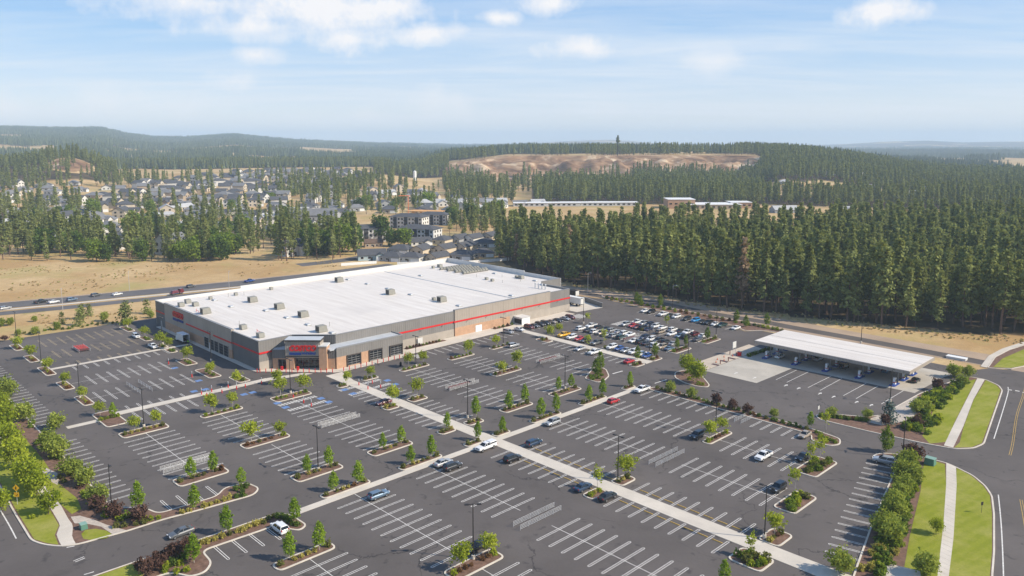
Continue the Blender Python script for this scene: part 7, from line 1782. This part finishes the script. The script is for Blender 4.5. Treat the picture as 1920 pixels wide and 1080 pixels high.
for px, py, k, w, rf, rz, s in ((697, 486, 'ranch', 'pale blue', 'charcoal', .25, 1.15), (737, 488, 'hip', 'grey', 'charcoal', -.3, .95), (773, 489, 'hip', 'white', 'charcoal', -.3, .95), (822, 488, 'ranch', 'cream', 'charcoal', -2.2, .95), (866, 485, 'hip', 'grey', 'charcoal', -.2, 1.), (752, 474, 'hip', 'grey', 'charcoal', -.3, 1.), (790, 474, 'ranch', 'cream', 'charcoal', -1.9, 1.), (835, 472, 'ranch', 'cream', 'charcoal', -2.1, 1.), (872, 468, 'ranch', 'cream', 'charcoal', -2.1, 1.),
      (787, 459, 'ranch', 'white', 'charcoal', .4, 1.), (830, 456, 'hip', 'cream', 'charcoal', -2., 1.), (862, 453, 'ranch', 'grey', 'charcoal', -2.1, 1.), (888, 452, 'ranch', 'white', 'charcoal', -2.1, 1.), (910, 462, 'hip', 'grey', 'charcoal', .2, 1.), (905, 480, 'hip', 'tan', 'charcoal', .2, .9), (920, 448, 'ranch', 'cream', 'charcoal', -2.1, 1.)):
    house(*G(px, py), k, w, rf, rz, 'in the estate behind the store', s)
house(*G(545, 478), 'two', 'white', 'charcoal', .9, '', 1.2, 'white gabled house among the trees at the end of the field')
house(*G(606, 452), 'barn', 'red', 'brown', .1, '', 1., 'dark red barn near the edge of the field', 'barn')
house(*G(604, 434), 'barn', 'white', 'pale', .5, '', 1.1, 'white shed with pale roof beyond the dark red barn', 'shed')
house(*G(700, 462), 'barn', 'tan', 'brown', .3, '', .9, 'brown-roofed house between the apartments and the estate')
house(*G(592, 412), 'long', 'grey', 'grey', .12, '', 1.3, 'long grey-roofed hall beyond the garden trees', 'hall')
house(*G(183, 452), 'two', 'white', 'pale', -.5, '', 1.25, 'white house with pale roof among the left pines'); house(*G(242, 458), 'hip', 'white', 'pale', .2, '', 1., 'small white house right of the pale-roofed one')
house(*G(322, 474), 'two', 'white', 'grey', 1.2, '', 1.5, 'tall white gabled house showing between the field pines'); house(*G(337, 462), 'two', 'white', 'grey', .6, '', .9, 'white house with steep roof behind the field pines')
house(*G(420, 472), 'two', 'white', 'grey', .4, '', 1., 'white house half hidden behind the field pines'); house(*G(100, 462), 'two', 'white', 'pale', .2, '', 1., 'white house peeping through the leftmost field pines'); house(*G(215, 466), 'ranch', 'white', 'pale', .2, '', 1., 'low white house behind the pine trunks at the field')
for k in range(9):
    house(*G(262 + 24 * k + random.uniform(-6, 6), 412 - 1.2 * k + random.uniform(-5, 5)), random.choice(('ranch', 'hip')), random.choice(('white', 'cream', 'grey')), random.choice(('grey', 'charcoal', 'pale')), random.uniform(-.6, .6), 'scattered in the trees below the subdivision', 1.)
for k in range(7):
    house(*G(20 + 26 * k + random.uniform(-6, 6), 408 - 2 * k + random.uniform(-10, 4)), random.choice(('ranch', 'hip')), random.choice(('white', 'cream')), random.choice(('grey', 'pale')), random.uniform(-.6, .6), 'in the left woods below the rock knoll', 1.)
# subdivision: streets of look-alike roofs
SUB = [G(*p) for p in ((100, 391), (210, 368), (330, 350), (470, 338), (640, 334), (700, 342), (640, 362), (560, 374), (500, 392), (420, 388), (300, 394), (180, 400))]
def subdivision():
    rs_ = random.Random(3)
    for j in range(24):
        for i in range(60):
            a, b = -760 + i * 25, 760 + j * 42
            x, y = a * math.cos(.16) - (b - 1000) * math.sin(.16), 1000 + a * math.sin(.16) + (b - 1000) * math.cos(.16)
            x += rs_.uniform(-3, 3); y += rs_.uniform(-4, 4)
            if not in_poly(np.array([x]), np.array([y]), SUB)[0] or rs_.random() < .08: continue
            if any(math.hypot(x - hx, y - hy) < 18 for hx, hy, _ in HOUSE_SPOTS): continue
            house(x, y, rs_.choice(('two', 'hip', 'ranch', 'hip2', 'two')), rs_.choice(('cream', 'cream', 'white', 'white', 'tan')), rs_.choice(('charcoal', 'charcoal', 'grey', 'charcoal')), .16 + rs_.choice((0, math.pi)) + rs_.uniform(-.5, .5), f'in the {ordinal(j + 1)} street of the far subdivision', 1.3)
            HOUSE_SPOTS[-1] = (x, y, 16)
    # looser streets below it, from the left edge to the building site
    n = 0
    while n < 105:
        px, py = rs_.uniform(-20, 940), rs_.uniform(362, 446)
        if px > 640 and py > 402 or px > 820 and py < 376: continue
        x, y = G(px, py)
        if in_poly(np.array([x]), np.array([y]), SUB)[0] or any(math.hypot(x - hx, y - hy) < 27 for hx, hy, _ in HOUSE_SPOTS): continue
        house(x, y, rs_.choice(('two', 'hip', 'ranch', 'ranch')), rs_.choice(('cream', 'white', 'white', 'grey')), rs_.choice(('charcoal', 'grey', 'pale', 'grey')), rs_.uniform(-.6, .6) + rs_.choice((0, 1.57)), 'in the streets of the left suburb' if px < 330 else ('in the middle suburb' if px < 640 else 'round the building site'), 1.25)
        HOUSE_SPOTS[-1] = (x, y, 20); n += 1
subdivision()
for px, py, k, s in ((478, 327 + 25, 'ranch', 1.), (910, 384, 'long', 1.), (880, 388, 'two', 1.2), (795, 392, 'hip2', 1.3), (810, 386, 'long', 1.), (862, 392, 'two', 1.3), (938, 388, 'two', 1.2), (975, 385, 'ranch', 1.1), (1008, 383, 'ranch', 1.1), (1030, 372, 'hip', 1.), (1060, 372, 'ranch', 1.), (1160, 370, 'ranch', 1.3), (1150, 366, 'ranch', 1.), (1610, 352, 'ranch', 1.5), (1470, 360, 'hip', 1.), (1550, 350, 'ranch', 1.3), (1635, 362, 'ranch', 1.2), (1740, 362, 'long', 1.), (1880, 380, 'long', 1.), (1700, 372, 'long', 1.1), (1580, 395, 'ranch', .9), (1470, 398, 'long', .9), (1810, 352, 'ranch', 1.)):
    house(*G(px, py), k, random.choice(('white', 'cream', 'grey')), random.choice(('pale', 'grey', 'pale')), random.uniform(-.4, .4), 'in the far clearings beyond the pine wood' if px > 1000 else 'near the orange building site', s)
# apartment blocks: three storeys with balconies
def apartment(px, py, label, rz, s=1.):
    x, y = G(px, py); o = thing('apartment_block', (x, y, 0), rz, label, 'apartments', 'apartment blocks behind the store', s)
    HOUSE_SPOTS.append((x, y, 24))
    w, d, h = 30., 15., 10.
    ob('wall', MB().box(-w / 2, w / 2, -d / 2, d / 2, 0, h).mesh('wall', HW['white']), o)
    ob('roof', MB().frustum((-w / 2 - 1, w / 2 + 1, -d / 2 - 1, d / 2 + 1, h), (-w / 2 + 7, w / 2 - 7, -.4, .4, h + 2.6)).mesh('roof', HR['charcoal']), o)
    pm = MB().box(-1.6, 1.6, -.12, .06, 0, h - .1).mesh('dark_panel', HR['charcoal']); wm = MB().box(-.8, .8, -.06, .06, -.8, .8).mesh('window', HWIN); bm_ = MB().box(-1.5, 1.5, -1.3, 0, -.1, .05).box(-1.5, 1.5, -1.32, -1.26, .05, 1.0).mesh('balcony', M['dark_metal']); ws = MB().box(-.06, .06, -.8, .8, -.8, .8).mesh('window', HWIN)
    for x_ in (-10, 0, 10): ob('dark_panel', pm, o, (x_, -d / 2 - .05, 0))
    for k in range(3):
        for x_ in (-13.2, -6.6, -3.4, 3.4, 6.6, 13.2): ob('window', wm, o, (x_, -d / 2 - .04, 1.7 + 3.2 * k))
        for x_ in (-10, 0, 10):
            ob('balcony', bm_, o, (x_, -d / 2 - .18, .3 + 3.2 * k))
        for sd in (-1, 1):
            for y_ in (-4.5, 0, 4.5): ob('window', ws, o, (sd * (w / 2 + .04), y_, 1.7 + 3.2 * k))
apartment(684, 452, 'three-storey white and charcoal apartment block, leftmost of the group', .35)
apartment(787, 452, 'three-storey white and charcoal apartment block, nearest the store', -.35)
apartment(768, 427, 'three-storey white and charcoal apartment block behind the nearest one', -.3)
apartment(815, 420, 'dark apartment block beside the timber-framed one', -.3, .9)
def timber_frame():
    x, y = G(800, 413); o = thing('timber_frame_building', (x, y, 0), -.3, 'orange timber frame of an apartment block under construction', 'building site'); HOUSE_SPOTS.append((x, y, 30))
    m = mat('raw_timber', (.62, .33, .12), .8, .15, .5)
    for k in range(4): ob('floor_deck', MB().box(-17, 17, -8, 8, 0, .4).mesh('floor_deck', m), o, (0, 0, 2.9 * k))
    st = MB().box(-.2, .2, -.2, .2, 0, 2.5).mesh('stud', m); pn = MB().box(-1.4, 1.4, -.1, .1, 0, 2.5).mesh('wall_panel', m)
    for k in range(3):
        for i in range(9):
            ob('stud', st, o, (-16.5 + 4.1 * i, -7.8, 2.9 * k + .4))
            if i % 2: ob('wall_panel', pn, o, (-16.5 + 4.1 * i + 2, -7.6, 2.9 * k + .4))
timber_frame()
def crane():
    x, y = G(766, 402); o = thing('site_crane', (x, y, 0), .4, 'thin orange-red crane over the building site', 'crane')
    m = mat('crane_orange', (.70, .16, .05), .6)
    mb = MB()
    for sx in (-.3, .3):
        for sy in (-.3, .3): mb.box(sx - .07, sx + .07, sy - .07, sy + .07, 0, 19)
    for k in range(10): mb.box(-.3, .3, -.36, -.28, k * 2, k * 2 + .15); mb.box(-.3, .3, .28, .36, k * 2, k * 2 + .15)
    ob('mast', mb.mesh('mast', m), o); ob('jib', MB().box(-10, 1.5, -.22, .22, 19, 19.5).mesh('jib', m), o); ob('counterweight', MB().box(.8, 1.8, -.4, .4, 18.2, 19).mesh('counterweight', M['kerb']), o)
crane()
# school-like buildings in the clearing
def big_block(px, py, w, d, h, wall, label, rz=0., roof='white'):
    x, y = G(px, py); o = thing('flat_roofed_building', (x, y, float(height(x, y))), rz, label, 'building'); HOUSE_SPOTS.append((x, y, w * .5))
    ob('wall', MB().box(-w / 2, w / 2, -d / 2, d / 2, 0, h).mesh('wall', wall), o); ob('roof', MB().box(-w / 2 - .4, w / 2 + .4, -d / 2 - .4, d / 2 + .4, h, h + .5).mesh('roof', M[roof]), o)
    wm = MB().box(-1.5, 1.5, -.06, .06, -.8, .8).mesh('window', HWIN)
    n = int(w / 6)
    for k in range(n): ob('window', wm, o, (-w / 2 + 3 + 6 * k, -d / 2 - .05, h * .55))
big_block(1273, 389, 30, 26, 10, M['brick'], 'brown brick hall with white roof in the clearing beyond the wood')
big_block(1335, 390, 58, 30, 5, HW['tan'], 'long low school building with white roof beyond the wood')
big_block(1385, 388, 24, 22, 6, M['brick'], 'small brick wing at the right end of the school')
for k, (px, w) in enumerate(((995, 40), (1045, 52), (1100, 60), (1150, 56))): big_block(px, 386 - k * .4, w, 16, 3.8, HW['white'], f'long white low building in the clearing, {ordinal(k + 1)} from the left', .02)
# tall monopole disguised as a pine on the quarry edge, water silo, quarry plant
x, y = G(1157, 331); z = float(height(x, y))
mp_ = thing('tree_mast', (x, y, z - 1), 0, 'very tall thin mast with a tuft of fake branches above the quarry', 'mast')
top = 40.
ob('mast', MB().tube((0, 0, 0), (0, 0, top), 1.1, .6, 8).mesh('mast', M['dark_metal']), mp_)
cm = crown_pine(91, 15, 4.2, .05, 90, M['pine_far'], 7, 1.6); ob('tuft', cm, mp_, (0, 0, top - 12))
x, y = G(778, 342); z = float(height(x, y))
si = thing('silo', (x, y, z), 0, 'slim white silo at the foot of the far woods', 'silo'); ob('silo_body', MB().tube((0, 0, 0), (0, 0, 16), 3, 3, 14).mesh('silo_body', M['white']), si); ob('silo_cap', MB().tube((0, 0, 16), (0, 0, 18), 3, .6, 14).mesh('silo_cap', M['off']), si)
for k in range(4):
    x, y = G(1026 + 5 * k, 345.5); o = thing('quarry_tank', (x, y, float(height(x, y)) - .5), 0, None, 'tank'); ob('tank_body', MB().tube((0, 0, 0), (0, 0, 13), 1.6, 1.6, 10).mesh('tank_body', M['off']), o); ob('tank_cap', MB().tube((0, 0, 13), (0, 0, 14), 1.6, .4, 10).mesh('tank_cap', M['white']), o)
    run(o, 'slim pale tank', 'on the quarry floor')
x, y = G(903, 346); gp = ob('gravel_heap', MB().tube((0, 0, -2), (0, 0, 15), 34, 2, 18).mesh('gravel_heap', mat('dark_gravel', (.10, .09, .09), .95, .2, .2)), None, (x, y, float(height(x, y))), category='gravel heap', label='dark conical gravel heap on the quarry floor'); gp.scale = (1.3, 1, 1)
# fences behind the estate
for (a, b, lab) in (((640, 499), (712, 494), 'white picket fence round the pale blue house'), ((745, 497), (800, 495.5), 'white fence along the estate, middle stretch'), ((880, 494), (960, 488), 'white fence along the estate, right stretch')):
    p, q = Vector(G(*a)), Vector(G(*b)); d = q - p; o = thing('fence', (*p, 0), math.atan2(d.y, d.x), lab, 'fence'); n = int(d.length / 2.4)
    pm = MB().box(-.07, .07, -.07, .07, 0, 1.9).mesh('fence_post', M['white']); bm_ = MB().box(0, 2.3, -.03, .03, .1, 1.75).mesh('fence_panel', M['white'])
    for k in range(n): ob('fence_post', pm, o, (k * 2.4, 0, 0)); ob('fence_panel', bm_, o, (k * 2.4 + .05, 0, 0))
# street trees in the subdivision
for k in range(13): x, y = G(572 + 6.5 * k - 0, 366 - 1.0 * k); tree('big_round', x, y, 'in the avenue through the subdivision', float(height(x, y)), .85)
for k in range(12): x, y = G(655 + 5 * k, 352 - .5 * k); tree('big_round', x, y, 'in the avenue beyond the subdivision', float(height(x, y)), .8)
for k in range(11): x, y = G(480 + 7.5 * k, 383 - 1.2 * k); tree('big_round', x, y, 'in the lower avenue of the subdivision', float(height(x, y)), .8)
for k, (px, py, kd, s) in enumerate(((635, 478, 'big_round', 1.5), (640, 440, 'big_round', 1.3), (655, 430, 'dark_round', 1.3), (665, 472, 'dark_round', 1.5), (715, 452, 'dark_round', 1.5), (735, 462, 'dark_round', 1.3), (757, 462, 'big_round', 1.), (540, 445, 'dark_round', 1.2), (575, 455, 'dark_round', 1.3))):
    tree(kd, *G(px, py), 'in the gardens by the side road', 0, s)
build_woods()
plant_shrubs()
# grass tufts and weeds on the dry field: uncountable
def tufts():
    rng = np.random.default_rng(12)
    mesh = []
    for k in range(3):
        q = shrub_mesh(300 + k, leaf_mat('dry_tuft_%d' % k, ((.40, .29, .14), (.30, .27, .11), (.46, .33, .17))[k], ((.64, .50, .29), (.50, .46, .20), (.68, .54, .33))[k], .3), .8, .5, 12, 6, .24); mesh.append(q)
    X, Y = jitter_grid(-480, 60, 270, 480, 3.1, rng, .5); P1 = [G(-300, 572), G(0, 562), G(480, 518), G(720, 490), G(600, 490), G(420, 497), G(0, 478), G(-300, 478)]; P2_ = [G(-300, 634), G(0, 636), G(290, 596), G(290, 569), G(0, 594), G(-300, 622)]
    k = (in_poly(X, Y, P1) | in_poly(X, Y, P2_)) & (fbm(X, Y, 25, 6) > .50) & (fbm(X, Y, 6, 7) > .48); A = np.stack([X[k], Y[k], np.zeros(k.sum()) - .05], 1)
    X, Y = jitter_grid(-40, 420, 230, 460, 2.6, rng, .5); P3 = [G(960, 508), G(1100, 534), G(1400, 578), G(1700, 614), G(2000, 640), G(2000, 655), G(1700, 628), G(1400, 590), G(1100, 541), G(960, 515)]
    k = in_poly(X, Y, P3); A = np.concatenate([A, np.stack([X[k], Y[k], np.zeros(k.sum()) - .05], 1)])
    scatter('dry_grass', A, mesh, .5, 1.5, 'dry grass and weeds tufting the fields', rng, .3)
tufts()
finish_runs()
# ---------------------------------------------------------------- haze over the valley
hz_m = bpy.data.materials.new('summer_haze'); hz_m.use_nodes = True
t = hz_m.node_tree; t.nodes.clear()
pv = N(t, 'ShaderNodeVolumePrincipled'); pv.inputs['Color'].default_value = (.64, .82, 1.0, 1); pv.inputs['Density'].default_value = HAZE; pv.inputs['Anisotropy'].default_value = .0
mo = N(t, 'ShaderNodeOutputMaterial'); t.links.new(pv.outputs[0], mo.inputs['Volume'])
ob('haze', MB().box(-16500, 16500, -16500, 16500, -30, 260).mesh('haze', hz_m), kind='stuff', label='thin bluish summer haze over the whole valley')
